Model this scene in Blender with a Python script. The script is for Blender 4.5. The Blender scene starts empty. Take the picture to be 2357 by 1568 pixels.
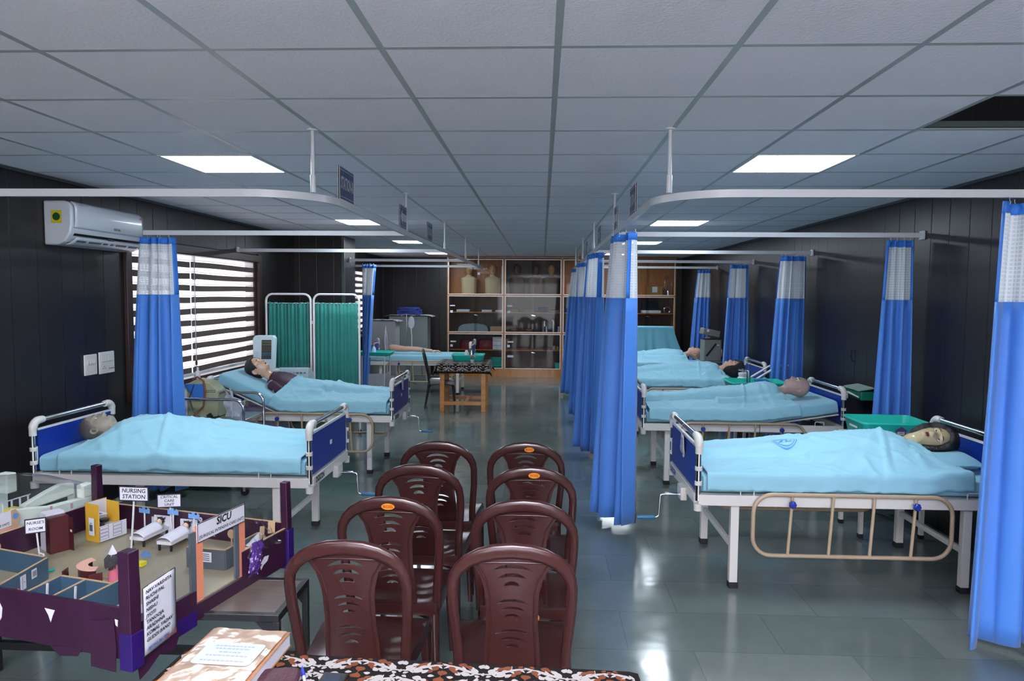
import bpy, bmesh, math, random
import numpy as np
from mathutils import Vector, Matrix, noise
from mathutils.geometry import delaunay_2d_cdt

random.seed(7)
SC = bpy.context.scene
COL = SC.collection
PI = math.pi

# ------------------------------------------------------------------ camera
CAM_H = 1.78
CEIL = 2.615
def cam_axes(yaw, pitch, roll):
    cy, sy = math.cos(yaw), math.sin(yaw)
    r = Vector((cy, -sy, 0)); fw = Vector((sy, cy, 0)); u = Vector((0, 0, 1))
    cp, sp = math.cos(pitch), math.sin(pitch)
    f2 = fw * cp - u * sp; u2 = u * cp + fw * sp
    cr, sr = math.cos(roll), math.sin(roll)
    return r * cr + u2 * sr, u2 * cr - r * sr, f2
cam_data = bpy.data.cameras.new('camera')
cam = bpy.data.objects.new('camera', cam_data); COL.objects.link(cam)
R_, U_, F_ = cam_axes(-0.04245, 0.06467, 0.00726)
m4 = Matrix((R_, U_, -F_)).transposed().to_4x4(); m4.translation = (0, 0, CAM_H)
cam.matrix_world = m4
cam_data.sensor_width = 36.0
cam_data.lens = 1608.5 / 2357 * 36.0
cam_data.clip_start = 0.05
SC.camera = cam

# ------------------------------------------------------------------ world, view
w = bpy.data.worlds.new('world'); SC.world = w; w.use_nodes = True
bg = w.node_tree.nodes['Background']
bg.inputs[0].default_value = (0.75, 0.86, 1.0, 1); bg.inputs[1].default_value = 0.35
SC.view_settings.view_transform = 'Standard'
SC.view_settings.look = 'None'
SC.view_settings.exposure = 0.48
SC.view_settings.gamma = 1.0
SC.view_settings.use_curve_mapping = False
PANEL_E = 24.0        # ceiling light panels
WINDOW_E = 1.25        # daylight behind the blinds
FLASH_W = 600.0        # camera flash aimed at the ceiling
REAR_W = 150.0         # daylight through the opening behind the camera

def area(name, loc, rot, sx, sy, power, color):
    l = bpy.data.lights.new(name, 'AREA'); l.shape = 'RECTANGLE'; l.size = sx; l.size_y = sy
    l.energy = power; l.color = color
    o = bpy.data.objects.new(name, l); COL.objects.link(o); o.location = loc; o.rotation_euler = rot
    return o
# daylight entering through the wide glazed doorway in the wall behind the photographer
area('daylight', (0.0, -3.9, 1.25), (math.radians(97), 0, 0), 4.3, 2.2, REAR_W, (0.97, 0.95, 1.0))
# the photographer's flash, bounced off the ceiling
area('bounce_flash', (0.0, -0.25, 1.95), (math.radians(196), 0, 0), 0.12, 0.08, FLASH_W, (0.97, 0.92, 1.0))

# ------------------------------------------------------------------ materials
def lin(c):
    return tuple((x / 12.92 if x <= 0.04045 else ((x + 0.055) / 1.055) ** 2.4) for x in c)
def hexc(h):
    h = h.lstrip('#'); return lin(tuple(int(h[i:i + 2], 16) / 255 for i in (0, 2, 4)))
MATS = {}
def mat(name, color, rough=0.5, metal=0.0, spec=0.5, var=0.0, vscale=8.0, bump=0.0, bscale=60.0, emit=0.0,
        alpha=1.0, trans=0.0, coat=0.0, stretch=None, sheen=0.0, subs=0.0):
    """procedural principled material: noise colour variation and noise bump"""
    if name in MATS: return MATS[name]
    m = bpy.data.materials.new(name); m.use_nodes = True
    nt = m.node_tree; b = nt.nodes['Principled BSDF']
    c = hexc(color) if isinstance(color, str) else color
    b.inputs['Base Color'].default_value = (*c, 1)
    b.inputs['Roughness'].default_value = rough
    b.inputs['Metallic'].default_value = metal
    b.inputs['Specular IOR Level'].default_value = spec
    b.inputs['Coat Weight'].default_value = coat
    b.inputs['Sheen Weight'].default_value = sheen
    if trans: b.inputs['Transmission Weight'].default_value = trans
    if alpha < 1: b.inputs['Alpha'].default_value = alpha
    if emit:
        b.inputs['Emission Color'].default_value = (*c, 1); b.inputs['Emission Strength'].default_value = emit
    co = nt.nodes.new('ShaderNodeTexCoord')
    src = co.outputs['Object']
    if stretch:
        mp = nt.nodes.new('ShaderNodeMapping'); mp.inputs['Scale'].default_value = stretch
        nt.links.new(src, mp.inputs[0]); src = mp.outputs[0]
    n = nt.nodes.new('ShaderNodeTexNoise'); n.inputs['Scale'].default_value = vscale; n.inputs['Detail'].default_value = 4
    nt.links.new(src, n.inputs['Vector'])
    if var > 0:
        mx = nt.nodes.new('ShaderNodeMix'); mx.data_type = 'RGBA'
        mx.inputs[6].default_value = (*[x * (1 - var) for x in c], 1)
        mx.inputs[7].default_value = (*[min(1, x * (1 + var)) for x in c], 1)
        nt.links.new(n.outputs['Fac'], mx.inputs[0]); nt.links.new(mx.outputs[2], b.inputs['Base Color'])
    if bump > 0:
        n2 = nt.nodes.new('ShaderNodeTexNoise'); n2.inputs['Scale'].default_value = bscale; n2.inputs['Detail'].default_value = 3
        nt.links.new(src, n2.inputs['Vector'])
        bp = nt.nodes.new('ShaderNodeBump'); bp.inputs['Strength'].default_value = bump; bp.inputs['Distance'].default_value = 0.01
        nt.links.new(n2.outputs['Fac'], bp.inputs['Height']); nt.links.new(bp.outputs[0], b.inputs['Normal'])
    MATS[name] = m
    return m

def wood(name, c1, c2, rough=0.35, scale=2.0, stretch=(1, 1, 12), coat=0.2):
    m = bpy.data.materials.new(name); m.use_nodes = True
    nt = m.node_tree; b = nt.nodes['Principled BSDF']
    co = nt.nodes.new('ShaderNodeTexCoord'); mp = nt.nodes.new('ShaderNodeMapping')
    mp.inputs['Scale'].default_value = stretch
    n = nt.nodes.new('ShaderNodeTexNoise'); n.inputs['Scale'].default_value = scale; n.inputs['Detail'].default_value = 6
    n.inputs['Distortion'].default_value = 1.2
    r = nt.nodes.new('ShaderNodeValToRGB')
    r.color_ramp.elements[0].position = 0.3; r.color_ramp.elements[1].position = 0.7
    r.color_ramp.elements[0].color = (*hexc(c1), 1); r.color_ramp.elements[1].color = (*hexc(c2), 1)
    nt.links.new(co.outputs['Object'], mp.inputs[0]); nt.links.new(mp.outputs[0], n.inputs['Vector'])
    nt.links.new(n.outputs['Fac'], r.inputs[0]); nt.links.new(r.outputs[0], b.inputs['Base Color'])
    b.inputs['Roughness'].default_value = rough; b.inputs['Coat Weight'].default_value = coat
    MATS[name] = m
    return m

def glass_film(name, tint=(1, 1, 1), clear=0.85, rough=0.08, refl=1.0):
    """thin clear sheet: mostly see-through with a glossy surface"""
    m = bpy.data.materials.new(name); m.use_nodes = True
    nt = m.node_tree; nt.nodes.clear()
    o = nt.nodes.new('ShaderNodeOutputMaterial'); mx = nt.nodes.new('ShaderNodeMixShader')
    t = nt.nodes.new('ShaderNodeBsdfTransparent'); t.inputs[0].default_value = (*tint, 1)
    g = nt.nodes.new('ShaderNodeBsdfGlossy'); g.inputs['Roughness'].default_value = rough
    lw = nt.nodes.new('ShaderNodeLayerWeight'); lw.inputs[0].default_value = 0.5
    fr = nt.nodes.new('ShaderNodeMath'); fr.operation = 'POWER'; fr.inputs[1].default_value = 4.0
    nt.links.new(lw.outputs['Facing'], fr.inputs[0])
    ma = nt.nodes.new('ShaderNodeMath'); ma.operation = 'ADD'; ma.inputs[1].default_value = 1 - clear; ma.use_clamp = True
    fs = nt.nodes.new('ShaderNodeMath'); fs.operation = 'MULTIPLY'; fs.inputs[1].default_value = refl
    nt.links.new(fr.outputs[0], fs.inputs[0]); nt.links.new(fs.outputs[0], ma.inputs[0]); nt.links.new(ma.outputs[0], mx.inputs[0])
    nt.links.new(t.outputs[0], mx.inputs[1]); nt.links.new(g.outputs[0], mx.inputs[2]); nt.links.new(mx.outputs[0], o.inputs[0])
    MATS[name] = m
    return m

def sheer(name, color, transp, translu=0.5):
    m = bpy.data.materials.new(name); m.use_nodes = True
    nt = m.node_tree; nt.nodes.clear(); c = (*hexc(color), 1)
    o = nt.nodes.new('ShaderNodeOutputMaterial')
    d = nt.nodes.new('ShaderNodeBsdfDiffuse'); d.inputs[0].default_value = c
    tl = nt.nodes.new('ShaderNodeBsdfTranslucent'); tl.inputs[0].default_value = c
    tp = nt.nodes.new('ShaderNodeBsdfTransparent')
    m1 = nt.nodes.new('ShaderNodeMixShader'); m1.inputs[0].default_value = translu
    m2 = nt.nodes.new('ShaderNodeMixShader'); m2.inputs[0].default_value = transp
    nt.links.new(d.outputs[0], m1.inputs[1]); nt.links.new(tl.outputs[0], m1.inputs[2])
    nt.links.new(m1.outputs[0], m2.inputs[1]); nt.links.new(tp.outputs[0], m2.inputs[2]); nt.links.new(m2.outputs[0], o.inputs[0])
    MATS[name] = m
    return m

def net_mat():
    """white curtain net: woven squares of thread with open holes, from the cloth's own UV"""
    m = bpy.data.materials.new('curtain_net'); m.use_nodes = True
    nt = m.node_tree; nt.nodes.clear()
    o = nt.nodes.new('ShaderNodeOutputMaterial')
    uv = nt.nodes.new('ShaderNodeUVMap'); uv.uv_map = 'uv'
    bk = nt.nodes.new('ShaderNodeTexBrick'); bk.offset = 0; bk.squash = 1
    bk.inputs['Scale'].default_value = 1.0
    bk.inputs['Brick Width'].default_value = 0.017; bk.inputs['Row Height'].default_value = 0.020
    bk.inputs['Mortar Size'].default_value = 0.0038; bk.inputs['Mortar Smooth'].default_value = 0.3
    bk.inputs['Color1'].default_value = (0.22, 0.22, 0.22, 1); bk.inputs['Color2'].default_value = (0.22, 0.22, 0.22, 1)
    bk.inputs['Mortar'].default_value = (0.0, 0.0, 0.0, 1)
    nt.links.new(uv.outputs[0], bk.inputs['Vector'])
    d = nt.nodes.new('ShaderNodeBsdfDiffuse'); d.inputs[0].default_value = (0.84, 0.87, 0.90, 1)
    tl = nt.nodes.new('ShaderNodeBsdfTranslucent'); tl.inputs[0].default_value = (0.84, 0.87, 0.90, 1)
    tp = nt.nodes.new('ShaderNodeBsdfTransparent')
    m1 = nt.nodes.new('ShaderNodeMixShader'); m1.inputs[0].default_value = 0.35
    m2 = nt.nodes.new('ShaderNodeMixShader')
    nt.links.new(d.outputs[0], m1.inputs[1]); nt.links.new(tl.outputs[0], m1.inputs[2])
    nt.links.new(bk.outputs['Color'], m2.inputs[0])
    nt.links.new(m1.outputs[0], m2.inputs[1]); nt.links.new(tp.outputs[0], m2.inputs[2]); nt.links.new(m2.outputs[0], o.inputs[0])
    MATS['curtain_net'] = m
    return m

def panel_wall_mat():
    """dark wood-effect wall panelling: vertical boards with grooves and a fine grain"""
    m = bpy.data.materials.new('dark_panelling'); m.use_nodes = True
    nt = m.node_tree; b = nt.nodes['Principled BSDF']
    g = nt.nodes.new('ShaderNodeNewGeometry'); sp = nt.nodes.new('ShaderNodeSeparateXYZ')
    nt.links.new(g.outputs['Position'], sp.inputs[0])
    ad = nt.nodes.new('ShaderNodeMath'); ad.operation = 'ADD'
    nt.links.new(sp.outputs['X'], ad.inputs[0]); nt.links.new(sp.outputs['Y'], ad.inputs[1])
    md = nt.nodes.new('ShaderNodeMath'); md.operation = 'PINGPONG'; md.inputs[1].default_value = 0.125
    nt.links.new(ad.outputs[0], md.inputs[0])
    gr = nt.nodes.new('ShaderNodeMapRange'); gr.inputs['From Min'].default_value = 0.0; gr.inputs['From Max'].default_value = 0.006
    nt.links.new(md.outputs[0], gr.inputs['Value'])
    mp = nt.nodes.new('ShaderNodeMapping'); mp.inputs['Scale'].default_value = (60, 60, 1.2)
    nt.links.new(g.outputs['Position'], mp.inputs[0])
    n = nt.nodes.new('ShaderNodeTexNoise'); n.inputs['Scale'].default_value = 1.5; n.inputs['Detail'].default_value = 4
    nt.links.new(mp.outputs[0], n.inputs['Vector'])
    r = nt.nodes.new('ShaderNodeValToRGB')
    r.color_ramp.elements[0].color = (0.0058, 0.0048, 0.0050, 1); r.color_ramp.elements[1].color = (0.0185, 0.0155, 0.016, 1)
    nt.links.new(n.outputs['Fac'], r.inputs[0])
    mx = nt.nodes.new('ShaderNodeMix'); mx.data_type = 'RGBA'; mx.inputs[6].default_value = (0.004, 0.003, 0.003, 1)
    nt.links.new(gr.outputs[0], mx.inputs[0]); nt.links.new(r.outputs[0], mx.inputs[7]); nt.links.new(mx.outputs[2], b.inputs['Base Color'])
    bp = nt.nodes.new('ShaderNodeBump'); bp.inputs['Strength'].default_value = 0.5; bp.inputs['Distance'].default_value = 0.004
    nt.links.new(gr.outputs[0], bp.inputs['Height']); nt.links.new(bp.outputs[0], b.inputs['Normal'])
    b.inputs['Roughness'].default_value = 0.36; b.inputs['Specular IOR Level'].default_value = 0.45
    MATS['dark_panelling'] = m
    return m

def floor_mat():
    """polished grey-green stone slabs, each a slightly different tone, with scuffs"""
    m = bpy.data.materials.new('stone_floor'); m.use_nodes = True
    nt = m.node_tree; b = nt.nodes['Principled BSDF']
    g = nt.nodes.new('ShaderNodeNewGeometry')
    bk = nt.nodes.new('ShaderNodeTexBrick'); bk.offset = 0.42
    bk.inputs['Scale'].default_value = 1.0; bk.inputs['Brick Width'].default_value = 0.78; bk.inputs['Row Height'].default_value = 0.43
    bk.inputs['Mortar Size'].default_value = 0.0022; bk.inputs['Mortar Smooth'].default_value = 0.4; bk.inputs['Bias'].default_value = -0.1
    bk.inputs['Color1'].default_value = (*hexc('#596560'), 1); bk.inputs['Color2'].default_value = (*hexc('#66706c'), 1)
    bk.inputs['Mortar'].default_value = (*hexc('#4a5450'), 1)
    nt.links.new(g.outputs['Position'], bk.inputs['Vector'])
    n = nt.nodes.new('ShaderNodeTexNoise'); n.inputs['Scale'].default_value = 1.6; n.inputs['Detail'].default_value = 8; n.inputs['Roughness'].default_value = 0.65
    nt.links.new(g.outputs['Position'], n.inputs['Vector'])
    mx = nt.nodes.new('ShaderNodeMix'); mx.data_type = 'RGBA'; mx.blend_type = 'OVERLAY'; mx.inputs[0].default_value = 0.35
    nt.links.new(bk.outputs['Color'], mx.inputs[6]); nt.links.new(n.outputs['Fac'], mx.inputs[7])
    nt.links.new(mx.outputs[2], b.inputs['Base Color'])
    n3 = nt.nodes.new('ShaderNodeTexNoise'); n3.inputs['Scale'].default_value = 3.0; n3.inputs['Detail'].default_value = 7
    nt.links.new(g.outputs['Position'], n3.inputs['Vector'])
    rr = nt.nodes.new('ShaderNodeMapRange'); rr.inputs['From Min'].default_value = 0.3; rr.inputs['From Max'].default_value = 0.7
    rr.inputs['To Min'].default_value = 0.08; rr.inputs['To Max'].default_value = 0.20
    nt.links.new(n3.outputs['Fac'], rr.inputs['Value']); nt.links.new(rr.outputs[0], b.inputs['Roughness'])
    n2 = nt.nodes.new('ShaderNodeTexNoise'); n2.inputs['Scale'].default_value = 5; n2.inputs['Detail'].default_value = 2
    nt.links.new(g.outputs['Position'], n2.inputs['Vector'])
    bp = nt.nodes.new('ShaderNodeBump'); bp.inputs['Strength'].default_value = 0.10; bp.inputs['Distance'].default_value = 0.01
    nt.links.new(n2.outputs['Fac'], bp.inputs['Height']); nt.links.new(bp.outputs[0], b.inputs['Normal'])
    b.inputs['Specular IOR Level'].default_value = 0.55
    MATS['stone_floor'] = m
    return m

# ------------------------------------------------------------------ mesh builder
class MB:
    def __init__(s): s.v = []; s.f = []; s.m = []; s.uv = None
    def add(s, vs, fs, mi=0):
        o = len(s.v); s.v += [tuple(p) for p in vs]
        s.f += [tuple(i + o for i in f) for f in fs]; s.m += [mi] * len(fs); return o
    def box(s, c, d, rot=None, mi=0):
        hx, hy, hz = d[0] / 2, d[1] / 2, d[2] / 2
        vs = [Vector((x, y, z)) for z in (-hz, hz) for y in (-hy, hy) for x in (-hx, hx)]
        if rot is not None: vs = [rot @ p for p in vs]
        c = Vector(c)
        s.add([p + c for p in vs], [(0, 2, 3, 1), (4, 5, 7, 6), (0, 1, 5, 4), (2, 6, 7, 3), (0, 4, 6, 2), (1, 3, 7, 5)], mi); return s
    def bx(s, x0, x1, y0, y1, z0, z1, mi=0):
        return s.box(((x0 + x1) / 2, (y0 + y1) / 2, (z0 + z1) / 2), (x1 - x0, y1 - y0, z1 - z0), None, mi)
    def bar(s, a, b, w, h, up=(0, 0, 1), mi=0):
        a, b = Vector(a), Vector(b); d = (b - a); L = d.length; d.normalize(); up = Vector(up)
        if abs(d.dot(up)) > 0.98: up = Vector((0, 1, 0))
        x = d.cross(up).normalized(); z = x.cross(d)
        R = Matrix((x, d, z)).transposed()
        return s.box((a + b) / 2, (w, L, h), R, mi)
    def rings(s, rs, close=True, cap0=True, cap1=True, mi=0):
        n = len(rs[0]); o = len(s.v)
        for r in rs: s.v += [tuple(p) for p in r]
        for i in range(len(rs) - 1):
            for j in range(n if close else n - 1):
                k = (j + 1) % n
                s.f.append((o + i * n + j, o + i * n + k, o + (i + 1) * n + k, o + (i + 1) * n + j)); s.m.append(mi)
        if close and cap0: s.f.append(tuple(o + j for j in reversed(range(n)))); s.m.append(mi)
        if close and cap1: s.f.append(tuple(o + (len(rs) - 1) * n + j for j in range(n))); s.m.append(mi)
        return s
    def tube(s, pts, r, n=10, closed=False, mi=0, ell=None, up=None):
        pts = [Vector(p) for p in pts]; N = len(pts)
        rad = r if isinstance(r, (list, tuple)) else [r] * N
        T = []
        for i in range(N):
            if closed: t = pts[(i + 1) % N] - pts[i - 1]
            else: t = pts[min(i + 1, N - 1)] - pts[max(i - 1, 0)]
            T.append(t.normalized() if t.length > 1e-9 else Vector((0, 0, 1)))
        u = Vector(up) if up else (Vector((0, 0, 1)) if abs(T[0].z) < 0.9 else Vector((0, 1, 0)))
        rs = []
        for i in range(N):
            if up: u = Vector(up)
            x = u - T[i] * u.dot(T[i])
            if x.length < 1e-6: x = Vector((1, 0, 0)) - T[i] * T[i].x
            x.normalize(); y = T[i].cross(x); u = x
            ea, eb = ell if ell else (1, 1)
            rs.append([pts[i] + (x * math.cos(2 * PI * k / n) * ea + y * math.sin(2 * PI * k / n) * eb) * rad[i] for k in range(n)])
        if closed: rs.append(rs[0]); return s.rings(rs, True, False, False, mi)
        return s.rings(rs, True, True, True, mi)
    def cyl(s, a, b, r0, r1=None, n=16, mi=0):
        return s.tube([a, b], [r0, r0 if r1 is None else r1], n, mi=mi)
    def lathe(s, prof, c=(0, 0, 0), n=20, mi=0, axis='z'):
        rs = []
        for r, z in prof:
            ring = []
            for k in range(n):
                a = 2 * PI * k / n; p = (r * math.cos(a), r * math.sin(a), z)
                if axis == 'x': p = (z, p[0], p[1])
                if axis == 'y': p = (p[1], z, p[0])
                ring.append((c[0] + p[0], c[1] + p[1], c[2] + p[2]))
            rs.append(ring)
        return s.rings(rs, True, True, True, mi)
    def grid(s, fn, nu, nv, mi=0, u0=0, u1=1, v0=0, v1=1, thick=0, uvfn=None):
        o = len(s.v)
        for j in range(nv + 1):
            for i in range(nu + 1):
                u = u0 + (u1 - u0) * i / nu; v = v0 + (v1 - v0) * j / nv
                s.v.append(tuple(fn(u, v)))
                if uvfn is not None:
                    if s.uv is None: s.uv = {}
                    s.uv[len(s.v) - 1] = uvfn(u, v)
        for j in range(nv):
            for i in range(nu):
                a = o + j * (nu + 1) + i
                s.f.append((a, a + 1, a + nu + 2, a + nu + 1)); s.m.append(mi)
        return s
    def ball(s, c, r, n=12, m=8, mi=0):
        r = r if isinstance(r, (list, tuple)) else (r, r, r)
        rs = []
        for i in range(m + 1):
            t = -PI / 2 + PI * i / m; cr = max(math.cos(t), 1e-4)
            rs.append([(c[0] + r[0] * cr * math.cos(2 * PI * k / n), c[1] + r[1] * cr * math.sin(2 * PI * k / n), c[2] + r[2] * math.sin(t)) for k in range(n)])
        return s.rings(rs, True, True, True, mi)
    def poly(s, pts, mi=0):
        s.add(pts, [tuple(range(len(pts)))], mi); return s
    def prism(s, poly, fn, d0, d1, mi=0):
        """2D outline extruded between depths d0 and d1; fn(a,b,d) gives the point"""
        n = len(poly)
        vs = [fn(a, b, d0) for a, b in poly] + [fn(a, b, d1) for a, b in poly]
        fs = [tuple(reversed(range(n))), tuple(range(n, 2 * n))] + [(i, (i + 1) % n, n + (i + 1) % n, n + i) for i in range(n)]
        s.add(vs, fs, mi); return s
    def build(s, name, mats, parent=None, smooth=True, angle=38, bevel=0.0, seg=2, solid=0.0, loc=None, rz=0, subsurf=0):
        me = bpy.data.meshes.new(name)
        me.from_pydata(s.v, [], s.f)
        if not isinstance(mats, (list, tuple)): mats = [mats]
        for m in mats: me.materials.append(m)
        me.polygons.foreach_set('material_index', s.m)
        if s.uv is not None:
            ul = me.uv_layers.new(name='uv')
            for l in me.loops: ul.data[l.index].uv = s.uv.get(l.vertex_index, (0, 0))
        me.validate(); me.update()
        bm = bmesh.new(); bm.from_mesh(me); bmesh.ops.recalc_face_normals(bm, faces=bm.faces); bm.to_mesh(me); bm.free()
        if smooth:
            me.polygons.foreach_set('use_smooth', [True] * len(me.polygons)); me.set_sharp_from_angle(angle=math.radians(angle))
        o = bpy.data.objects.new(name, me); COL.objects.link(o)
        if parent is not None: o.parent = parent
        if loc is not None: o.location = loc
        if rz: o.rotation_euler = (0, 0, rz)
        if solid:
            md = o.modifiers.new('solid', 'SOLIDIFY'); md.thickness = solid; md.offset = 0
        if bevel:
            md = o.modifiers.new('bevel', 'BEVEL'); md.width = bevel; md.segments = seg; md.limit_method = 'ANGLE'; md.angle_limit = math.radians(40)
        if subsurf:
            md = o.modifiers.new('sub', 'SUBSURF'); md.levels = subsurf; md.render_levels = subsurf
        return o

def tag(o, label=None, cat=None, group=None, kind=None):
    if label: o['label'] = label
    if cat: o['category'] = cat
    if group: o['group'] = group
    if kind: o['kind'] = kind
    return o
def thing(name, label, cat, loc=(0, 0, 0), rz=0.0, group=None):
    o = bpy.data.objects.new(name, None); COL.objects.link(o); o.empty_display_size = 0.05
    o.location = loc; o.rotation_euler = (0, 0, rz)
    return tag(o, label, cat, group)
def struct(name, mb, m, **k):
    return tag(mb.build(name, m, **k), kind='structure')
def dup(o, parent=None):
    c = o.copy(); COL.objects.link(c)
    if parent is not None: c.parent = parent
    for ch in o.children: dup(ch, c)
    return c
def clone(root, label, loc, rz=None, group=None):
    c = dup(root); c.location = loc
    if rz is not None: c.rotation_euler = (0, 0, rz)
    c['label'] = label
    if group: c['group'] = group
    return c
def arc(c, r, a0, a1, n, plane='xz'):
    out = []
    for i in range(n + 1):
        a = a0 + (a1 - a0) * i / n; p, q = r * math.cos(a), r * math.sin(a)
        out.append({'xz': (c[0] + p, c[1], c[2] + q), 'yz': (c[0], c[1] + p, c[2] + q), 'xy': (c[0] + p, c[1] + q, c[2])}[plane])
    return out
def text(s, size, origin, xd, yd, m, parent, name='lettering', align='CENTER', depth=0.0, bold=0.0, shear=0.0, sx=1.0):
    cu = bpy.data.curves.new('t', 'FONT'); cu.body = s; cu.size = size; cu.align_x = align; cu.align_y = 'CENTER'
    cu.offset = bold; cu.shear = shear; cu.resolution_u = 2; cu.extrude = depth
    to = bpy.data.objects.new('t', cu)
    me = bpy.data.meshes.new_from_object(to)
    bpy.data.objects.remove(to); bpy.data.curves.remove(cu)
    xd, yd = Vector(xd).normalized(), Vector(yd).normalized(); zd = xd.cross(yd)
    M = Matrix((xd, yd, zd)).transposed().to_4x4(); M.translation = Vector(origin)
    if sx != 1.0: M = M @ Matrix.Diagonal((sx, 1, 1, 1))
    me.transform(M); me.name = name; me.materials.clear(); me.materials.append(m)
    o = bpy.data.objects.new(name, me); COL.objects.link(o)
    if parent is not None: o.parent = parent
    return o
def handwriting(lines, m, parent, name='handwriting', bold=0.0):
    """several lines of hand lettering on one sheet, one mesh; lines = [(text, size, origin, xd, yd)]"""
    o0 = None
    for (s, size, og, xd, yd, al) in lines:
        o = text(s, size, og, xd, yd, m, parent, name, al, bold=bold, shear=0.12)
        if o0 is None: o0 = o
        else:
            bm = bmesh.new(); bm.from_mesh(o0.data); bm.from_mesh(o.data); bm.to_mesh(o0.data); bm.free()
            me = o.data; bpy.data.objects.remove(o); bpy.data.meshes.remove(me)
    return o0
def interp(tab, x):
    if x <= tab[0][0]: return tab[0][1]
    for (a, p), (b, q) in zip(tab, tab[1:]):
        if x <= b:
            t = (x - a) / (b - a); t = t * t * (3 - 2 * t); return p + (q - p) * t
    return tab[-1][1]
def lerpt(tab, x):
    if x <= tab[0][0]: return tab[0][1]
    for (a, p), (b, q) in zip(tab, tab[1:]):
        if x <= b: return p + (q - p) * (x - a) / (b - a)
    return tab[-1][1]
def inside(p, poly):
    x, y = p; c = False; n = len(poly)
    for i in range(n):
        (x0, y0), (x1, y1) = poly[i], poly[(i + 1) % n]
        if (y0 > y) != (y1 > y) and x < (x1 - x0) * (y - y0) / (y1 - y0) + x0: c = not c
    return c
def plate(mb, outline, holes, fn, step=0.02, mi=0):
    """a curved plate with real cut-outs: fn(a,b,side) maps the flat outline to the front (0) or back (1) face"""
    vs = []; es = []
    for lp in [outline] + holes:
        o = len(vs); vs += [Vector(p) for p in lp]; es += [(o + i, o + (i + 1) % len(lp)) for i in range(len(lp))]
    xs = [p[0] for p in outline]; ys = [p[1] for p in outline]
    y = min(ys) + step / 2
    while y < max(ys):
        x = min(xs) + step / 2
        while x < max(xs):
            if inside((x, y), outline) and not any(inside((x, y), h) for h in holes): vs.append(Vector((x, y)))
            x += step
        y += step
    ov, oe, of, *_ = delaunay_2d_cdt(vs, es, [], 0, 1e-5)
    tr = []
    for f in of:
        c = sum((ov[i] for i in f), Vector((0, 0))) / len(f)
        if inside(c, outline) and not any(inside(c, h) for h in holes): tr.append(tuple(f))
    n = len(ov); cnt = {}
    for f in tr:
        for i in range(3):
            e = (f[i], f[(i + 1) % 3]); cnt[e] = cnt.get(e, 0) + 1
    fs = list(tr) + [tuple(i + n for i in reversed(f)) for f in tr]
    for (a, b) in cnt:
        if (b, a) not in cnt: fs.append((a, b, b + n, a + n))
    mb.add([fn(p.x, p.y, 0) for p in ov] + [fn(p.x, p.y, 1) for p in ov], fs, mi)
    return mb
# ------------------------------------------------------------------ material palette
M_WALL = panel_wall_mat(); M_FLOOR = floor_mat(); M_NET = net_mat()
M_TILE = mat('ceiling_tile', '#e8e6ef', 0.85, var=0.03, vscale=3, bump=0.25, bscale=90)
M_TBAR = mat('grid_bar', '#a4adad', 0.30, spec=0.5, var=0.05, vscale=2)
M_PANEL = mat('light_diffuser', '#e6f2ff', 0.5, emit=PANEL_E)
M_TRACK = mat('track_white', '#c9ccd0', 0.3, var=0.02)
M_STEELWHITE = mat('painted_steel', '#d8d6d0', 0.32, var=0.04, vscale=5)
M_PLASTWHITE = mat('white_plastic', '#d2d1cc', 0.3, var=0.02)
M_CHROME = mat('chrome', '#d4d6d8', 0.12, metal=1.0, var=0.05)
M_STEEL = mat('stainless_steel', '#b9bcbf', 0.25, metal=1.0, var=0.08)
M_GALV = mat('galvanised_sheet', '#a9acad', 0.42, metal=0.75, var=0.12, vscale=4, bump=0.15, bscale=12)
M_NAVY = mat('navy_panel', '#0b2c8a', 0.35, var=0.05)
M_SIGN = mat('sign_blue', '#25356f', 0.3, var=0.03)
M_WHITE = mat('white_paint', '#d3d4d7', 0.4, var=0.02)
M_PAPER = mat('white_paper', '#cdced6', 0.8, var=0.02)
M_BLACK = mat('black_plastic', '#141414', 0.4, var=0.1)
M_RUBBER = mat('black_rubber', '#0d0d0d', 0.7, var=0.1)
M_INK = mat('black_ink', '#14141c', 0.8, var=0.1)
M_INKBLUE = mat('blue_ink', '#2d4d9c', 0.8, var=0.1)
M_INKRED = mat('red_ink', '#8d2f2a', 0.8, var=0.1)
M_SHEET = mat('blue_sheet', '#8dc3d3', 0.75, var=0.03, vscale=3, bump=0.12, bscale=22, sheen=0.15)
M_MATT = mat('fitted_sheet', '#86bdd0', 0.75, var=0.03, vscale=3, bump=0.15, bscale=16, sheen=0.15)
M_CURT = mat('blue_curtain', '#437fd2', 0.6, var=0.05, vscale=3, sheen=0.2)
M_CURTHEAD = mat('curtain_heading', '#3277d4', 0.6, var=0.05)
M_TAN = mat('tan_rail', '#a8957c', 0.35, var=0.05)
M_KNOB = mat('blue_knob', '#1a3191', 0.25, var=0.05)
M_GRIP = mat('teal_grip', '#1c5f8c', 0.4, var=0.05)
M_CHAIR = mat('maroon_plastic', '#311716', 0.24, var=0.06, vscale=4)
M_CHAIRB = mat('black_chair_plastic', '#1b1817', 0.3, var=0.06)
M_GREEN = mat('green_tray', '#1fb3a2', 0.3, var=0.03)
M_SCREEN = mat('green_cloth', '#127a70', 0.75, var=0.06, vscale=6, bump=0.1, bscale=150, sheen=0.2)
M_WOOD = wood('orange_wood', '#a9682c', '#c98a48', 0.35, 2.5, (1, 1, 10))
M_CAB = wood('cabinet_wood', '#9c5a1c', '#b97a34', 0.3, 2.0, (9, 9, 1))
M_CABSHADE = wood('cabinet_shaded_inside', '#3a2116', '#5a3420', 0.4, 2.0, (9, 9, 1))  # cabinet wood darkened: shade of the unlit interior put into the colour
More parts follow.
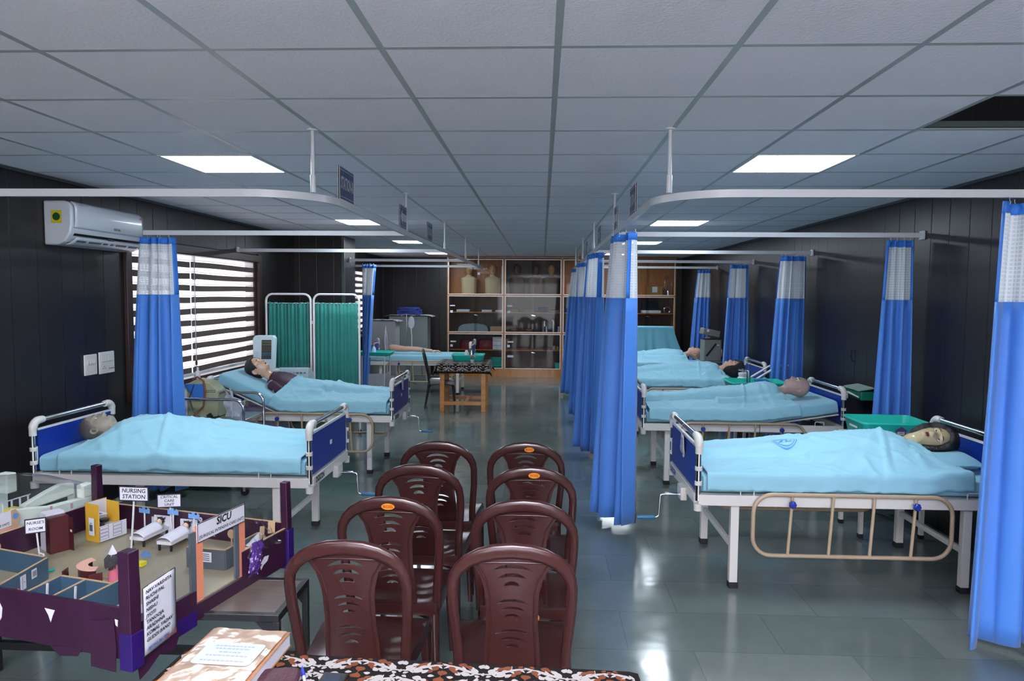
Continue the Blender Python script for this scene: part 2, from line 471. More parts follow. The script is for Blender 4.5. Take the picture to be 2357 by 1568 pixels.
M_CABTOP = wood('cabinet_light_inside', '#a2612a', '#c07c3c', 0.4, 2.0, (9, 9, 1))
M_ALU = mat('aluminium_edge', '#cfd2d4', 0.35, metal=0.6, var=0.03)
M_GLASS = glass_film('door_glass', (0.86, 0.87, 0.87), 0.993, 0.03, 0.14)
M_FILM = glass_film('clear_film', (0.96, 0.96, 0.97), 0.925, 0.2)
M_BAG = sheer('plastic_bag', '#e6eaf0', 0.55, 0.5)
M_SHEERBLIND = sheer('sheer_blind', '#f3eeee', 0.30, 0.9)
M_BLIND = mat('brown_blind', '#5a4a46', 0.7, var=0.12, vscale=9)
M_BROWN = mat('brown_frame', '#33201d', 0.32, var=0.1)
M_PANE = mat('daylit_pane', '#f2f0f6', 0.5, emit=WINDOW_E)
M_PURPLE = mat('purple_paper', '#290f26', 0.32, var=0.22, vscale=9, bump=0.25, bscale=14)
M_VIOLET = mat('violet_paper', '#200e4c', 0.3, var=0.2, vscale=9, bump=0.2, bscale=14)
M_DKGREY = mat('dark_card', '#414a50', 0.5, var=0.15, vscale=9)
M_CARD = mat('kraft_card', '#a88c68', 0.75, var=0.12, vscale=12)
M_FLOORCARD = mat('diorama_floor', '#8d866f', 0.4, var=0.14, vscale=6)
M_TEALCARD = mat('blue_grey_card', '#2f4a5c', 0.45, var=0.25, vscale=7)
M_PEACH = mat('peach_paper', '#d0a08a', 0.7, var=0.05)
M_ORANGE = mat('salmon_paper', '#c67a5b', 0.6, var=0.08, vscale=10)
M_MAROON = mat('maroon_card', '#3c1216', 0.4, var=0.12)
M_YELLOW = mat('yellow_card', '#bd9425', 0.6, var=0.08)
M_SKYBLUE = mat('sky_blue_foam', '#6a9ad2', 0.6, var=0.05)
M_FOAM = mat('white_foam', '#ccd8cc', 0.8, var=0.04, vscale=20, bump=0.2, bscale=200)
M_BLKMETAL = mat('black_metal', '#17181a', 0.4, var=0.25, vscale=14)
M_LAMTOP = wood('table_laminate', '#5a5049', '#6e625a', 0.3, 3, (1, 8, 1))
M_GREYSTEEL = mat('grey_steel', '#7f8785', 0.4, var=0.08, vscale=4)
M_OLIVE = mat('olive_enamel', '#8b9172', 0.4, var=0.05)
M_GREYCASE = mat('grey_case', '#7d7f75', 0.4, var=0.06)
M_SILVERCOVER = mat('silver_cover', '#a3a3a6', 0.45, metal=0.25, var=0.1, bump=0.4, bscale=5)
M_BLUECLOTH = mat('royal_cloth', '#12286f', 0.7, var=0.15, bump=0.4, bscale=9)
M_BEIGE = mat('torso_beige', '#d3bd97', 0.5, var=0.06)
M_TAN2 = mat('torso_face', '#d6a474', 0.5, var=0.06)
M_DUST = mat('torso_cover', '#6d5c4f', 0.4, var=0.1)
M_CARTON = mat('carton', '#97703c', 0.8, var=0.08)
M_RED = mat('red_bag', '#7a1726', 0.5, var=0.1)
M_GOLD = mat('sticker_gold', '#d99a2e', 0.3, var=0.05)
M_STKRED = mat('sticker_red', '#c02a20', 0.4, var=0.05)
M_MAROONLEATHER = mat('maroon_leather', '#34141e', 0.5, var=0.1, bump=0.3, bscale=90)
M_PINK = mat('pink', '#c96a7c', 0.6, var=0.08)
M_REDTUBE = mat('brown_tube', '#7a4632', 0.35, var=0.08)
M_LILAC = mat('pale_lilac', '#aaa2bb', 0.4, var=0.04)
M_SCREENDK = mat('monitor_face', '#213a38', 0.3, var=0.1)

# ------------------------------------------------------------------ room shell
XL, XR, YB, YF = -3.58, 3.06, 15.55, -4.2
W1 = (5.93, 8.64, 0.86, 2.22); W2 = (12.9, 14.62, 0.98, 2.28)
fl = MB(); fl.bx(XL - .2, XR + .2, YF - .2, YB + .2, -0.12, 0); struct('floor', fl, M_FLOOR, smooth=False)
wl = MB(); T = 0.22
ys = [YF, W1[0], W1[1], W2[0], W2[1], YB]
wl.bx(XL - T, XL, ys[0], ys[1], 0, 2.9); wl.bx(XL - T, XL, ys[2], ys[3], 0, 2.9); wl.bx(XL - T, XL, ys[4], ys[5], 0, 2.9)
for W in (W1, W2):
    wl.bx(XL - T, XL, W[0], W[1], 0, W[2]); wl.bx(XL - T, XL, W[0], W[1], W[3], 2.9)
struct('wall_left', wl, M_WALL, smooth=False)
struct('wall_right', MB().bx(XR, XR + T, YF, YB, 0, 3.3), M_WALL, smooth=False)
struct('wall_back', MB().bx(XL, XR, YB, YB + T, 0, 2.9), M_WALL, smooth=False)
wf = MB()     # wall behind the photographer with a wide glazed doorway
wf.bx(XL, -2.2, YF - T, YF, 0, 2.9); wf.bx(2.2, XR, YF - T, YF, 0, 2.9); wf.bx(-2.2, 2.2, YF - T, YF, 2.3, 2.9)
struct('wall_front', wf, mat('cream_wall', '#cfc8bd', 0.7, var=0.03), smooth=False)
# square pillar on the left wall
struct('pillar', MB().bx(XL, -2.86, 10.0, 10.62, 0, CEIL), M_WALL, smooth=False)
struct('trim_1', MB().bx(-2.885, -2.848, 9.985, 10.03, 0, CEIL), mat('grey_corner_strip', '#4b5555', 0.3, var=0.1), smooth=False)

# ceiling: lay-in tiles, 0.6 m grid; light panels and one missing tile leave openings
GX0, GY0, G = 0.045, 2.413, 0.6
LIGHT_CELLS = [(-4, 3), (2, 3), (-4, 9), (2, 9), (-4, 14), (2, 14), (-4, 19), (2, 19), (-4, -4), (2, -4), (-1, -8)]
HOLE = (3, 1)
cl = MB()
for i in range(-7, 6):
    for j in range(-12, 22):
        if (i, j) in LIGHT_CELLS or (i, j) == HOLE: continue
        x0, x1 = max(GX0 + i * G, XL), min(GX0 + (i + 1) * G, XR); y0, y1 = max(GY0 + j * G, YF), min(GY0 + (j + 1) * G, YB)
        if x1 - x0 < 0.02 or y1 - y0 < 0.02: continue
        cl.bx(x0 + .002, x1 - .002, y0 + .002, y1 - .002, CEIL, CEIL + 0.014)
struct('ceiling', cl, M_TILE, smooth=False)
tb = MB()
for i in range(-6, 6):
    x = GX0 + i * G
    if XL < x - .012 and x + .012 < XR: tb.bx(x - .012, x + .012, YF, YB, CEIL - .0012, CEIL + .03)
for j in range(-11, 22):
    y = GY0 + j * G
    if y < YB: tb.bx(XL, XR, y - .012, y + .012, CEIL - .0010, CEIL + .03)
struct('trim_2', tb, M_TBAR, smooth=False)
tr = MB(); tr.bx(XL, XL + .022, YF, YB, CEIL - .02, CEIL); tr.bx(XR - .022, XR, YF, YB, CEIL - .02, CEIL); tr.bx(XL + .022, XR - .022, YB - .022, YB, CEIL - .02, CEIL)
struct('trim_3', tr, mat('edge_angle', '#4a4d50', 0.4, var=0.05), smooth=False)
pv = MB()     # dark void above the ceiling
pv.bx(XL - T, XR + T, YF, YB, 3.25, 3.35); pv.bx(XL - T, XL, YF, YB, 2.9, 3.25)
struct('trim_4', pv, mat('dark_void', '#0f0f10', 0.9, var=0.1), smooth=False)
struct('trim_5', MB().bx(XL, XR, YF - T, YF, 2.9, 3.3).bx(XL, XR, YB, YB + T, 2.9, 3.3), MATS['dark_void'], smooth=False)
# perforated flange along the opening left by the missing tile
fx0, fy1 = GX0 + HOLE[0] * G, GY0 + (HOLE[1] + 1) * G
struct('trim_6', MB().bx(fx0 + .012, fx0 + G - .012, fy1 - .05, fy1 - .0125, CEIL + .004, CEIL + .03), mat('perforated_flange', '#4b5854', 0.5, var=0.25, vscale=120), smooth=False)

def ceiling_light(i, j, label):
    x, y = GX0 + (i + .5) * G, GY0 + (j + .5) * G
    t = thing('ceiling_light', label, 'ceiling light', (x, y, CEIL), 0, 'LED ceiling panels')
    h = G / 2 - .012
    f = MB()
    for s in (-1, 1): f.bx(s * h - .009, s * h + .009, -h - .009, h + .009, -.004, .03); f.bx(-h + .009, h - .009, s * h - .009, s * h + .009, -.004, .03)
    f.build('frame', M_WHITE, t, smooth=False)
    MB().bx(-h + .009, h - .009, -h + .009, h - .009, 0.0, .02).build('diffuser', M_PANEL, t, smooth=False)
    return t
LN = ['nearest', 'second', 'third', 'farthest']
for n, (i, j) in enumerate(LIGHT_CELLS):
    if n < 8: ceiling_light(i, j, 'square white LED ceiling panel, %s one on the %s side' % (LN[n // 2], 'left' if i < 0 else 'right'))
    else: ceiling_light(i, j, 'square LED ceiling panel behind the photographer\'s spot')

# ------------------------------------------------------------------ windows with striped roller blinds
def window(n, W, nst, off):
    y0, y1, z0, z1 = W
    f = MB(); d = 0.05
    for (a, b, c, e) in ((y0, y1, z1 - .05, z1), (y0, y1, z0, z0 + .05)): f.bx(XL - .16, XL - .0, a, b, c, e)
    f.bx(XL - .16, XL, y0, y0 + d, z0 + .05, z1 - .05); f.bx(XL - .16, XL, y1 - d, y1, z0 + .05, z1 - .05)
    f.bx(XL - .14, XL - .1, (y0 + y1) / 2 - .02, (y0 + y1) / 2 + .02, z0 + .05, z1 - .05)
    o = struct('window_%d' % n, f, M_BROWN, smooth=False)
    g = MB().bx(XL - .13, XL - .12, y0 + d, y1 - d, z0 + .05, z1 - .05).build('pane', M_PANE, o, smooth=False)
    return o
window(1, W1, 11, 0); window(2, W2, 10, 0)
def blind(W, label, n, split=None, z0off=0.0):
    y0, y1, z0, z1 = W
    t = thing('roller_blind', label, 'window blind', (XL - .02, 0, 0), 0, 'striped roller blinds')
    MB().bx(-.06, .06, y0 - .02, y1 + .02, z1 - .06, z1 + .04).build('head_box', M_BROWN, t, bevel=.012)
    segs = [(y0 + .04, y1 - .04)] if split is None else [(y0 + .04, split - .008), (split + .008, y1 - .04)]
    H = (z1 - .06) - (z0 + z0off); p = H / n
    for (a, b) in segs:
        o = MB(); s = MB()
        for k in range(n):
            zt = z1 - .06 - k * p
            def strip(za, zb, x, mi=0, mb=None):
                mb.grid(lambda u, v: (x + .0025 * math.sin(u * 9 + k), a + (b - a) * u, za + (zb - za) * v + .004 * math.sin(u * 5 + k * 2)), 8, 1)
            strip(zt - p * .50, zt, .004, 0, s)
            strip(zt - p, zt - p * .52, .008, 0, o)
            strip(zt - p * .40, zt - p * .375, .010, 0, o)
        o.build('opaque_stripes', M_BLIND, t); s.build('sheer_stripes', M_SHEERBLIND, t)
        MB().bx(-.005, .02, a, b, z0 + z0off - .03, z0 + z0off).build('bottom_bar', M_WHITE, t, bevel=.005)
    c = MB().tube([(.035, (split or y1 - .1) + .03, z1 - .06), (.035, (split or y1 - .1) + .032, z0 + .22)], .003, 6)
    c.build('cord', M_WHITE, t)
    MB().ball((.035, (split or y1 - .1) + .032, z0 + .2), (.012, .012, .03)).build('cord_weight', M_BROWN, t)
    return t
blind(W1, 'brown and white striped roller blind over the near left window', 10, 7.02, 0.10)
blind(W2, 'brown and white striped roller blind on the far left window, beside the steel cupboards', 10, None, 0.08)
struct('trim_7', MB().bx(XL - .2, XL + .09, W1[0] - .03, W1[1] + .03, W1[2] - .03, W1[2] + .005), mat('window_ledge', '#9a94a0', 0.4, var=0.05), bevel=.005)
struct('trim_8', MB().bx(XL - .2, XL + .06, W2[0] - .03, W2[1] + .03, W2[2] - .03, W2[2] + .005), MATS['window_ledge'], bevel=.005)
fr = MB()
for W in (W1, W2):
    fr.bx(XL, XL + .035, W[1], W[1] + .10, W[2] - .04, W[3] + .05); fr.bx(XL, XL + .035, W[0] - .08, W[0], W[2] - .04, W[3] + .05)
struct('trim_9', fr, M_BROWN, bevel=.004)

# ------------------------------------------------------------------ curtain tracks
TZ = 2.285; XTL, XTR = -1.13, 0.585
TY = [3.5, 5.8, 8.1, 10.3, 12.4]
def track_section(mb, pts):
    P = [Vector((p[0], p[1], TZ)) for p in pts]
    rs = []
    for i, p in enumerate(P):
        t = (P[min(i + 1, len(P) - 1)] - P[max(i - 1, 0)]).normalized(); nn = Vector((-t.y, t.x, 0)); z = Vector((0, 0, 1))
        rs.append([p + nn * a + z * b for a, b in ((-.011, -.019), (.011, -.019), (.011, .019), (-.011, .019))])
    mb.rings(rs)
def corner(xc, yc, sx, r=0.38, n=10):
    # from the cross run (towards the wall) round to the aisle run
    cx, cy = xc + sx * r, yc + r
    return [(cx - sx * r * math.sin(a), cy - r * math.cos(a)) for a in [PI / 2 * k / n for k in range(n + 1)]]
def rod(t, x, y):
    o = MB().cyl((x, y, TZ + .019), (x, y, CEIL), .010, n=10).build('hanging_rod', M_TRACK, t)
    MB().cyl((x, y, TZ + .012), (x, y, TZ + .10), .0145, n=10).build('socket', M_TRACK, o)
    MB().lathe([(.028, CEIL - .008), (.028, CEIL)], (x, y, 0), 14).build('ceiling_rose', M_TRACK, o)
def aisle_track(side, xa, xw, label):
    sx = -1 if side == 'L' else 1
    t = thing('curtain_track', label, 'curtain track', (0, 0, 0), 0, 'ceiling hung curtain tracks')
    m = MB(); pts = [(xw, TY[0])] + corner(xa, TY[0], sx) + [(xa, 13.2)]
    track_section(m, pts); m.build('rail', M_TRACK, t, angle=50)
    MB().bx(min(xw, xw - sx * .02), max(xw, xw - sx * .02), TY[0] - .03, TY[0] + .03, TZ - .035, TZ + .035).build('wall_bracket', M_TRACK, t, bevel=.004)
    rod(t, xa + sx * .045, TY[0] + .07)
    for y in TY[1:]: rod(t, xa, y)
    return t
aisle_track('L', XTL, XL, 'white curtain track curving along the left side of the aisle over the nearest left bed')
aisle_track('R', XTR, XR, 'white curtain track curving along the right side of the aisle over the nearest right bed')
ORD = ['second', 'third', 'fourth', 'farthest']
def cross_track(side, y, xa, xw, label):
    t = thing('curtain_track', label, 'curtain track', (0, y, TZ), 0, 'ceiling hung curtain tracks')
    sx = -1 if side == 'L' else 1; a, b = sorted((xa + sx * .012, xw - sx * .001))
    MB().bx(a, b, -.011, .011, -.019, .019).build('rail', M_TRACK, t, smooth=False)
    MB().bx(min(xw, xw - sx * .02), max(xw, xw - sx * .02), -.03, .03, -.035, .035).build('wall_bracket', M_TRACK, t, bevel=.004)
    return t
for k, y in enumerate(TY[1:]):
    cross_track('R', y, XTR, XR, 'white straight curtain track crossing to the right wall, %s from the front' % ORD[k])
    cross_track('L', y, XTL, XL if not (10.0 < y < 10.7) else -2.86, 'white straight curtain track crossing to the left wall, %s from the front' % ORD[k])

# ------------------------------------------------------------------ station signs on the tracks
def sign(x, y, side, txt, label, arrow=False):
    t = thing('station_sign', label, 'sign', (x, y, TZ + .02), 0, 'blue station signs on the curtain tracks')
    sx = 1 if side == 'L' else -1      # face towards the aisle
    MB().bx(-.004, .004, -.15, .15, 0, .19).build('board', M_SIGN, t, bevel=.001)
    e = MB()
    for (a, b, c, d) in ((-.15, .15, .183, .19), (-.15, .15, 0, .007), (-.15, -.144, .007, .183), (.144, .15, .007, .183)): e.bx(-.005, .005, a, b, c, d)
    for (a, b, c, d) in ((-.135, .135, .168, .171), (-.135, .135, .019, .022)): e.bx(sx * .0045, sx * .0055, a, b, c, d) if sx > 0 else e.bx(-.0055, -.0045, a, b, c, d)
    e.build('border', M_WHITE, t, smooth=False)
    yd = 1 if side == 'L' else -1
    if arrow:
        a = MB(); s = -1
        pts = [(-.12, .095), (-.05, .155), (-.05, .125), (.12, .125), (.12, .065), (-.05, .065), (-.05, .035)]
        a.prism(pts, lambda p, q, d: (sx * (.0045 + d), yd * p, q), 0, .001).build('arrow', M_WHITE, t, smooth=False)
    else:
        text(txt, .095, (sx * .0056, 0, .095), (0, yd, 0), (0, 0, 1), M_WHITE, t, 'lettering', bold=.003, sx=.52)
    return t
sign(XTL, 4.02, 'L', 'STATION-8', 'blue sign reading STATION-8 on the left aisle track')
sign(XTL, 5.66, 'L', '', 'blue sign with a white left arrow on the left aisle track', True)
sign(XTL, 7.0, 'L', 'STATION-7', 'blue station sign farther down the left aisle track, past the arrow sign')
sign(XTR, 4.62, 'R', 'STATION-1', 'blue station sign nearest on the right aisle track')
sign(XTR, 5.7, 'R', '', 'blue arrow sign on the right aisle track above the nearest aisle curtain', True)
sign(XTR, 7.3, 'R', 'STATION-2', 'blue station sign on the right aisle track, just past the arrow sign')
sign(XTR, 9.3, 'R', 'STATION-3', 'blue station sign high above the second aisle curtain on the right')
sign(XTR, 11.7, 'R', 'STATION-4', 'farthest blue station sign on the right aisle track')

# ------------------------------------------------------------------ curtains
def curtain(label, pt, pb, nf, at, ab, seed=0, group='blue hospital curtains with white net tops', zbot=.06, ztop=2.245, zs=1.765, flip=1, tuck=None):
    """pleated cloth: pt / pb are ((x,y),(x,y)) of the top and bottom edge; nf folds; at/ab fold depths"""
    rnd = random.Random(seed)
    cx = (pt[0][0] + pt[1][0]) / 2; cy = (pt[0][1] + pt[1][1]) / 2
    t = thing('hospital_curtain', label, 'curtain', (cx, cy, 0), 0, group)
    A, B = Vector(pt[0]) - Vector((cx, cy)), Vector(pt[1]) - Vector((cx, cy))
    Cb, D = Vector(pb[0]) - Vector((cx, cy)), Vector(pb[1]) - Vector((cx, cy))
    d = (B - A).normalized(); nrm = Vector((-d.y, d.x)) * flip
    ph = [rnd.uniform(0, 6.28) for _ in range(6)]
    wid = nf * 0.16
    def pos(s, z):
        h = 1 - (z - zbot) / (ztop - zbot); h = min(max(h, 0), 1); e = h ** 0.8
        p = (A.lerp(B, s)).lerp(Cb.lerp(D, s), e)
        sw = s + .035 * math.sin(2 * PI * s * 2 + ph[0]) + .03 * math.sin(2 * PI * s * 3.3 + ph[4]) * (0.5 + h)
        w_ = math.sin(2 * PI * nf * sw + ph[1] + .5 * h * math.sin(ph[2]))
        w_ = math.copysign(abs(w_) ** .75, w_) + .35 * math.sin(2 * PI * nf * .5 * s + ph[3] + h)
        amp = at + (ab - at) * e
        q = p + nrm * (amp * w_) + d * (.022 * math.sin(2 * PI * nf * 2 * s + ph[2]) * (amp / .06) * .6)
        if tuck: q = q + nrm * tuck * math.sin(PI * h) 
        zz = z
        if h > .97: zz = z + .010 * math.sin(2 * PI * nf * s * .7 + ph[5])
        return (q.x, q.y, zz)
    nu = int(nf * 14)
    UVF = lambda u, v: (u * wid, v)
    MB().grid(lambda u, v: pos(u, v), nu, 7, u0=.045, u1=.955, v0=zs, v1=2.19, uvfn=UVF).build('net_panel', M_NET, t, angle=180)
    for ua, ub in ((0, .045), (.955, 1)): MB().grid(lambda u, v: pos(u, v), 3, 7, u0=ua, u1=ub, v0=zs, v1=2.19).build('edge_binding', M_CURTHEAD, t, angle=180, solid=.003)
    MB().grid(lambda u, v: pos(u, v), nu, 2, v0=2.19, v1=ztop).build('heading_band', M_CURTHEAD, t, angle=180, solid=.004)
    MB().grid(lambda u, v: pos(u, v), nu, 16, v0=zbot, v1=zs).build('blue_panel', M_CURT, t, angle=180, solid=.002)
    hk = None
    for k in range(7):
        s = (k + .5) / 7; p = pos(s, ztop); b = A.lerp(B, s)
        if hk is None:
            hk = MB().tube([(0, 0, 0)] + [(.006 * math.sin(a), 0, .010 - .010 * math.cos(a) + .0) for a in (.6, 1.4, 2.2, 3.0)] + [(0, 0, .037)], .0018, 6).build('curtain_hook', M_ALU, t)
            o = hk
        else: o = hk.copy(); COL.objects.link(o)
        o.location = (p[0], p[1], ztop - .015)
    return t
curtain('blue curtain with white net top nearest on the right, cut by the photo edge', ((2.19, 3.52), (2.72, 3.52)), ((2.10, 3.50), (2.84, 3.56)), 4, .045, .075, 3, zbot=.055)
curtain('blue curtain against the right wall behind the nearest right bed', ((2.77, 5.8), (2.975, 5.8)), ((2.70, 5.8), (3.02, 5.8)), 3, .03, .05, 5)
curtain('blue curtain at the right wall behind the bald mannequin\'s bed', ((2.70, 8.1), (2.985, 8.1)), ((2.58, 8.1), (3.0, 8.1)), 4, .03, .055, 8)
curtain('blue curtain at the right wall, second from the far end', ((2.72, 10.3), (2.975, 10.3)), ((2.61, 10.3), (3.0, 10.3)), 4, .03, .05, 9)
curtain('farthest blue curtain at the right wall, behind the grey machine', ((2.73, 12.4), (2.95, 12.4)), ((2.58, 12.4), (2.97, 12.4)), 4, .03, .05, 10)
curtain('blue aisle curtain nearest the chairs, widest of the four in the aisle row', ((.545, 5.62), (.665, 5.12)), ((.42, 5.60), (.70, 5.18)), 3.4, .04, .095, 21, flip=-1)
curtain('second blue aisle curtain, just behind the widest aisle curtain', ((.545, 8.0), (.62, 7.55)), ((.45, 7.9), (.62, 7.6)), 4, .035, .07, 22, flip=-1)
curtain('third blue aisle curtain from the front of the aisle row', ((.545, 10.2), (.62, 9.9)), ((.47, 10.2), (.62, 9.9)), 4, .04, .07, 23, flip=-1)
curtain('farthest blue aisle curtain, beside the glass cabinets', ((.56, 12.4), (.62, 12.1)), ((.40, 12.4), (.56, 12.1)), 4, .035, .06, 24, flip=-1)
curtain('blue curtain beside the near window on the left', ((-3.40, 5.8), (-3.10, 5.8)), ((-3.50, 5.76), (-3.05, 5.80)), 4, .03, .06, 31, zbot=.10)
curtain('blue curtain hanging beside the pillar and the far left window', ((-2.84, 10.95), (-2.62, 10.95)), ((-2.84, 10.95), (-2.76, 10.95)), 4, .03, .05, 32, zbot=.3)
# ------------------------------------------------------------------ hospital beds (local: head at +x, foot at -x)
BL, BW, FZ0, FZ1, MT = .92, .425, .522, .588, .705
def bed_end(t, x, s, name, lower=0.0):
    """head or foot panel; s = outward direction along x"""
    p = thing_part(name, t)
    PW = BW
    f = MB()
    f.bx(x - .009, x + .009, -PW + .035, PW - .035, .60, .865).build('blue_board', M_NAVY, p, smooth=False)
    MB().bx(x - .011, x + .011, -PW + .033, PW - .033, .865, .876).build('board_edge', M_WHITE, p, smooth=False)
    for sy in (-1, 1):
        MB().cyl((x, sy * PW, FZ1 - .04), (x, sy * PW, .86), .0165, n=14).build('post', M_CHROME, p)
        el = [(x, sy * PW, .835), (x, sy * PW, .875)] + [(x, sy * (PW - .055 + .055 * math.cos(a)), .875 + .055 * math.sin(a)) for a in [PI / 2 * k / 6 for k in range(1, 7)]] + [(x, sy * (PW - .095), .93)]
        MB().tube(el, [.0225] * 2 + [.026] * 5 + [.026, .0235], 14).build('elbow', M_PLASTWHITE, p, angle=60)
        c = MB()
        for z in (.655, .745): c.lathe([(.0225, z - .013), (.0225, z + .013)], (x, sy * PW, 0), 14)
        c.bx(x - .012, x + .012, sy * PW - .010 - (.018 if sy > 0 else 0), sy * PW + .010 + (0 if sy > 0 else .018), .64, .76)
        c.build('clamp', M_PLASTWHITE, p, bevel=.003)
    MB().cyl((x, -PW + .09, .93), (x, PW - .09, .93), .0165, n=14).build('top_bar', M_CHROME, p)
    return p
def thing_part(name, parent):
    o = bpy.data.objects.new(name, None); COL.objects.link(o); o.parent = parent; o.empty_display_size = .03
    return o
def side_rail(t, sy, sh=0.0):
    y = sy * (BW + .045); x0, x1, z0, z1, r = -.60 + sh, .56 + sh, .235, .605, .11
    path = []
    for (cx, cz, a0) in ((x1 - r, z1 - r, 0), (x0 + r, z1 - r, PI / 2), (x0 + r, z0 + r, PI), (x1 - r, z0 + r, 1.5 * PI)):
        path += arc((cx, y, cz), r, a0, a0 + PI / 2, 7)
    m = MB(); m.tube(path, .0125, 10, closed=True)
    o = m.build('side_rail', M_TAN, t, angle=70)
    for k in range(4):
        x = x0 + .22 + k * (x1 - x0 - .44) / 3
        MB().cyl((x + .008, y, z1), (x - .012, y, z0), .0095, n=8).build('upright', M_TAN, o)
        if k in (0, 3):
            kb = MB(); pr = []
            for q in range(21):
                a = 2 * PI * q / 20; pr.append((.0205 + .002 * math.cos(7 * a), a))
            rs = []
            for dd, sc in ((0, .8), (.006, 1), (.022, 1), (.028, .75)):
                rs.append([(x + rr * sc * math.cos(a), y + sy * (.014 + dd), z1 - .052 + rr * sc * math.sin(a)) for rr, a in pr[:-1]])
            kb.rings(rs); kb.build('knob', M_KNOB, o, angle=50)
            MB().cyl((x, y - sy * .03, z1 - .052), (x, y + sy * .015, z1 - .052), .006, n=8).build('knob_shaft', M_STEEL, o)
    return o
def make_bed(label, loc, rz, rails=(-1, 1), crank=True, group='adjustable hospital beds', writing='DGSCON', wm=None, hinge=None, sh=0.0):
    t = thing('hospital_bed', label, 'bed', loc, rz, group)
    f = MB()
    for sy in (-1, 1): f.bx(-BL, BL, sy * BW - .02, sy * BW + .02, FZ0, FZ1)
    for x in (-BL, BL): f.bx(x - .02, x + .02, -BW + .02, BW - .02, FZ0, FZ1)
    for x in (-.3, .3): f.bx(x - .02, x + .02, -BW + .02, BW - .02, FZ0 + .005, FZ1 - .02)
    f.build('frame', M_STEELWHITE, t, bevel=.004)
    for sx in (-1, 1):
        for sy in (-1, 1):
            MB().lathe([(.025, FZ0 - .035), (.027, FZ0 + .01)], (sx * BL, sy * BW, 0), 12).build('corner_cap', M_PLASTWHITE, t)
    if hinge is None:
        pb = MB().bx(-BL + .02, BL - .02, -BW + .02, BW - .02, FZ1 - .018, FZ1 - .004)
    else:
        hx, an = hinge; pb = MB().bx(-BL + .02, hx, -BW + .02, BW - .02, FZ1 - .018, FZ1 - .004)
        L = BL - .02 - hx
        pb.bar((hx, 0, FZ1 - .01), (hx + L * math.cos(an), 0, FZ1 - .01 + L * math.sin(an)), 2 * BW - .06, .012)
    pb.build('mattress_deck', M_STEELWHITE, t, smooth=False)
    for sx in (-1, 1):
        for sy in (-1, 1):
            lx, ly = sx * .69, sy * .385
            lg = MB().bx(lx - .025, lx + .025, ly - .022, ly + .022, .03, FZ0).bx(lx - .045, lx + .045, ly - .024, ly + .024, FZ0 - .012, FZ0).build('leg', M_STEELWHITE, t, bevel=.004)
            MB().bx(lx - .028, lx + .028, ly - .025, ly + .025, 0, .038).build('rubber_foot', M_RUBBER, lg, bevel=.003)
        MB().bx(sx * .69 - .014, sx * .69 + .014, -.363, .363, .235, .268).build('stretcher', M_STEELWHITE, t, bevel=.003)
    bed_end(t, BL, 1, 'headboard'); bed_end(t, -BL, -1, 'footboard')
    for sx in (-.63, .70):
        for sy in (-1, 1):
            y = sy * (BW + .012)
            MB().tube([(sx - .04, y, FZ1 - .01), (sx - .04, y, FZ1 + .03), (sx - .034, y, FZ1 + .036), (sx + .034, y, FZ1 + .036), (sx + .04, y, FZ1 + .03), (sx + .04, y, FZ1 - .01)], .004, 6).build('mattress_stop', M_PLASTWHITE, t)
    for sy in rails: side_rail(t, sy, sh)
    if crank:
        y0 = -.10; x = -BL - .02
        c = thing_part('crank', t)
        MB().bx(x - .03, x + .01, y0 - .06, y0 + .06, FZ0 - .055, FZ0 + .03).build('gear_housing', M_STEELWHITE, c, bevel=.004)
        MB().cyl((x - .03, y0, FZ0 - .03), (x - .12, y0, FZ0 - .03), .011, n=12).build('drive_sleeve', M_CHROME, c)
        MB().tube([(x - .12, y0, FZ0 - .03), (x - .145, y0, FZ0 - .034), (x - .152, y0, FZ0 - .05), (x - .158, y0, FZ0 - .17), (x - .165, y0, FZ0 - .182), (x - .18, y0, FZ0 - .185)], .0065, 8).build('crank_arm', M_CHROME, c, angle=70)
        MB().lathe([(.009, -.30), (.012, -.29), (.0125, -.19), (.009, -.18)], (x, y0, FZ0 - .187), 12, axis='x').build('crank_grip', M_GRIP, c)
    if writing:
        text(writing, .052, (-BL - .0212, .27, FZ0 + .033), (0, -1, 0), (0, 0, 1), wm or M_INK, t, 'painted_letters', bold=.002, sx=.8)
    # small printed tag in the middle of the foot board
    MB().bx(-BL - .0115, -BL - .0085, -.03, .01, .72, .75).build('board_tag', M_WHITE, t, smooth=False)
    return t

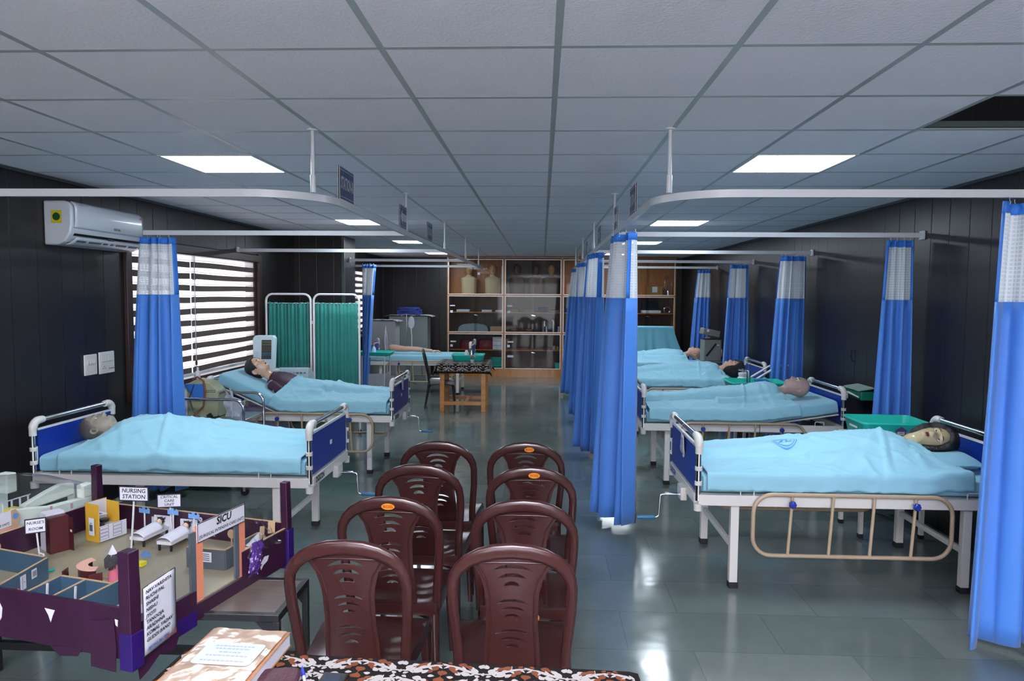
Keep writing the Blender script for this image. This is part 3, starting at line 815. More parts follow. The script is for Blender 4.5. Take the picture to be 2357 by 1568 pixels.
def bendf(hinge, zb=FZ1):
    if hinge is None: return lambda x, z: (x, z)
    hx, an = hinge
    ta, sa, ca, k = math.tan(an), math.sin(an), math.cos(an), .08
    def f(x, z):
        d = x - hx
        if d <= -k: return x, z
        lean = (z - zb) * sa * min(1, (d + k) / (2 * k))
        if d < k: return x - lean, z + ta * (d + k) ** 2 / (4 * k)
        return hx + k + (d - k) * ca - lean, z + k * ta + (d - k) * sa
    return f
def mattress(label, loc, rz, hinge=None, seed=0, group='mattresses in light blue fitted sheets', x1=BL - .03, x0=-BL + .035, top=MT):
    B = bendf(hinge); w = BW - .012
    def sec(x):
        # rounded cross section with slightly baggy sides
        pts = []
        zc = (FZ1 + top) / 2; hz = (top - FZ1) / 2
        for k in range(36):
            a = 2 * PI * k / 36
            c, s_ = math.cos(a), math.sin(a)
            y = w * math.copysign(abs(c) ** .16, c); z = zc + hz * math.copysign(abs(s_) ** .35, s_)
            nz = noise.noise((x * 5 + seed, y * 5, z * 9 + seed)) * .006 + noise.noise((x * 17 + seed, y * 3, z * 4)) * .003
            if s_ > -.5: z += nz
            y += math.copysign(nz * .8, y)
            bx_, bz = B(x, max(z, FZ1)); pts.append((bx_, y, bz))
        return pts
    m = MB(); N = 44; rs = []
    for i in range(N + 1):
        x = x0 + (x1 - x0) * i / N; rs.append(sec(x))
    def shrink(r, k, dx):
        cy = 0; cx = sum(p[0] for p in r) / len(r); cz = sum(p[2] for p in r) / len(r)
        return [(p[0] + dx, p[1] * k, cz + (p[2] - cz) * k) for p in r]
    rs = [shrink(rs[0], .93, -.012)] + rs + [shrink(rs[-1], .93, .012)]
    m.rings(rs)
    return tag(m.build('mattress', M_MATT, None, angle=60, loc=loc, rz=rz), label, 'mattress', group)

# ------------------------------------------------------------------ mannequins
#       s: distance below the crown   front, back, half width
HEADT = [(.000, .018, -.022, .022), (.006, .036, -.045, .036), (.020, .058, -.070, .054), (.045, .078, -.090, .068), (.075, .089, -.101, .0755), (.100, .091, -.103, .077),
         (.118, .0865, -.100, .0745), (.140, .087, -.092, .0725), (.160, .087, -.080, .069), (.178, .088, -.070, .064), (.196, .086, -.062, .057), (.212, .084, -.057, .049), (.222, .079, -.056, .045),
         (.232, .056, -.056, .045), (.240, .036, -.056, .047), (.262, .026, -.058, .051), (.290, .024, -.062, .054), (.305, .026, -.067, .062), (.320, .032, -.075, .090),
         (.340, .042, -.085, .145), (.365, .052, -.092, .182), (.400, .062, -.097, .196), (.450, .070, -.098, .192), (.55, .072, -.095, .176), (.68, .062, -.092, .158), (.80, .054, -.092, .160), (.88, .046, -.095, .168), (.95, .035, -.09, .165), (1.0, .015, -.08, .15), (1.03, -.01, -.06, .10)]
def htab(k, s):
    for a, b in zip(HEADT, HEADT[1:]):
        if s <= b[0]:
            t = (s - a[0]) / (b[0] - a[0]); return a[k] + (b[k] - a[k]) * t
    return HEADT[-1][k]
def gs(x, c, w): return math.exp(-((x - c) / w) ** 2)
def head_pt(s, a, inflate=0.0, feat=1.0):
    """a = angle around the head axis, 0 = face; returns (lateral, forward)"""
    f, b, hw = htab(1, s), htab(2, s), htab(3, s)
    yc = (f + b) / 2 * .5 if s < .235 else (f + b) / 2
    c, sn = math.cos(a), math.sin(a)
    ex = .92
    lx = hw * math.copysign(abs(sn) ** ex, sn); fy = yc + ((f - yc) if c > 0 else (yc - b)) * math.copysign(abs(c) ** ex, c)
    a_ = (a + PI) % (2 * PI) - PI
    if s < .24 and feat:
        nose = gs(a_, 0, .155) * interp([(.108, 0), (.120, .004), (.150, .021), (.160, .024), (.168, .010), (.174, 0)], s) * 1.1
        wing = (gs(a_, .17, .09) + gs(a_, -.17, .09)) * gs(s, .160, .008) * .007
        sock = (gs(a_, .40, .17) + gs(a_, -.40, .17)) * gs(s, .120, .013) * .0085
        brow = (gs(a_, .40, .26) + gs(a_, -.40, .26)) * gs(s, .102, .008) * .0035
        lips = gs(a_, 0, .26) * (gs(s, .183, .0042) + gs(s, .194, .0045)) * .005 - gs(a_, 0, .28) * gs(s, .1885, .0028) * .004
        chin = gs(a_, 0, .35) * gs(s, .212, .010) * .005
        chk = (gs(a_, .75, .25) + gs(a_, -.75, .25)) * gs(s, .145, .018) * .004
        fy += nose + wing - sock + brow + lips + chin + chk * .5; lx += math.copysign(chk, lx)
    if inflate:
        L = math.hypot(lx, fy - yc) or 1
        lx += lx / L * inflate; fy += (fy - yc) / L * inflate
    return lx, fy
def mannequin(label, bed, skin, zback, crown, hinge=None, twist=0.0, hair=None, hairmat=None, shirt=None, lift=0.0, collar=None, lipmat=None, painted=None, group='training mannequins lying in beds', feat=1, mouth_open=False, full=True, eye=True, scale=1.0):
    """life-size nursing mannequin lying on its back, head towards the bed head"""
    loc, rz = bed
    t = thing('mannequin', label, 'mannequin', (loc[0], loc[1], loc[2]), rz, group)
    B = bendf(hinge)
    S = [.0, .003, .006, .012, .02, .03, .045, .06, .075, .09] + [.096 + .004 * i for i in range(37)] + [.25, .262, .276, .29, .305, .32, .34, .365, .40, .45, .50, .55, .62, .68, .74, .80, .88, .95, 1.0, 1.03]
    NA = 56
    def place(s, lx, fy):
        tw = twist if s < .24 else twist * max(0, 1 - (s - .24) / .07)
        c, sn = math.cos(tw), math.sin(tw)
        lx, fy = lx * c - fy * sn, lx * sn + fy * c
        lf = lift if s < .26 else lift * max(0, 1 - (s - .26) / .12)
        sc = scale
        x = crown - s * sc; z = zback + .103 * sc + fy * sc + lf
        X, Z = B(x, z)
        return (X, lx * sc, Z)
    m = MB(); rs = []
    for s in S:
        rs.append([place(s, *head_pt(s, 2 * PI * k / NA, 0, feat)) for k in range(NA)])
    m.rings(rs)
    # faces: lips painted, the rest skin
    if lipmat is not None or painted is not None or mouth_open:
        for fi in range(len(m.f)):
            i, k = divmod(fi, NA)
            if i >= len(S) - 1: break
            s = (S[i] + S[i + 1]) / 2; a = (2 * PI * (k + .5) / NA + PI) % (2 * PI) - PI
            if lipmat is not None and abs(a) < .30 and .179 < s < .199 and abs(a) < .30 - abs(s - .189) * 9: m.m[fi] = 1
            if mouth_open and abs(a) < .2 and .185 < s < .193: m.m[fi] = 2
    if full:
        for sy in (-1, 1):      # legs and arms grow out of the trunk
            m.tube([place(.93, sy * .082, -.035), place(1.10, sy * .085, -.042), place(1.30, sy * .085, -.056), place(1.38, sy * .085, -.058), place(1.46, sy * .085, -.062), place(1.60, sy * .085, -.070)], [.070, .060, .046, .042, .040, .030], 14)
            m.tube([place(1.58, sy * .086, -.075), place(1.61, sy * .090, -.062), place(1.66, sy * .10, -.050), place(1.69, sy * .108, -.045)], [.029, .032, .026, .015], 12)
            m.tube([place(.37, sy * .165, -.035), place(.45, sy * .21, -.055), place(.65, sy * .228, -.062), place(.70, sy * .230, -.062), place(.80, sy * .232, -.064), place(.90, sy * .228, -.070)], [.05, .048, .04, .038, .036, .026], 12)
            for q in range(5):
                o_ = (q - 2) * .017
                ln = (.055, .085, .09, .085, .065)[q]
                m.tube([place(.89, sy * .228 + o_, -.070), place(.94, sy * .228 + o_ * 1.15, -.070), place(.94 + ln * .6, sy * .228 + o_ * 1.2, -.074), place(.94 + ln, sy * .228 + o_ * 1.2, -.084)], [.013, .011, .009, .006], 8)
    body = m.build('body', [skin, lipmat or skin, M_INK], t, angle=75)
    for sy in (-1, 1):          # ears
        e = MB(); rs = []
        for (r1, out) in ((.004, .004), (.021, .010), (.024, .016), (.022, .021), (.015, .019), (.009, .012)):
            ring = []
            for k in range(14):
                a = 2 * PI * k / 14
                ds = .135 + r1 * 1.35 * math.sin(a); fwd = -.012 + r1 * .85 * math.cos(a)
                lx = sy * (htab(3, .135) - .010 + out + (.004 if math.cos(a) < 0 else 0)); ring.append(place(ds, lx, fwd))
            rs.append(ring)
        e.rings(rs, True, True, True); e.build('ear', skin, t, angle=80)
        if eye:
            lx, fy = head_pt(.121, sy * .40)
            y = MB(); c = place(.121, lx, fy - .0042); y.ball(c, .0115, 12, 8)
            eo = y.build('eye', MATS.get('eye_white') or mat('eye_white', '#d9d6cc', 0.25, var=.02), t)
            c2 = place(.121, lx * .99, fy + .0066); d = Vector(place(.121, lx, fy + .1)) - Vector(place(.121, lx, fy))
            d.normalize(); MB().cyl(Vector(c2) - d * .001, Vector(c2) + d * .0012, .0052, .004, 10).build('iris', M_INK, eo)
            b = MB(); P = []
            for k in range(7):
                a = sy * (.16 + .44 * k / 6); l2, f2 = head_pt(.101 - .004 * math.sin(PI * k / 6), a)
                P.append(place(.101 - .004 * math.sin(PI * k / 6), l2, f2 + .001))
            b.tube(P, [.0012, .0025, .003, .003, .0028, .002, .001], 6); b.build('eyebrow', hairmat or M_INK, t)
    if hair:
        h = MB(); rnd = random.Random(3)
        SS = [0.0, .004, .012, .024, .04, .055, .07, .085, .10, .115, .13, .145, .16, .175, .19, .205, .22, .235, .25, .27, .29]
        def line(a):       # where the hair stops, by angle
            aa = abs((a + PI) % (2 * PI) - PI)
            if hair == 'short': return interp([(0, .052), (.5, .050), (.85, .075), (1.1, .125), (1.25, .150), (1.4, .125), (1.75, .125), (2.0, .20), (3.2, .215)], aa)
            if hair == 'long': return interp([(0, .045), (.5, .055), (.85, .10), (1.15, .20), (1.5, .25), (3.2, .27)], aa)
            return interp([(0, .035), (.6, .045), (1.0, .10), (1.5, .15), (2, .2), (3.2, .21)], aa)
        thick = {'short': .010, 'long': .034, 'moulded': .006}[hair]
        NH = 60; rs = []
        for q in range(len(SS)):
            ring = []
            for k in range(NH):
                a = 2 * PI * k / NH; L = line(a); s = min(SS[q], L)
                ed = 1 - max(0, 1 - (L - s) / .02) if SS[q] >= L - .02 else 1
                tip = SS[q] > L
                inf = -.004 if tip else thick * min(1, max(.15, (L - s) / .018)) + .0022 * math.sin(a * 23 + s * 60) + .0025 * noise.noise((a * 4, s * 50, 2))
                lx, fy = head_pt(max(s, .001), a, inf, 0)
                ring.append(place(s - (thick * .8 if s < .02 else 0), lx, fy))
            rs.append(ring)
        h.rings(rs, True, True, False); h.build('hair', hairmat, t, angle=80)
    if collar:
        c = MB(); c.rings([[place(s, *[q for q in head_pt(s, 2 * PI * k / 36, .006 + .004 * math.sin(k * 2.1 + s * 80))]) for k in range(36)] for s in (.262, .275, .29, .305, .32, .34, .365)], True, False, False)
        c.build('collar', collar, t, angle=70, solid=.003)
    if shirt:
        c = MB(); rs = []
        for s in [.292, .300, .31, .322, .34, .365, .40, .45, .50, .55, .62, .68, .74, .80, .86]:
            inf = .012 if s > .31 else .009
            rs.append([place(s, *[q * (1.0) for q in head_pt(s, 2 * PI * k / 40, inf + .004 * math.sin(k * 1.7 + s * 40))]) for k in range(40)])
        c.rings(rs, True, False, False)
        for sy in (-1, 1): c.tube([place(.350, sy * .135, -.030), place(.40, sy * .195, -.045), place(.52, sy * .222, -.055), place(.66, sy * .232, -.058)], [.042, .056, .050, .046], 16)
        c.build('shirt', shirt, t, angle=70)
    return t

# ------------------------------------------------------------------ top sheets over the mannequins
def sheet(label, bed, prof, xh, xf=-BL + .05, width=BW + .006, hang=.105, hinge=None, ridges=(), seed=0, skew=0.0, ztop=MT, group='light blue top sheets', material=None, tuckx=None, pw=1.6, body=None, boff=0.0, blift=0.0, emb=0.0):
    """height field over mattress and body; prof = [(x, rise over the mattress)]; xh = head edge, skewed by `skew` per metre of y"""
    loc, rz = bed; B = bendf(hinge)
    cols = [-1] * 0
    def hgt(x, y):
        r = lerpt(prof, x); tt = min(1, abs(y) / width)
        z = ztop + .006 + r * max(0.0, 1 - tt ** pw) ** 1.05
        if body:        # never below the body that lies under it
            s = body - x; zb = 0.0
            if .33 < s < 1.03:
                f_, b_, w_ = htab(1, s), htab(2, s), htab(3, s) + .012
                if abs(y) < w_: zb = .108 + (f_ + b_) / 2 + (f_ - b_) / 2 * (1 - (abs(y) / w_) ** 2.2) ** .5
                qa = (abs(y) - .225) / .055
                if s < 1.0 and abs(qa) < 1: zb = max(zb, .045 + .042 * (1 - qa * qa) ** .5)
            if .93 < s < 1.70:
                rl = lerpt([(.93, .072), (1.1, .063), (1.3, .049), (1.6, .036), (1.7, .03)], s); q = (abs(y) - .085) / (rl + .012)
                zl = .109 + lerpt([(.93, -.035), (1.1, -.042), (1.3, -.056), (1.6, -.066), (1.7, -.05)], s)
                if abs(q) < 1: zb = max(zb, zl + rl * (1 - q * q) ** .5)
                if abs(y) < .085: zb = max(zb, zl + rl * .8)
            zb += ztop + .016 + boff + blift * max(0, min(1, 1 - (s - .26) / .12))
            d_ = z - zb; k_ = .02
            z = max(z, zb) if abs(d_) > k_ else max(z, zb) + (k_ - abs(d_)) ** 2 / (4 * k_)
        for (xa, ya, xb, yb, wd, hh) in ridges:
            dx, dy = xb - xa, yb - ya; L2 = dx * dx + dy * dy; u = ((x - xa) * dx + (y - ya) * dy) / L2
            fade = max(0.0, min(1.0, u * 4 + .3)) * max(0.0, min(1.0, (1 - u) * 4 + .3)); u = min(1, max(0, u))
            dd = ((x - xa - u * dx) * dy - (y - ya - u * dy) * dx) / math.sqrt(L2)
            if wd < 0: wq = .007 if dd > 0 else -wd       # sheet edge folded over: steep on one side
            else: wq = wd
            z += hh * fade * math.exp(-(dd / wq) ** 2)
        k = .35 + min(1, r / .12)
        z += k * (.0040 * noise.noise((x * 6 + seed, y * 6, seed)) + .0028 * noise.noise((x * 15 + y * 9, y * 15 - x * 5 + seed, 1.7)))
        q1 = noise.noise((x * 5 + y * 7 + seed * 3, x * 1.5 - y * 2.2, seed)); q2 = noise.noise((x * 3 - y * 8 + seed, x * 2 + y * 1.2, seed + 9))
        z += k * (.008 * max(0, 1 - abs(q1) * 5) ** 2 + .006 * max(0, 1 - abs(q2) * 5) ** 2) * (1 - emb * math.exp(-((x + .3) ** 2 + (y + .08) ** 2) / .02))
        return z
    def fn(u, v):
        # v across: |v|>.8 hangs down the side
        s = 2 * v - 1; a = abs(s)
        y = math.copysign(min(a, .80) / .80 * width, s)
        x = xf + (xh + skew * y - xf) * u
        z = hgt(x, y)
        if a > .80:
            q = (a - .80) / .20
            z = hgt(x, y) - q * (hang + .012 * noise.noise((x * 4, s, seed)))
            y += math.copysign(.010 * math.sin(min(1, q * 3) * PI / 2) + .010 * q * (1 + noise.noise((x * 14, q * 2, seed + 3))), s)
        X, Z = B(x, z)
        return (X, y, Z)
    m = MB(); m.grid(fn, 130, 84)
    o = tag(m.build('top_sheet', material or M_SHEET, None, angle=180, solid=.003, loc=loc, rz=rz), label, 'bed sheet', group)
    return o, hgt

CXR, CXL = 1.875, -2.385
def bedset(loc, rz): return (loc, rz)
R1 = ((CXR, 4.63, 0), 0); R2 = ((CXR + .01, 6.98, 0), 0); R3 = ((CXR + .05, 9.40, 0), 0); R4 = ((CXR + .05, 11.60, 0), 0)
L1 = ((CXL - .03, 4.83, 0), PI); L2 = ((CXL, 7.18, 0), PI); L3 = ((-2.18, 12.72, 0), PI)
H2 = (.18, math.radians(9)); HL2 = (.20, math.radians(24))
bR1 = make_bed('white hospital bed nearest on the right, a paper tag hanging from its footboard', *R1, wm=M_INKBLUE)
bR2 = make_bed('white hospital bed under the bald mannequin, second on the right', *R2, hinge=H2)
bR3 = make_bed('white hospital bed behind the oxygen cylinder trolley, third on the right', *R3)
bR4 = make_bed('white hospital bed fourth on the right, beside the grey machine', *R4)
bL1 = make_bed('white hospital bed nearest on the left, behind the cardboard ward model', *L1, rails=())
bL2 = make_bed('white hospital bed with raised backrest on the left, in front of the green folding screen', *L2, hinge=HL2, sh=-.14)
bL3 = make_bed('white hospital bed far on the left with the arm model on it', *L3)
mattress('light blue mattress on the nearest right bed, under the woman mannequin', *R1, seed=1)
mattress('light blue mattress raised at the head, under the bald mannequin', *R2, hinge=H2, seed=2)
mattress('light blue mattress third on the right, behind the oxygen cylinder', *R3, seed=3)
mattress('light blue mattress fourth on the right, beside the grey machine', *R4, seed=4)
mattress('light blue mattress on the nearest left bed', *L1, seed=5)
mattress('light blue mattress with a steep raised back, under the purple shirted mannequin', *L2, hinge=HL2, seed=6)
mattress('thin light blue mattress under the arm model, far left', *L3, seed=7)

SK_OLIVE = mat('skin_olive', '#b5a782', 0.22, var=.04, coat=.3); SK_GREY = mat('skin_grey', '#8d8677', 0.4, var=.08)
SK_BROWN = mat('skin_brown', '#aa938a', 0.5, var=.05); SK_PINK = mat('skin_pink', '#cf9c86', 0.45, var=.05); SK_LIGHT = mat('skin_light', '#cfaa8f', 0.3, var=.05, coat=.2)
HAIRB = mat('hair_black', '#0b0b0d', 0.45, var=.2, bump=.6, bscale=140); HAIRG = mat('hair_grey_paint', '#55504a', 0.5, var=.3, bump=.5, bscale=60)
HAIRK = mat('hair_frizzy', '#27282a', 0.8, var=.3, bump=1, bscale=160)
M_SHIRT = mat('purple_shirt', '#33142f', 0.6, var=.15, bump=.3, bscale=30); M_LIP = mat('lip_red', '#8c2f2c', 0.35, var=.05); M_LIP2 = mat('lip_brown', '#8a5a4e', 0.4, var=.05)
mannequin('woman mannequin with black hair and open red mouth in the nearest right bed', R1, SK_OLIVE, MT + .004, .80, twist=.95, hair='long', hairmat=HAIRB, lipmat=M_LIP, lift=.045, mouth_open=True)
mannequin('bald brown skinned mannequin in the second bed on the right', R2, SK_BROWN, MT + .01, .80, hinge=H2, twist=.12, lipmat=M_LIP2)
mannequin('mannequin with frizzy dark hair behind the oxygen cylinder', R3, SK_PINK, MT + .01, .74, twist=.25, hair='long', hairmat=HAIRK, lipmat=M_LIP2, lift=.02)
mannequin('pink faced bald mannequin farthest on the right, beside the grey machine', R4, SK_PINK, MT + .01, .72, lift=.03)
mannequin('grey faced mannequin with painted grey hair in the nearest left bed', L1, SK_GREY, MT + .004, .87, hair='moulded', hairmat=HAIRG, mouth_open=True, lift=.0, collar=mat('checked_collar', '#77777c', .8, var=.6, vscale=70))
mannequin('mannequin in a purple shirt with black hair, propped up on the left', L2, SK_LIGHT, MT - .022, .83, hinge=HL2, twist=-.22, hair='short', hairmat=HAIRB, shirt=M_SHIRT, lipmat=M_LIP, mouth_open=True)

oR1, hR1 = sheet('light blue top sheet with a blue emblem over the woman mannequin', R1, [(-.9, .025), (-.6, .05), (-.3, .075), (-.1, .12), (.12, .17), (.36, .175), (.48, .155), (.56, .13), (.64, .07), (.8, .03)], .60, skew=-.22, seed=1, boff=.0, blift=.03, emb=1.0,
      ridges=[(.44, .30, .20, -.42, -.05, .018), (.47, .30, .25, -.42, .018, -.010), (.36, .1, .05, -.42, .03, .009), (.3, .05, -.15, -.42, .03, .008), (.52, .0, .62, -.4, .03, .010), (.2, .1, -.1, -.4, .03, .008), (.5, -.05, .45, -.40, .03, .008), (-.6, -.2, -.85, -.4, .02, .006)], body=.80)
sheet('pale blue top sheet over the bald mannequin, second on the right', R2, [(-.9, .045), (-.6, .07), (-.3, .10), (0, .125), (.2, .14), (.35, .15), (.45, .12), (.55, .06)], .50, hinge=H2, skew=-.10, seed=2,
      ridges=[(.18, .25, .02, -.40, .012, .014), (.36, .0, .33, -.40, .02, .010), (.30, .0, .24, -.38, .02, .008), (-.8, .2, -.6, -.4, .03, .010), (-.88, 0, -.7, .1, .03, .012)], boff=.008, body=.80)
sheet('light blue top sheet over the frizzy haired mannequin, third on the right', R3, [(-.9, .04), (-.5, .10), (-.15, .15), (.2, .165), (.4, .13), (.5, .09)], .47, seed=3, ridges=[(.2, .2, .1, -.4, .015, .01)], boff=.008, blift=.02, body=.74)
sheet('light blue top sheet over the farthest lying mannequin on the right', R4, [(-.9, .05), (-.4, .09), (0, .14), (.3, .17), (.42, .14)], .43, seed=4, ridges=[(-.2, .2, -.3, -.4, .015, .01)], boff=.008, blift=.03, body=.72)
sheet('light blue top sheet over the grey faced mannequin, nearest left', L1, [(-.9, .03), (-.6, .055), (-.3, .09), (0, .145), (.25, .175), (.45, .175), (.56, .15), (.66, .08)], .60, skew=.35, seed=5,
      ridges=[(.32, -.2, .08, .44, -.05, .016), (.27, -.2, .03, .44, .02, -.006), (.0, .1, -.3, .42, .03, .006), (.5, .0, .5, .42, .03, .006)], pw=1.7, body=.87)
sheet('light blue top sheet pulled to the waist of the purple shirted mannequin', L2, [(-.9, .075), (-.80, .08), (-.65, .06), (-.35, .075), (-.15, .10), (.05, .15), (.2, .17), (.35, .17)], .26, hinge=HL2, skew=.15, seed=6,
      ridges=[(-.22, -.3, -.28, .44, -.04, .014), (-.6, 0, -.82, .38, .02, .012), (-.2, .1, .1, .4, .03, .008)], body=.83)
# emblem printed on the sheet of the nearest right bed
def printed_on(parent_obj, hgt, cx, cy, polys, m, name):
    mb = MB()
    for P in polys: mb.poly([(cx + p[0], cy + p[1], hgt(cx + p[0], cy + p[1]) + .0055) for p in P])
    return mb.build(name, m, parent_obj, smooth=False)
pol = []
def ringpoly(r0, r1, a0, a1, n=10):
    for k in range(n):
        a = a0 + (a1 - a0) * k / n; b = a0 + (a1 - a0) * (k + 1) / n
        pol.append([(r0 * math.cos(a), r0 * math.sin(a)), (r1 * math.cos(a), r1 * math.sin(a)), (r1 * math.cos(b), r1 * math.sin(b)), (r0 * math.cos(b), r0 * math.sin(b))])
ringpoly(.060, .066, .2, 2.7, 14); ringpoly(.073, .078, .1, 2.9, 16); ringpoly(.060, .066, 3.4, 6.0, 14); ringpoly(.073, .078, 3.3, 6.1, 16)
pol += [[(-.045, -.03), (-.02, -.03), (-.005, .01), (-.012, .035)], [(0, -.03), (.018, -.03), (.018, .02), (.002, .035)], [(.022, -.03), (.045, -.03), (.03, .03), (.022, .02)]]
printed_on(oR1, hR1, -.30, -.08, pol, mat('emblem_blue', '#4a94d4', 0.75, var=.05), 'emblem')
# pillow under the woman's head
def pillow(label, bed, x, y, z):
    m = MB(); L, Wd, H = .20, .30, .055
    def f(u, v, s):
        a, b = 2 * u - 1, 2 * v - 1
        e = (max(0, 1 - a ** 4) * max(0, 1 - b ** 4)) ** .5
        px = a * L * (1 - .06 * b * b); py = b * Wd * (1 - .06 * a * a)
        return (px, py, s * H * e + .006 * noise.noise((a * 3, b * 3, s)) - (.02 * gs(a, .0, .5) * gs(b, 0, .5) if s > 0 else 0))
    m.grid(lambda u, v: f(u, v, 1), 24, 24); m.grid(lambda u, v: f(u, v, -1), 24, 24)
    o = m.build('pillow', M_MATT, None, angle=70, loc=(bed[0][0] + x, bed[0][1] + y, z)); tag(o, label, 'pillow')
    e = MB(); pts = []
    for k in range(48):
        q = k / 48 * 4; s_, fr_ = int(q), q - int(q)
        u, v = [(fr_, 0), (1, fr_), (1 - fr_, 1), (0, 1 - fr_)][s_]; pts.append(f(u, v, 0))
    e.tube(pts, .006, 6, closed=True); e.build('seam_edge', M_MATT, o)
    return o
pillow('light blue pillow under the woman mannequin\'s head', R1, .66, 0.0, MT + .05)
# ------------------------------------------------------------------ plastic chairs (local: sitter faces +y)
def make_chair(name, label, m, loc, rz=0, group=None):
    t = thing(name, label, 'chair', loc, rz, group)
    SZ = .425
    yb = lambda z: .055 - .20 * max(0, z - SZ) * (1 + .25 * (z - SZ))
    # hoop of the back: flattened tube running up one side and down the other
    P = [(-.192, SZ - .02), (-.194, .50), (-.201, .58), (-.208, .66), (-.210, .72)]
    for k in range(13):
        a = PI - PI * k / 12; P.append((.210 * math.copysign(abs(math.cos(a)) ** .92, math.cos(a)), .757 + .146 * max(0, math.sin(a)) ** .95))
    P += [(.210, .72), (.208, .66), (.201, .58), (.194, .50), (.192, SZ - .02)]
    pts = [Vector((x, yb(z), z)) for x, z in P]; rs = []
    for i, p in enumerate(pts):
        T = (pts[min(i + 1, len(pts) - 1)] - pts[max(i - 1, 0)]).normalized(); yy = Vector((0, 1, 0)); yy = (yy - T * T.dot(yy)).normalized(); q = T.cross(yy)
        wa = .0195 + .008 * max(0, (p.z - .78) / .12); wb = .0135
        ring = []
        for k in range(14):
            a = 2 * PI * k / 14; ca, sa = math.cos(a), math.sin(a)
            ring.append(p + q * wa * math.copysign(abs(ca) ** .8, ca) + yy * wb * math.copysign(abs(sa) ** .7, sa))
        rs.append(ring)
    MB().rings(rs).build('back_hoop', m, t, angle=60)
    # centre splat with curved slots cut right through
    hw = lambda z: interp([(.40, .104), (.50, .100), (.62, .092), (.72, .093), (.79, .105), (.84, .132), (.875, .160)], z)
    out = [(-hw(z), z) for z in np.linspace(.40, .868, 16)] + [(x, .872 + .008 * (1 - (x / .15) ** 2)) for x in np.linspace(-.12, .12, 7)] + [(hw(z), z) for z in np.linspace(.868, .40, 16)]
    holes = []
    for z, wd, th in ((.832, .068, .0085), (.803, .049, .0085), (.775, .028, .010), (.702, .056, .0065), (.676, .043, .0065), (.651, .026, .0065), (.578, .064, .006), (.551, .048, .0065), (.526, .026, .007)):
        up, lo = [], []
        for k in range(9):
            a = -1 + 2 * k / 8; zz = z + .016 * (wd / .06) * (1 - a * a) - .004; e = (1 - a ** 4)
            up.append((a * wd, zz + th * e)); lo.append((a * wd, zz - th * e * .6 - .0006))
        holes.append(up + lo[::-1][1:-1])
    def smap(a, b, side):
        y = yb(b) - .012 * (1 - (a / .12) ** 2) * gs(b, .65, .25) + (.0025 if side else -.0025)
        return (a, y, b)
    pm = MB(); plate(pm, out, holes, smap, .018); pm.build('splat', m, t, angle=40)
    rim = MB()   # raised shoulder of the splat panel
    for sx in (-1, 1):
        L = [(sx * (hw(z) - .016), z) for z in np.linspace(.44, .852, 14)]
        rim.tube([smap(x, z, 0) for x, z in L], .0032, 6); rim.tube([smap(x, z, 1) for x, z in L], .0032, 6)
    L = [(x, .855 + .006 * (1 - (x / .12) ** 2)) for x in np.linspace(-.108, .108, 9)]
    rim.tube([smap(x, z, 0) for x, z in L], .003, 6); rim.build('splat_rib', m, t, angle=70)
    # seat: dished shell with a rolled edge
    def sf(u, v, dz=0):
        b = v; a = 2 * u - 1; wd = .192 + .028 * b
        x = a * wd * (1 - .05 * (b > .85) * (b - .85)); y = .035 + .435 * b - .02 * a * a * (b ** 4)
        z = SZ - .018 * (1 - a * a) * math.sin(PI * min(1, b * 1.05)) + .006 * abs(a) ** 6 - .014 * max(0, (b - .8) / .2) ** 2
        return (x, y, z + dz)
    st = MB(); st.grid(lambda u, v: sf(u, v), 16, 16); st.grid(lambda u, v: sf(u, v, -.005), 16, 16)
    def edge(fn, n):
        st.grid(lambda u, v: (lambda p: (p[0] + .008 * math.sin(v * PI / 2) * (1 if p[0] > 0 else -1) * fn(u)[2], p[1] + .006 * v * fn(u)[3], p[2] - .05 * v))(sf(fn(u)[0], fn(u)[1])), n, 4)
    edge(lambda u: (0, u, 1, 0), 12); edge(lambda u: (1, u, 1, 0), 12); edge(lambda u: (u, 1, 0, 1), 12); edge(lambda u: (u, 0, 0, -1), 12)
    st.build('seat', m, t, angle=50)
    for sx in (-1, 1):
        for (xa, ya, xb, y2, w0, w1) in ((.200, .425, .212, .455, .040, .020), (.180, .060, .200, -.015, .036, .020)):
            rs = []
            for k in range(9):
                f = k / 8; z = (SZ - .02) * (1 - f); cx, cy = sx * (xa + (xb - xa) * f), ya + (y2 - ya) * f; w_ = w0 + (w1 - w0) * f ** .7
                pr = [(-1, -1), (-.3, -1.1), (.6, -.9), (1, -.3), (1, .5), (.4, 1), (-.5, 1), (-1, .4)]
                rs.append([(cx + sx * px * w_ * .62, cy + py * w_ * .55, z) for px, py in pr])
            MB().rings(rs).build('leg', m, t, angle=55)
    ar = MB()   # aprons between the legs, arched below
    for (p, q) in (((-.2, .44), (.2, .44)), ((-.185, .05), (.185, .05)), ((-.19, .06), (-.205, .43)), ((.19, .06), (.205, .43))):
        ar.grid(lambda u, v: (p[0] + (q[0] - p[0]) * u, p[1] + (q[1] - p[1]) * u, SZ - .02 - v * (.03 + .05 * abs(2 * u - 1) ** 3)), 12, 3)
    ar.build('apron', m, t, angle=60, solid=.004)
    t['_yb'] = 0.0
    del t['_yb']
    return t, yb
def boss(t, yb, dx, z=.888):
    """oval trade sticker on the back of the hoop"""
    y = yb(z) - .0170
    rs = [(.028 * math.cos(2 * PI * k / 24), .0150 * math.sin(2 * PI * k / 24)) for k in range(24)]
    o = MB().prism(rs, lambda a, b, d: (dx + a, y - d - b * .30, z + b), 0, .0012).build('sticker', M_GOLD, t, smooth=False)
    text('BOSS', .019, (dx, y - .0018, z), (1, 0, 0), (0, -.30, 1), M_STKRED, o, 'lettering', bold=.0006)
GC = 'maroon plastic chairs in two columns'
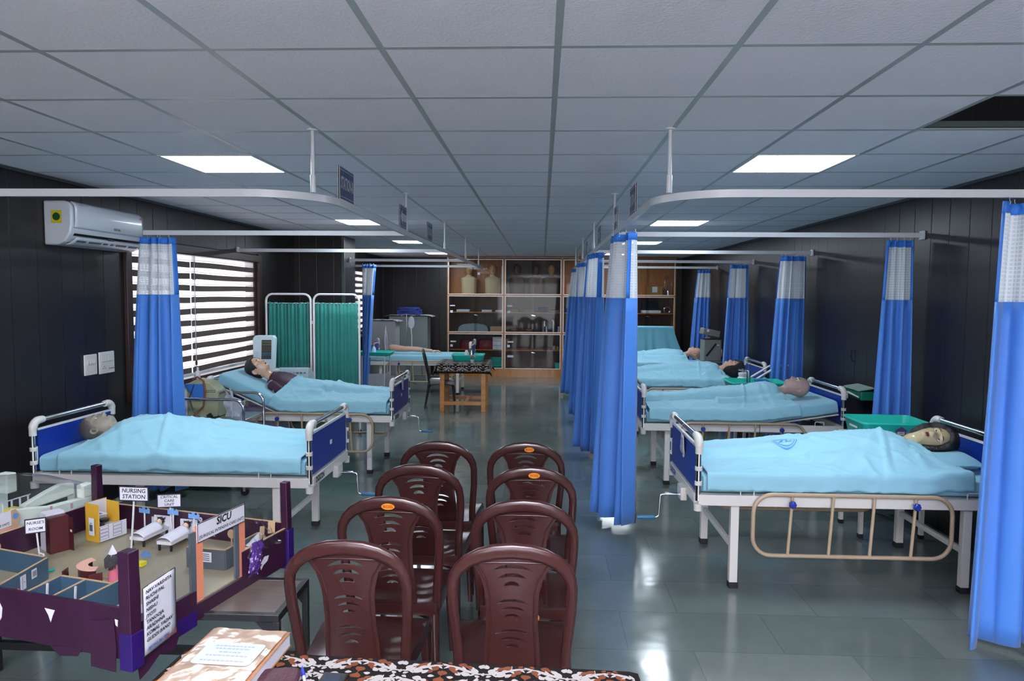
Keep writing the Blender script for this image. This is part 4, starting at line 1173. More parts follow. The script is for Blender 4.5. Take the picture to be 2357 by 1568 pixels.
ch, YB_ = make_chair('plastic_chair', 'maroon plastic chair in front at left, its back against the patterned table', M_CHAIR, (-.675, 2.40, 0), .0, GC)
SPOTS = [(-.095, 2.40, 'maroon plastic chair in front at right, its back against the patterned table', None, .02),
         (-.64, 2.93, 'maroon plastic chair second in the left column, oval sticker on its top', -.0, .01), (-.065, 2.92, 'maroon plastic chair second in the right column, without a top sticker', None, -.01),
         (-.615, 3.50, 'maroon plastic chair third in the left column, without a sticker', None, -.01), (-.045, 3.48, 'maroon plastic chair third in the right column, oval sticker on its top', .015, .0),
         (-.60, 4.06, 'maroon plastic chair at the far end of the left column', None, -.02), (-.085, 4.06, 'maroon plastic chair at the far end of the right column, oval sticker on its top', .02, .0)]
for (x, y, lb, st_, rz) in SPOTS:
    c = clone(ch, lb, (x, y, 0), rz, GC)
    if st_ is not None: boss(c, YB_, st_)
    if (x, y) == (-.065, 2.92): MB().lathe([(.017, 0), (.017, .0012)], (.05, .0275, .385), 18, axis='y').build('round_sticker', M_GOLD, c, smooth=False)

# ------------------------------------------------------------------ damask tablecloth pattern (flat printed shapes mapped on the cloth)
def leaf(cx, cy, ang, L, W, cur=0.0):
    pts = []
    for k in range(7):
        f = k / 6; pts.append((f * L, W * math.sin(PI * f ** .8) + cur * math.sin(PI * f)))
    for k in range(5, 0, -1):
        f = k / 6; pts.append((f * L, -W * .55 * math.sin(PI * f ** .8) + cur * math.sin(PI * f)))
    c, s = math.cos(ang), math.sin(ang)
    return [(cx + x * c - y * s, cy + x * s + y * c) for x, y in pts]
def ribbon(fn, w, n=12):
    out = []
    for k in range(n):
        a, b = fn(k / n), fn((k + 1) / n); d = math.hypot(b[0] - a[0], b[1] - a[1]) or 1
        nx, ny = -(b[1] - a[1]) / d, (b[0] - a[0]) / d
        w0, w1 = (w(k / n), w((k + 1) / n)) if callable(w) else (w, w)
        out.append([(a[0] + nx * w0, a[1] + ny * w0), (a[0] - nx * w0, a[1] - ny * w0), (b[0] - nx * w1, b[1] - ny * w1), (b[0] + nx * w1, b[1] + ny * w1)])
    return out
def medallion(cx, cy, sc):
    """leafy rosette: petals, buds and curls, symmetric"""
    P = []
    for k in range(6): P.append(leaf(cx + .012 * sc * math.cos(k * PI / 3 + .5), cy + .012 * sc * math.sin(k * PI / 3 + .5), k * PI / 3 + .5, .020 * sc, .008 * sc))
    for m_ in (-1, 1):
        for (x, y, a, L, W) in ((.018, .028, 1.0, .035, .010), (.040, .016, .3, .036, .010), (.046, -.014, -.4, .036, .011), (.020, -.030, -1.1, .034, .010), (.072, .010, .9, .028, .008), (.076, -.020, -.9, .026, .008), (.012, .056, 1.9, .026, .009), (.030, .052, .5, .026, .008), (.030, -.054, -.6, .026, .008), (.092, -.004, .1, .022, .007), (.010, -.058, -1.9, .026, .009)):
            P.append(leaf(cx + m_ * x * sc, cy + y * sc, a if m_ > 0 else PI - a, L * sc * 1.05, W * sc * 1.45))
    P.append(leaf(cx, cy + .055 * sc, PI / 2, .035 * sc, .010 * sc)); P.append(leaf(cx, cy - .055 * sc, -PI / 2, .035 * sc, .010 * sc))
    return P
def damask(x0, x1, y0, y1, px=.205, py=.30, sc=1.0):
    """returns (white, brown) polygons of an ogee trellis with leafy medallions"""
    W, Bn = [], []
    j0 = int(math.floor(y0 / (py / 2))) - 1; j1 = int(math.ceil(y1 / (py / 2))) + 1
    for j in range(j0, j1 + 1):
        off = (j % 2) * px / 2
        for i in range(int(math.floor(x0 / px)) - 1, int(math.ceil(x1 / px)) + 2):
            cx, cy = i * px + off, j * py / 2
            (W if j % 2 == 0 else Bn).extend(medallion(cx, cy, sc))
            for m_ in (-1, 1):       # scrolling ogee stems between the medallions
                fn = lambda f: (cx + m_ * px * (.5 * f), cy + py * .25 + (py * .12) * math.sin(PI * (f - .5)) * 1.0)
                W.extend(ribbon(fn, lambda f: .0045 * sc * (.55 + math.sin(PI * f))))
                for f in (.2, .42, .62, .85):
                    p = fn(f); W.append(leaf(p[0], p[1], (0.9 if m_ > 0 else PI - .9) + (.5 if f > .5 else -.1), .030 * sc, .007 * sc)); W.append(leaf(p[0], p[1], (-.8 if m_ > 0 else PI + .8), .026 * sc, .006 * sc))
    def clip(L): return [p for p in L if all(x0 <= a <= x1 and y0 <= b <= y1 for a, b in p)]
    return clip(W), clip(Bn)
M_CLOTHBLK = mat('cloth_black', '#0c0a0a', 0.85, spec=.15, var=.1); M_CLOTHW = mat('cloth_white', '#96928e', 0.85, spec=.15, var=.03); M_CLOTHB = mat('cloth_brown', '#57301b', 0.85, spec=.15, var=.08)
def printed_cloth(mb, fn, x0, x1, y0, y1, **k):
    W, Bn = damask(x0, x1, y0, y1, **k); rl = random.Random(5)
    for L, mi in ((W, 1), (Bn, 2)):
        for p in L:
            c = (sum(a for a, b in p) / len(p), sum(b for a, b in p) / len(p))
            dz = rl.uniform(0, .0009)      # overprinted shapes lie in separate thin layers
            lift = lambda q: (q[0], q[1], q[2] + dz)
            o = [lift(fn(a, b)) for a, b in p]; n = len(o)
            mb.add(o + [lift(fn(*c))], [(i, (i + 1) % n, n) for i in range(n)], mi)

# foreground table, its cloth and the things on it
tx0, tx1, ty0, ty1, tz = -1.02, .248, 1.12, 1.872, .760
ft = thing('desk', 'wooden table in the foreground under the black damask cloth', 'table', ((tx0 + tx1) / 2, (ty0 + ty1) / 2, 0), -.043)
hx, hy = (tx1 - tx0) / 2, (ty1 - ty0) / 2
MB().bx(-hx, hx, -hy, hy, tz - .03, tz).build('table_top', M_WOOD, ft, bevel=.004)
for sx in (-1, 1):
    for sy in (-1, 1): MB().bx(sx * (hx - .05) - .03, sx * (hx - .05) + .03, sy * (hy - .05) - .03, sy * (hy - .05) + .03, 0, tz - .03).build('leg', M_WOOD, ft, bevel=.003)
MB().bx(-hx + .05, hx - .05, -hy + .04, -hy + .06, tz - .12, tz - .03).bx(-hx + .05, hx - .05, hy - .06, hy - .04, tz - .12, tz - .03).build('apron', M_WOOD, ft, smooth=False)
def clothpt(a, b, lift=0.0):
    """cloth surface of the front table: flat on top, hanging over the edges"""
    o = .004 + lift; x, y, z = a, b, tz + o
    dx = max(0, abs(a) - hx); dy = max(0, abs(b) - hy)
    if dx > 0: x = math.copysign(hx + o + .01 * math.sin(min(1, dx * 30) * PI / 2), a); z = tz + o - dx
    if dy > 0: y = math.copysign(hy + o + .01 * math.sin(min(1, dy * 30) * PI / 2), b); z = min(z, tz + o - dy)
    return (x, y, z)
cm = MB(); cm.grid(lambda u, v: clothpt(-hx - .05 + (2 * hx + .10) * u, -hy - .10 + (2 * hy + .14) * v), 60, 44)
printed_cloth(cm, lambda a, b: clothpt(a, b, .0009), -hx, hx - .004, -hy, hy - .002, px=.225, py=.15, sc=.84)
tag(cm.build('tablecloth', [M_CLOTHBLK, M_CLOTHW, M_CLOTHB], None, smooth=False, loc=((tx0 + tx1) / 2, (ty0 + ty1) / 2, 0), rz=-.043), 'black tablecloth with white and brown damask on the foreground table', 'tablecloth')
ZC = tz + .006
# thick register with a glossy wrapped cover
bk = thing('register_book', 'thick tan register in a shiny wrapped cover on the foreground table', 'book', (-.832, 1.765, ZC), -.05)
BWd, BH, BT = .112, .165, .042
MB().bx(-BWd, BWd - .003, -BH + .003, BH - .003, .004, BT - .004).build('pages', M_PAPER, bk, smooth=False)
cv = MB(); cv.bx(-BWd - .004, BWd, -BH, BH, 0, .004); cv.bx(-BWd - .004, BWd, -BH, BH, BT - .004, BT); cv.bx(-BWd - .008, -BWd - .002, -BH, BH, 0, BT)
cv.build('cover', mat('tan_cover', '#855c3a', 0.45, var=.1, vscale=14), bk, bevel=.002)
M_WRAP = mat('wrap_film', '#a38c74', 0.16, var=.22, vscale=11, bump=.5, bscale=13, coat=.8)
wr = MB(); wr.grid(lambda u, v: (-BWd + .002 + (2 * BWd - .012) * u, -BH + .004 + (2 * BH - .008) * v, BT + .0012 + .0022 * (1 + noise.noise((u * 6, v * 8, 3)))), 24, 30); wr.build('plastic_wrap', M_WRAP, bk)
lb = MB(); pts = []
for (cx, cy, a0) in ((.068, .062, 0), (-.068, .062, 90), (-.068, -.022, 180), (.068, -.022, 270)):
    for k in range(5): a = math.radians(a0 + 22.5 * k); pts.append((cx + .014 * math.cos(a), cy + .014 * math.sin(a)))
lb.prism(pts, lambda a, b, d: (a, b, BT + .0052 + d), 0, .0008); lo = lb.build('title_label', mat('label_blue_white', '#aab3cc', 0.35, var=.02), bk, smooth=False)
ln = MB()
for k, (wd, y) in enumerate(((.055, .058), (.048, .044), (.030, .026), (.058, .008), (.060, -.018))):
    x = -wd
    while x < wd: L = random.uniform(.006, .013); ln.bx(x, min(x + L, wd), y - .0028, y + .0028, BT + .0062, BT + .0066); x += L + .003
ln.build('print_lines', mat('faint_print', '#8f97bd', 0.6, var=.1), lo, smooth=False)
# purse, pen and phone
pu = MB(); pts = []
for (cx, cy, a0) in ((.030, .020, 0), (-.030, .020, 90), (-.030, -.05, 180), (.030, -.05, 270)):
    for k in range(5): a = math.radians(a0 + 22.5 * k); pts.append((cx + .022 * math.cos(a), cy + .022 * math.sin(a)))
pu.prism(pts, lambda a, b, d: (a, b, d), 0, .020)
tag(pu.build('purse', M_MAROONLEATHER, None, bevel=.006, loc=(-.677, 1.735, ZC), rz=.15), 'dark maroon leather purse lying on the damask cloth', 'purse')
pe = thing('pen', 'clear blue ballpoint pen lying beside the purse', 'pen', (-.603, 1.725, ZC + .006), 2.0)
MB().lathe([(.0042, -.03), (.0044, .06)], (0, 0, 0), 10, axis='x').build('barrel', mat('pen_clear', '#b9c3e0', .2, var=.02), pe); MB().lathe([(.005, .035), (.0052, .075), (.003, .08)], (0, 0, 0), 10, axis='x').build('cap', mat('pen_blue', '#2436b5', .25, var=.03), pe)
MB().bx(.04, .078, -.0012, .0012, .005, .0075).build('clip', MATS['pen_blue'], pe)
ph_ = thing('mobile_phone', 'black mobile phone lying on the damask cloth beside the pen', 'phone', (-.540, 1.716, ZC), -.08)
MB().bx(-.034, .034, -.06, .06, 0, .010).build('case', M_BLACK, ph_, bevel=.004); MB().bx(-.022, .022, -.035, .042, .0101, .0106).build('screen', mat('phone_screen', '#2a313c', .08, var=.05), ph_, smooth=False)
# ------------------------------------------------------------------ low bench carrying the cardboard ward model
bt = thing('bench_table', 'low black steel bench with a brown laminate top under the cardboard ward model', 'table', (-1.75, 2.72, 0))
f = MB(); bx0, bx1, by0, by1, bz = -1.0, .775, -.21, .135, .575
for (a, b, c, d) in ((bx0, bx1, by0, by0 + .025), (bx0, bx1, by1 - .025, by1), (bx0, bx0 + .025, by0 + .025, by1 - .025), (bx1 - .025, bx1, by0 + .025, by1 - .025)): f.bx(a, b, c, d, bz - .028, bz)
f.build('top_frame', M_BLKMETAL, bt, bevel=.002)
MB().bx(bx0 + .025, bx1 - .025, by0 + .025, by1 - .025, bz - .012, bz - .002).build('table_top', M_LAMTOP, bt, smooth=False)
for x in (bx0 + .0125, bx1 - .0125):
    for y in (by0 + .0125, by1 - .0125): MB().bx(x - .0125, x + .0125, y - .0125, y + .0125, 0, bz - .028).build('leg', M_BLKMETAL, bt, bevel=.002)
g = MB()
for x, s in ((bx0 + .025, 1), (bx1 - .025, -1)):
    for y in (by0 + .006, by1 - .012): g.prism([(0, 0), (s * .07, 0), (0, -.08)], lambda a, b, d: (x + a, y + d, bz - .028 + b), 0, .006)
g.build('corner_gusset', M_BLKMETAL, bt, smooth=False)
MB().bx(bx0 + .025, bx1 - .025, by1 - .025, by1, .235, .268).build('stretcher', M_BLKMETAL, bt, smooth=False)

# ------------------------------------------------------------------ cardboard model of a surgical ward (local: x = along the open side, y = to the left)
DZ = .60; DA = math.atan2(.971, .24); DX, DY = .87, 1.08
D = thing('ward_model', 'purple cardboard model of an intensive care ward in an open tray', 'model', (-1.35, 2.2, bz), DA)
d0 = DZ - bz
MB().bx(0, DX, 0, DY, 0, d0 + .03).build('base_board', M_FLOORCARD, D, smooth=False)
FZ = d0 + .031
def dwall(a, b, z0, z1, m=M_PURPLE, th=.012, name='tray_wall', top=True, parent=None):
    o = MB().bar((a[0], a[1], (z0 + z1) / 2), (b[0], b[1], (z0 + z1) / 2), th, z1 - z0).build(name, m, parent or D, smooth=False)
    if top: MB().bar((a[0], a[1], z1 + .001), (b[0], b[1], z1 + .001), th * .9, .003).build('raw_edge', M_CARD, o, smooth=False)
    return o
WT = d0 + .145
dwall((-.006, 0), (-.006, DY), -.015, WT - .01, top=False); dwall((DX + .006, 0), (DX + .006, DY), 0, WT); dwall((0, DY), (DX, DY), 0, WT); dwall((.545, -.006), (DX, -.006), -.01, WT - .015)
dwall((0, -.006), (.285, -.006), .03, d0 + .078, M_PURPLE, top=False); dwall((0, -.007), (.285, -.007), -.03, .03, M_VIOLET, top=False); dwall((.285, -.006), (.545, -.006), -.012, d0 + .024, M_PURPLE, top=False)
def post(x, y, z1, ax=.034, lean=0.0, m=M_PURPLE, z0=-.03):
    p = MB(); rs = []
    for k in range(7):
        q = k / 6; z = z0 + (z1 - z0) * q; w_ = ax / 2 * (1 + .04 * math.sin(k * 2.1)); ox = lean * q
        rs.append([(x + ox - w_, y - w_, z), (x + ox + w_, y - w_, z), (x + ox + w_, y + w_, z), (x + ox - w_, y + w_, z)])
    p.rings(rs); o = p.build('corner_post', m, D, smooth=False, bevel=.003)
    return o
p1 = post(-.008, -.004, d0 + .335, .046, -.004, z0=-.035); post(DX, -.004, d0 + .34, .034, -.012); post(DX + .006, DY, d0 + .33, .036, 0)
wrp = MB(); wrp.bx(-.034, .018, -.030, .022, -.04, .085); wrp.build('tape_wrap', M_VIOLET, p1, smooth=False, bevel=.003)
MB().bx(DX - .024, DX + .020, -.026, .018, -.03, .15).build('tape_wrap', M_VIOLET, D, smooth=False, bevel=.004)
# torn strips and scraps along the bottom
t_ = MB(); t_.prism([(.06, .12), (.155, .105), (.16, -.055), (.055, -.06), (.05, .03)], lambda a, b, d: (-.016 - d, a - .0, b), 0, .002); t_.prism([(.20, 0), (.34, -.01), (.30, -.04), (.22, -.03)], lambda a, b, d: (-.013 - d, a, b - .002), 0, .002)
t_.prism([(0, 0), (.20, .01), (.17, -.05), (.10, -.03), (.05, -.06), (.01, -.075)], lambda a, b, d: (a, -.014 - d, b - .015), 0, .002)
t_.build('torn_paper', M_PURPLE, D, smooth=False)
sc_ = MB()
for pts in ([(.62, .145), (.58, .13), (.555, .09), (.56, .055), (.585, .02), (.60, .055), (.63, .09), (.66, .12), (.66, .145)], [(.315, .115), (.36, .117), (.345, .095), (.335, .07), (.325, .095)], [(.045, .118), (.058, .12), (.055, .10), (.047, .095)]):
    MB().prism(pts, lambda a, b, d: (-.0125 - d, a, b), 0, .001).build('bare_patch', M_WHITE, D, smooth=False)
sc_.prism([(.66, .06), (.69, .085), (.72, .08), (.71, .06), (.68, .05), (.665, .035)], lambda a, b, d: (a, -.013 - d, b), 0, .001).build('bare_patch', M_WHITE, D, smooth=False)

# gate on the open side: salmon strips, grey backing, name banner, clear film
def strip(x0, x1, z0, z1, lean, m, y, name, th=.003):
    return MB().prism([(x0, z0), (x1, z0), (x1 - lean, z1), (x0 - lean, z1)], lambda a, b, d: (a, y - d, b), 0, th).build(name, m, D, smooth=False)
strip(.285, .325, d0 + .03, d0 + .32, -.0, M_ORANGE, -.008, 'gate_strip'); strip(.528, .568, d0 + .03, d0 + .32, .0, M_ORANGE, -.008, 'gate_strip')
strip(.260, .288, d0 + .03, d0 + .30, 0, M_DKGREY, -.004, 'gate_post', .008); strip(.505, .530, d0 + .035, d0 + .30, 0, M_DKGREY, -.004, 'gate_post', .008)
b_ = MB().bx(.292, .562, -.016, -.0125, d0 + .255, d0 + .327).build('name_banner', M_PAPER, D, smooth=False)
e_ = MB()
for (a, b, c, d) in ((.292, .562, d0 + .325, d0 + .3275), (.292, .562, d0 + .2545, d0 + .257), (.292, .294, d0 + .257, d0 + .325), (.560, .562, d0 + .257, d0 + .325)): e_.bx(a, b, -.0172, -.0155, c, d)
e_.build('ink_border', M_INK, b_, smooth=False)
handwriting([('SICU', .040, (.437, -.0168, d0 + .305), (1, 0, 0), (0, 0, 1), 'CENTER')], M_INK, b_, bold=.0016)
handwriting([('[SURGICAL INTENSIVE CARE UNIT]', .0162, (.427, -.0168, d0 + .272), (1, 0, 0), (0, 0, 1), 'CENTER')], M_INK, b_, bold=.0003)
fm = MB(); fm.grid(lambda u, v: (.015 + .265 * u, -.009 + .006 * noise.noise((u * 5, v * 4, 1)), d0 + .07 + (.235 - .02 * u + .012 * math.sin(u * 7)) * v), 26, 18)
fm.build('clear_wrap', M_FILM, D); fm = MB()
fm.grid(lambda u, v: (.57 + .20 * u, -.012 + .03 * noise.noise((u * 6, v * 5, 4)) - .02 * u, d0 + .10 + (.24 * (1 - .9 * u)) * v + .02 * noise.noise((u * 7, v * 3, 9))), 20, 16)
fm.build('clear_wrap', M_FILM, D)
kn = MB()
def crum(u, v):
    n_ = noise.noise((u * 5, v * 7, 3)) + .6 * noise.noise((u * 13, v * 15, 8))
    return (.575 + .075 * u + .03 * v + .012 * n_, -.014 - .020 * math.sin(PI * u) * math.sin(PI * v) - .012 * abs(n_), .035 + .135 * v + .010 * n_)
kn.grid(crum, 18, 24)
kn.build('crumpled_wrap', mat('purple_film', '#45296f', .15, var=.4, bump=.8, bscale=40, coat=.5), D, angle=20)
# list of names pasted on the front
ls = MB(); Lz0, Lz1 = -.005, .205
ls.grid(lambda u, v: (.022 + .145 * u, -.024 - .004 * math.sin(u * 3) * v, d0 - .04 + (.235) * v + .018 * u), 6, 6); lo = ls.build('name_list', M_PAPER, D, solid=.001)
names = ['NAV-VARSHITA', 'RUCHI PAL', 'SHASHI', 'NISHU', 'JYOTI', 'TANOOJA', 'ARADHNA', 'KOMAL YADAV', 'GUDDI BANO']
handwriting([(s, .0168, (.030, -.0296, d0 + .178 - .0208 * k), (1, 0, .12), (-.0, 0, 1), 'LEFT') for k, s in enumerate(names)], M_INK, lo, bold=.0005)
handwriting([('-BSC(N) 5th SEM', .0135, (.032, -.0296, d0 - .020), (1, 0, .12), (0, 0, 1), 'LEFT')], M_INKBLUE, lo, bold=.0003)
handwriting([('[Grp-D]', .0155, (.112, -.0300, d0 - .016), (1, 0, .12), (0, 0, 1), 'LEFT')], M_INKRED, lo, bold=.0004)
bd = MB()
for (u0, v0, u1, v1) in ((0, 0, 1, 0), (1, 0, 1, 1), (1, 1, 0, 1), (0, 1, 0, 0)):
    q = lambda u, v: (.022 + .145 * u, -.0255 - .004 * math.sin(u * 3) * v, d0 - .04 + .235 * v + .018 * u)
    bd.bar(q(u0, v0), q(u1, v1), .0015, .0022)
bd.build('ink_border', M_INK, lo, smooth=False)
# partitions
PT = d0 + .115
def part(a, b, z1=PT, m=M_TEALCARD): return dwall(a, b, FZ - .001, z1, m, .009, 'partition')
part((.03, .635), (.295, .715)); part((.30, .735), (.315, 1.07)); part((.02, .49), (.175, .505)); part((.02, .37), (.170, .385)); part((.02, .255), (.205, .262)); part((.175, .262), (.175, .50))
part((.30, 1.07), (.03, 1.06), PT - .02, M_MAROON); part((.562, .272), (.578, .095), PT, M_DKGREY); part((.578, .095), (.80, .10), PT, M_DKGREY)
dr = MB(); dr.bar((.178, .50, FZ + .05), (.215, .515, FZ + .05), .004, .10); dr.bar((.178, .375, FZ + .045), (.215, .350, FZ + .045), .004, .11); dr.build('door_leaf', M_MAROON, D, smooth=False)
st2 = MB()
for (x, y) in ((.10, .4995), (.11, .3795)): st2.bar((x, y - .012, FZ + .005), (x + .004, y - .014, FZ + .085), .006, .006)
st2.build('paper_straw', M_WHITE, D, smooth=False)
# little printed pictures on the partitions
def picture(P, xd, w_, h_, name='printed_picture', bars='v', n=4):
    xd = Vector(xd).normalized(); P = Vector(P); nrm = xd.cross(Vector((0, 0, 1)))
    R = Matrix((xd, -nrm, Vector((0, 0, 1)))).transposed()
    o = MB().box(P, (w_, .0015, h_), R).build(name, M_PAPER, D, smooth=False)
    b = MB()
    for k in range(n):
        q = (k + .5) / n - .5
        if bars == 'v': b.box(P + xd * q * w_ * .8 + nrm * .001, (w_ * .07, .001, h_ * .62), R)
        elif bars == 'h': b.box(P + Vector((0, 0, q * h_ * .8)) + nrm * .001, (w_ * .62, .001, h_ * .06), R)
        else:
            b.box(P + xd * (-.15 * w_) + nrm * .001, (w_ * .02, .001, h_ * .9), R); b.box(P + xd * (.2 * w_) + nrm * .001, (w_ * .12, .001, h_ * .04), R)
    b.build('drawing', M_INK, o, smooth=False); return o
dv = (.265, .08, 0)
picture((.155, .6665, FZ + .045), (-dv[0], -dv[1], 0) if False else dv, .03, .055, bars='d', n=1); picture((.215, .685, FZ + .055), dv, .028, .035, bars='v')
picture((.566, .18, FZ + .05), (.016, -.177, 0), .05, .042, bars='h')
# miniature furniture
def dthing(name, label, cat, x, y, rz=0, group=None):
    ca, sa = math.cos(DA), math.sin(DA)
    return thing(name, label, cat, (-1.35 + x * ca - y * sa, 2.2 + x * sa + y * ca, bz + FZ), DA + rz, group)
yc = dthing('toy_cabinet', 'yellow cardboard nursing counter box in the ward model', 'model furniture', .73, .895, math.radians(-8))
W_, H_ = .105, .175
o = MB(); o.bx(-W_ / 2, -W_ / 2 + .004, -.045, .045, 0, H_); o.bx(-W_ / 2, W_ / 2, .041, .045, 0, H_); o.bx(W_ / 2 - .004, W_ / 2, -.045, .045, 0, H_ - .01); o.build('shell', M_YELLOW, yc, smooth=False)
o = MB(); o.bx(-W_ / 2 + .004, W_ / 2 - .004, -.04, .041, .06, .064); o.bx(-W_ / 2 + .0045, -W_ / 2 + .0055, -.045, .041, .064, H_ - .002); o.bx(-W_ / 2 + .004, W_ / 2 - .004, .039, .0405, .064, H_ - .002); o.bx(-W_ / 2 + .004, .01, -.02, .04, .115, .119); o.build('shelf', M_PAPER, yc, smooth=False)
fo = MB().bx(-W_ / 2 + .002, W_ / 2 + .03, -.052, -.049, 0.004, .075).build('drawer_front', M_PAPER, yc, smooth=False)
o = MB()
for k in range(4):
    for x in (-.03, .035): 
        for (a, b, c, d) in ((x - .022, x + .022, .012 + k * .016, .0128 + k * .016), (x - .022, x + .022, .0235 + k * .016, .0243 + k * .016), (x - .022, x - .0213, .012 + k * .016, .024 + k * .016), (x + .0213, x + .022, .012 + k * .016, .024 + k * .016)): o.bx(a, b, -.0532, -.0518, c, d)
o.build('drawn_drawers', M_INK, fo, smooth=False)
o = MB(); o.lathe([(.018, .064), (.019, .075), (.012, .076)], (-.025, -.02, 0), 14); o.lathe([(.02, .075), (.021, .088), (.014, .089)], (.012, .005, 0), 14); o.build('black_caps', M_BLACK, yc)
o = MB(); o.bx(-.045, -.005, -.01, .02, .1195, .1205); o.build('printed_card', M_DKGREY, yc, smooth=False)
sg = MB().bx(-.066, -.062, -.030, .002, .035, .115).build('side_notice', M_PAPER, yc, smooth=False)
o = MB(); o.bx(-.0672, -.0660, -.024, -.004, .055, .085); o.bx(-.0672, -.0660, -.02, -.008, .09, .093); o.build('notice_print', M_DKGREY, sg, smooth=False)
wr_ = dthing('toy_wardrobe', 'white and maroon cardboard wardrobe in the ward model', 'model furniture', .545, .955, math.radians(-20))
MB().bx(-.038, .038, .012, .075, 0, .168).build('white_box', M_PAPER, wr_, smooth=False)
MB().bx(-.040, .036, -.035, .012, 0, .158).build('maroon_box', M_MAROON, wr_, smooth=False)
MB().prism([(0, 0), (.052, .02), (.05, .028), (0, .006)], lambda a, b, d: (.034 - .0 + b * .3, -.035 - a * .6 + .0, d), .002, .150).build('door', M_MAROON, wr_, smooth=False)
MB().bx(.036, .0375, -.062, -.045, .085, .095).build('door_tag', M_WHITE, wr_, smooth=False)
dk = dthing('toy_desk', 'curved peach topped cardboard desk in the ward model', 'model furniture', .345, .495, math.radians(10))
pts = [(.085 * math.cos(a), .085 * math.sin(a)) for a in [math.radians(60 + 12 * k) for k in range(13)]] + [(.045 * math.cos(a), .045 * math.sin(a)) for a in [math.radians(204 - 12 * k) for k in range(13)]]
MB().prism(pts, lambda a, b, d: (a, b, d), .070, .073).build('desk_top', M_PEACH, dk, smooth=False)
pts2 = [(.080 * math.cos(a), .080 * math.sin(a)) for a in [math.radians(60 + 12 * k) for k in range(13)]] + [(.076 * math.cos(a), .076 * math.sin(a)) for a in [math.radians(204 - 12 * k) for k in range(13)]]
MB().prism(pts2, lambda a, b, d: (a, b, d), 0, .070).build('desk_front', M_MAROON, dk, smooth=False)
MB().bx(.02, .06, -.05, .02, 0, .001).bx(-.03, .01, -.075, -.070, 0, .05).build('back_card', M_CARD, dk, smooth=False)
nd = dthing('nurse_doll', 'small nurse doll with a white pointed cap behind the toy desk', 'doll', .335, .425, math.radians(30))
MB().lathe([(.016, 0), (.020, .02), (.015, .05), (.019, .07), (.010, .082)], (0, 0, 0), 14).build('body', M_PINK, nd)
MB().ball((0, 0, .10), .02).build('head', SK_LIGHT, nd)
o = MB()
for k in range(40):
    a = k * 2.4; o.tube([(.012 * math.cos(a), .012 * math.sin(a), .118), (.025 * math.cos(a), .025 * math.sin(a), .10), (.028 * math.cos(a), .028 * math.sin(a), .072 + .01 * math.sin(k))], [.004, .006, .002], 5)
o.build('hair', HAIRK, nd)
MB().lathe([(.024, .105), (.012, .13), (.001, .155)], (.0, 0, 0), 4).build('cap', M_PAPER, nd, smooth=False)
def toybed(x, y, rz, label, num):
    b = dthing('toy_bed', label, 'model furniture', x, y, rz, 'toy beds in the ward model')
    o = MB(); o.bx(-.085, .085, -.037, .037, .03, .045); o.build('base', M_WHITE, b, smooth=False)
    MB().bx(.082, .087, -.045, .045, 0, .092).build('headboard', M_PAPER, b, smooth=False)
    for a in (-.08, .07):
        for c in (-.034, .026): MB().bx(a, a + .008, c, c + .008, 0, .03).build('leg', M_BLACK, b, smooth=False)
    o = MB(); o.grid(lambda u, v: (-.09 + .13 * u, -.042 + .084 * v, .047 + .030 * (1 - abs(2 * v - 1) ** 2.2) * (.55 + .45 * u)), 10, 12); o.build('paper_blanket', M_PAPER, b, solid=.0008)
    o = MB(); o.ball((.06, 0, .068), (.017, .015, .016)); o.tube([(.048, 0, .066), (.02, 0, .060)], [.009, .016], 10); o.build('doll', SK_LIGHT, b)
    o = MB(); o.ball((.070, 0, .072), (.013, .018, .018)); 
    for k in range(24): o.tube([(.072, 0, .072), (.074 + .008 * math.cos(k), .022 * math.sin(k * 1.9), .075 + .014 * math.cos(k * 2.3))], [.004, .001], 5)
    o.build('doll_hair', HAIRB, b)
    o = MB().lathe([(.011, .0), (.011, .0015)], (.085 + .0, .028, .0), 16, axis='x')
    return b
toybed(.768, .66, math.radians(4), 'toy bed with a doll under white paper, nearer the yellow counter', '5'); toybed(.758, .50, math.radians(4), 'toy bed with a doll under white paper, nearer the banner', '4')
for k, (y, s) in enumerate(((.625, '5'), (.465, '4'))):
    o = MB().lathe([(.011, 0), (.011, .0015)], (DX - .0015, y, d0 + .118), 18, axis='x').build('bed_number', M_WHITE, D, smooth=False)
    text(s, .015, (DX - .0018, y, d0 + .118), (0, -1, 0), (0, 0, 1), M_INK, o, 'number')
for (y, w_, h_) in ((.715, .06, .06), (.53, .03, .06), (.40, .03, .05)): MB().bx(DX - .003, DX - .001, y - w_ / 2, y + w_ / 2, FZ + .015, FZ + .015 + h_).build('wall_card', M_PAPER, D, smooth=False)
# stand with blue cut-out flags, drip stands
for k, (x, y) in enumerate(((.80, .72), (.82, .575), (.80, .44))):
    o = MB().bx(x - .002, x + .002, y - .003, y + .003, FZ, FZ + .125).build('drip_stand', M_WHITE, D, smooth=False)
    c = MB(); c.prism([(-.03, 0), (.03, 0), (.03, .02), (.018, .028), (.018, .018), (.004, .018), (.004, .03), (-.012, .03), (-.012, .018), (-.03, .022)], lambda a, b, d: (x - .002 + d, y - a, FZ + .115 + b), 0, .003); c.build('blue_flag', M_SKYBLUE, o, smooth=False)
c = MB(); c.prism([(-.02, 0), (.02, .004), (.026, .03), (.012, .05), (.004, .034), (-.01, .04), (-.018, .02)], lambda a, b, d: (.55 - a * .6, .47 + a * .6, FZ + b * .6 + .02 + d), 0, .003); c.build('blue_figure', M_SKYBLUE, D, smooth=False)
o = MB(); o.bx(.50, .53, .45, .48, FZ, FZ + .016); o.build('yellow_block', mat('bright_yellow', '#d8cf2c', .6, var=.03), D, smooth=False)
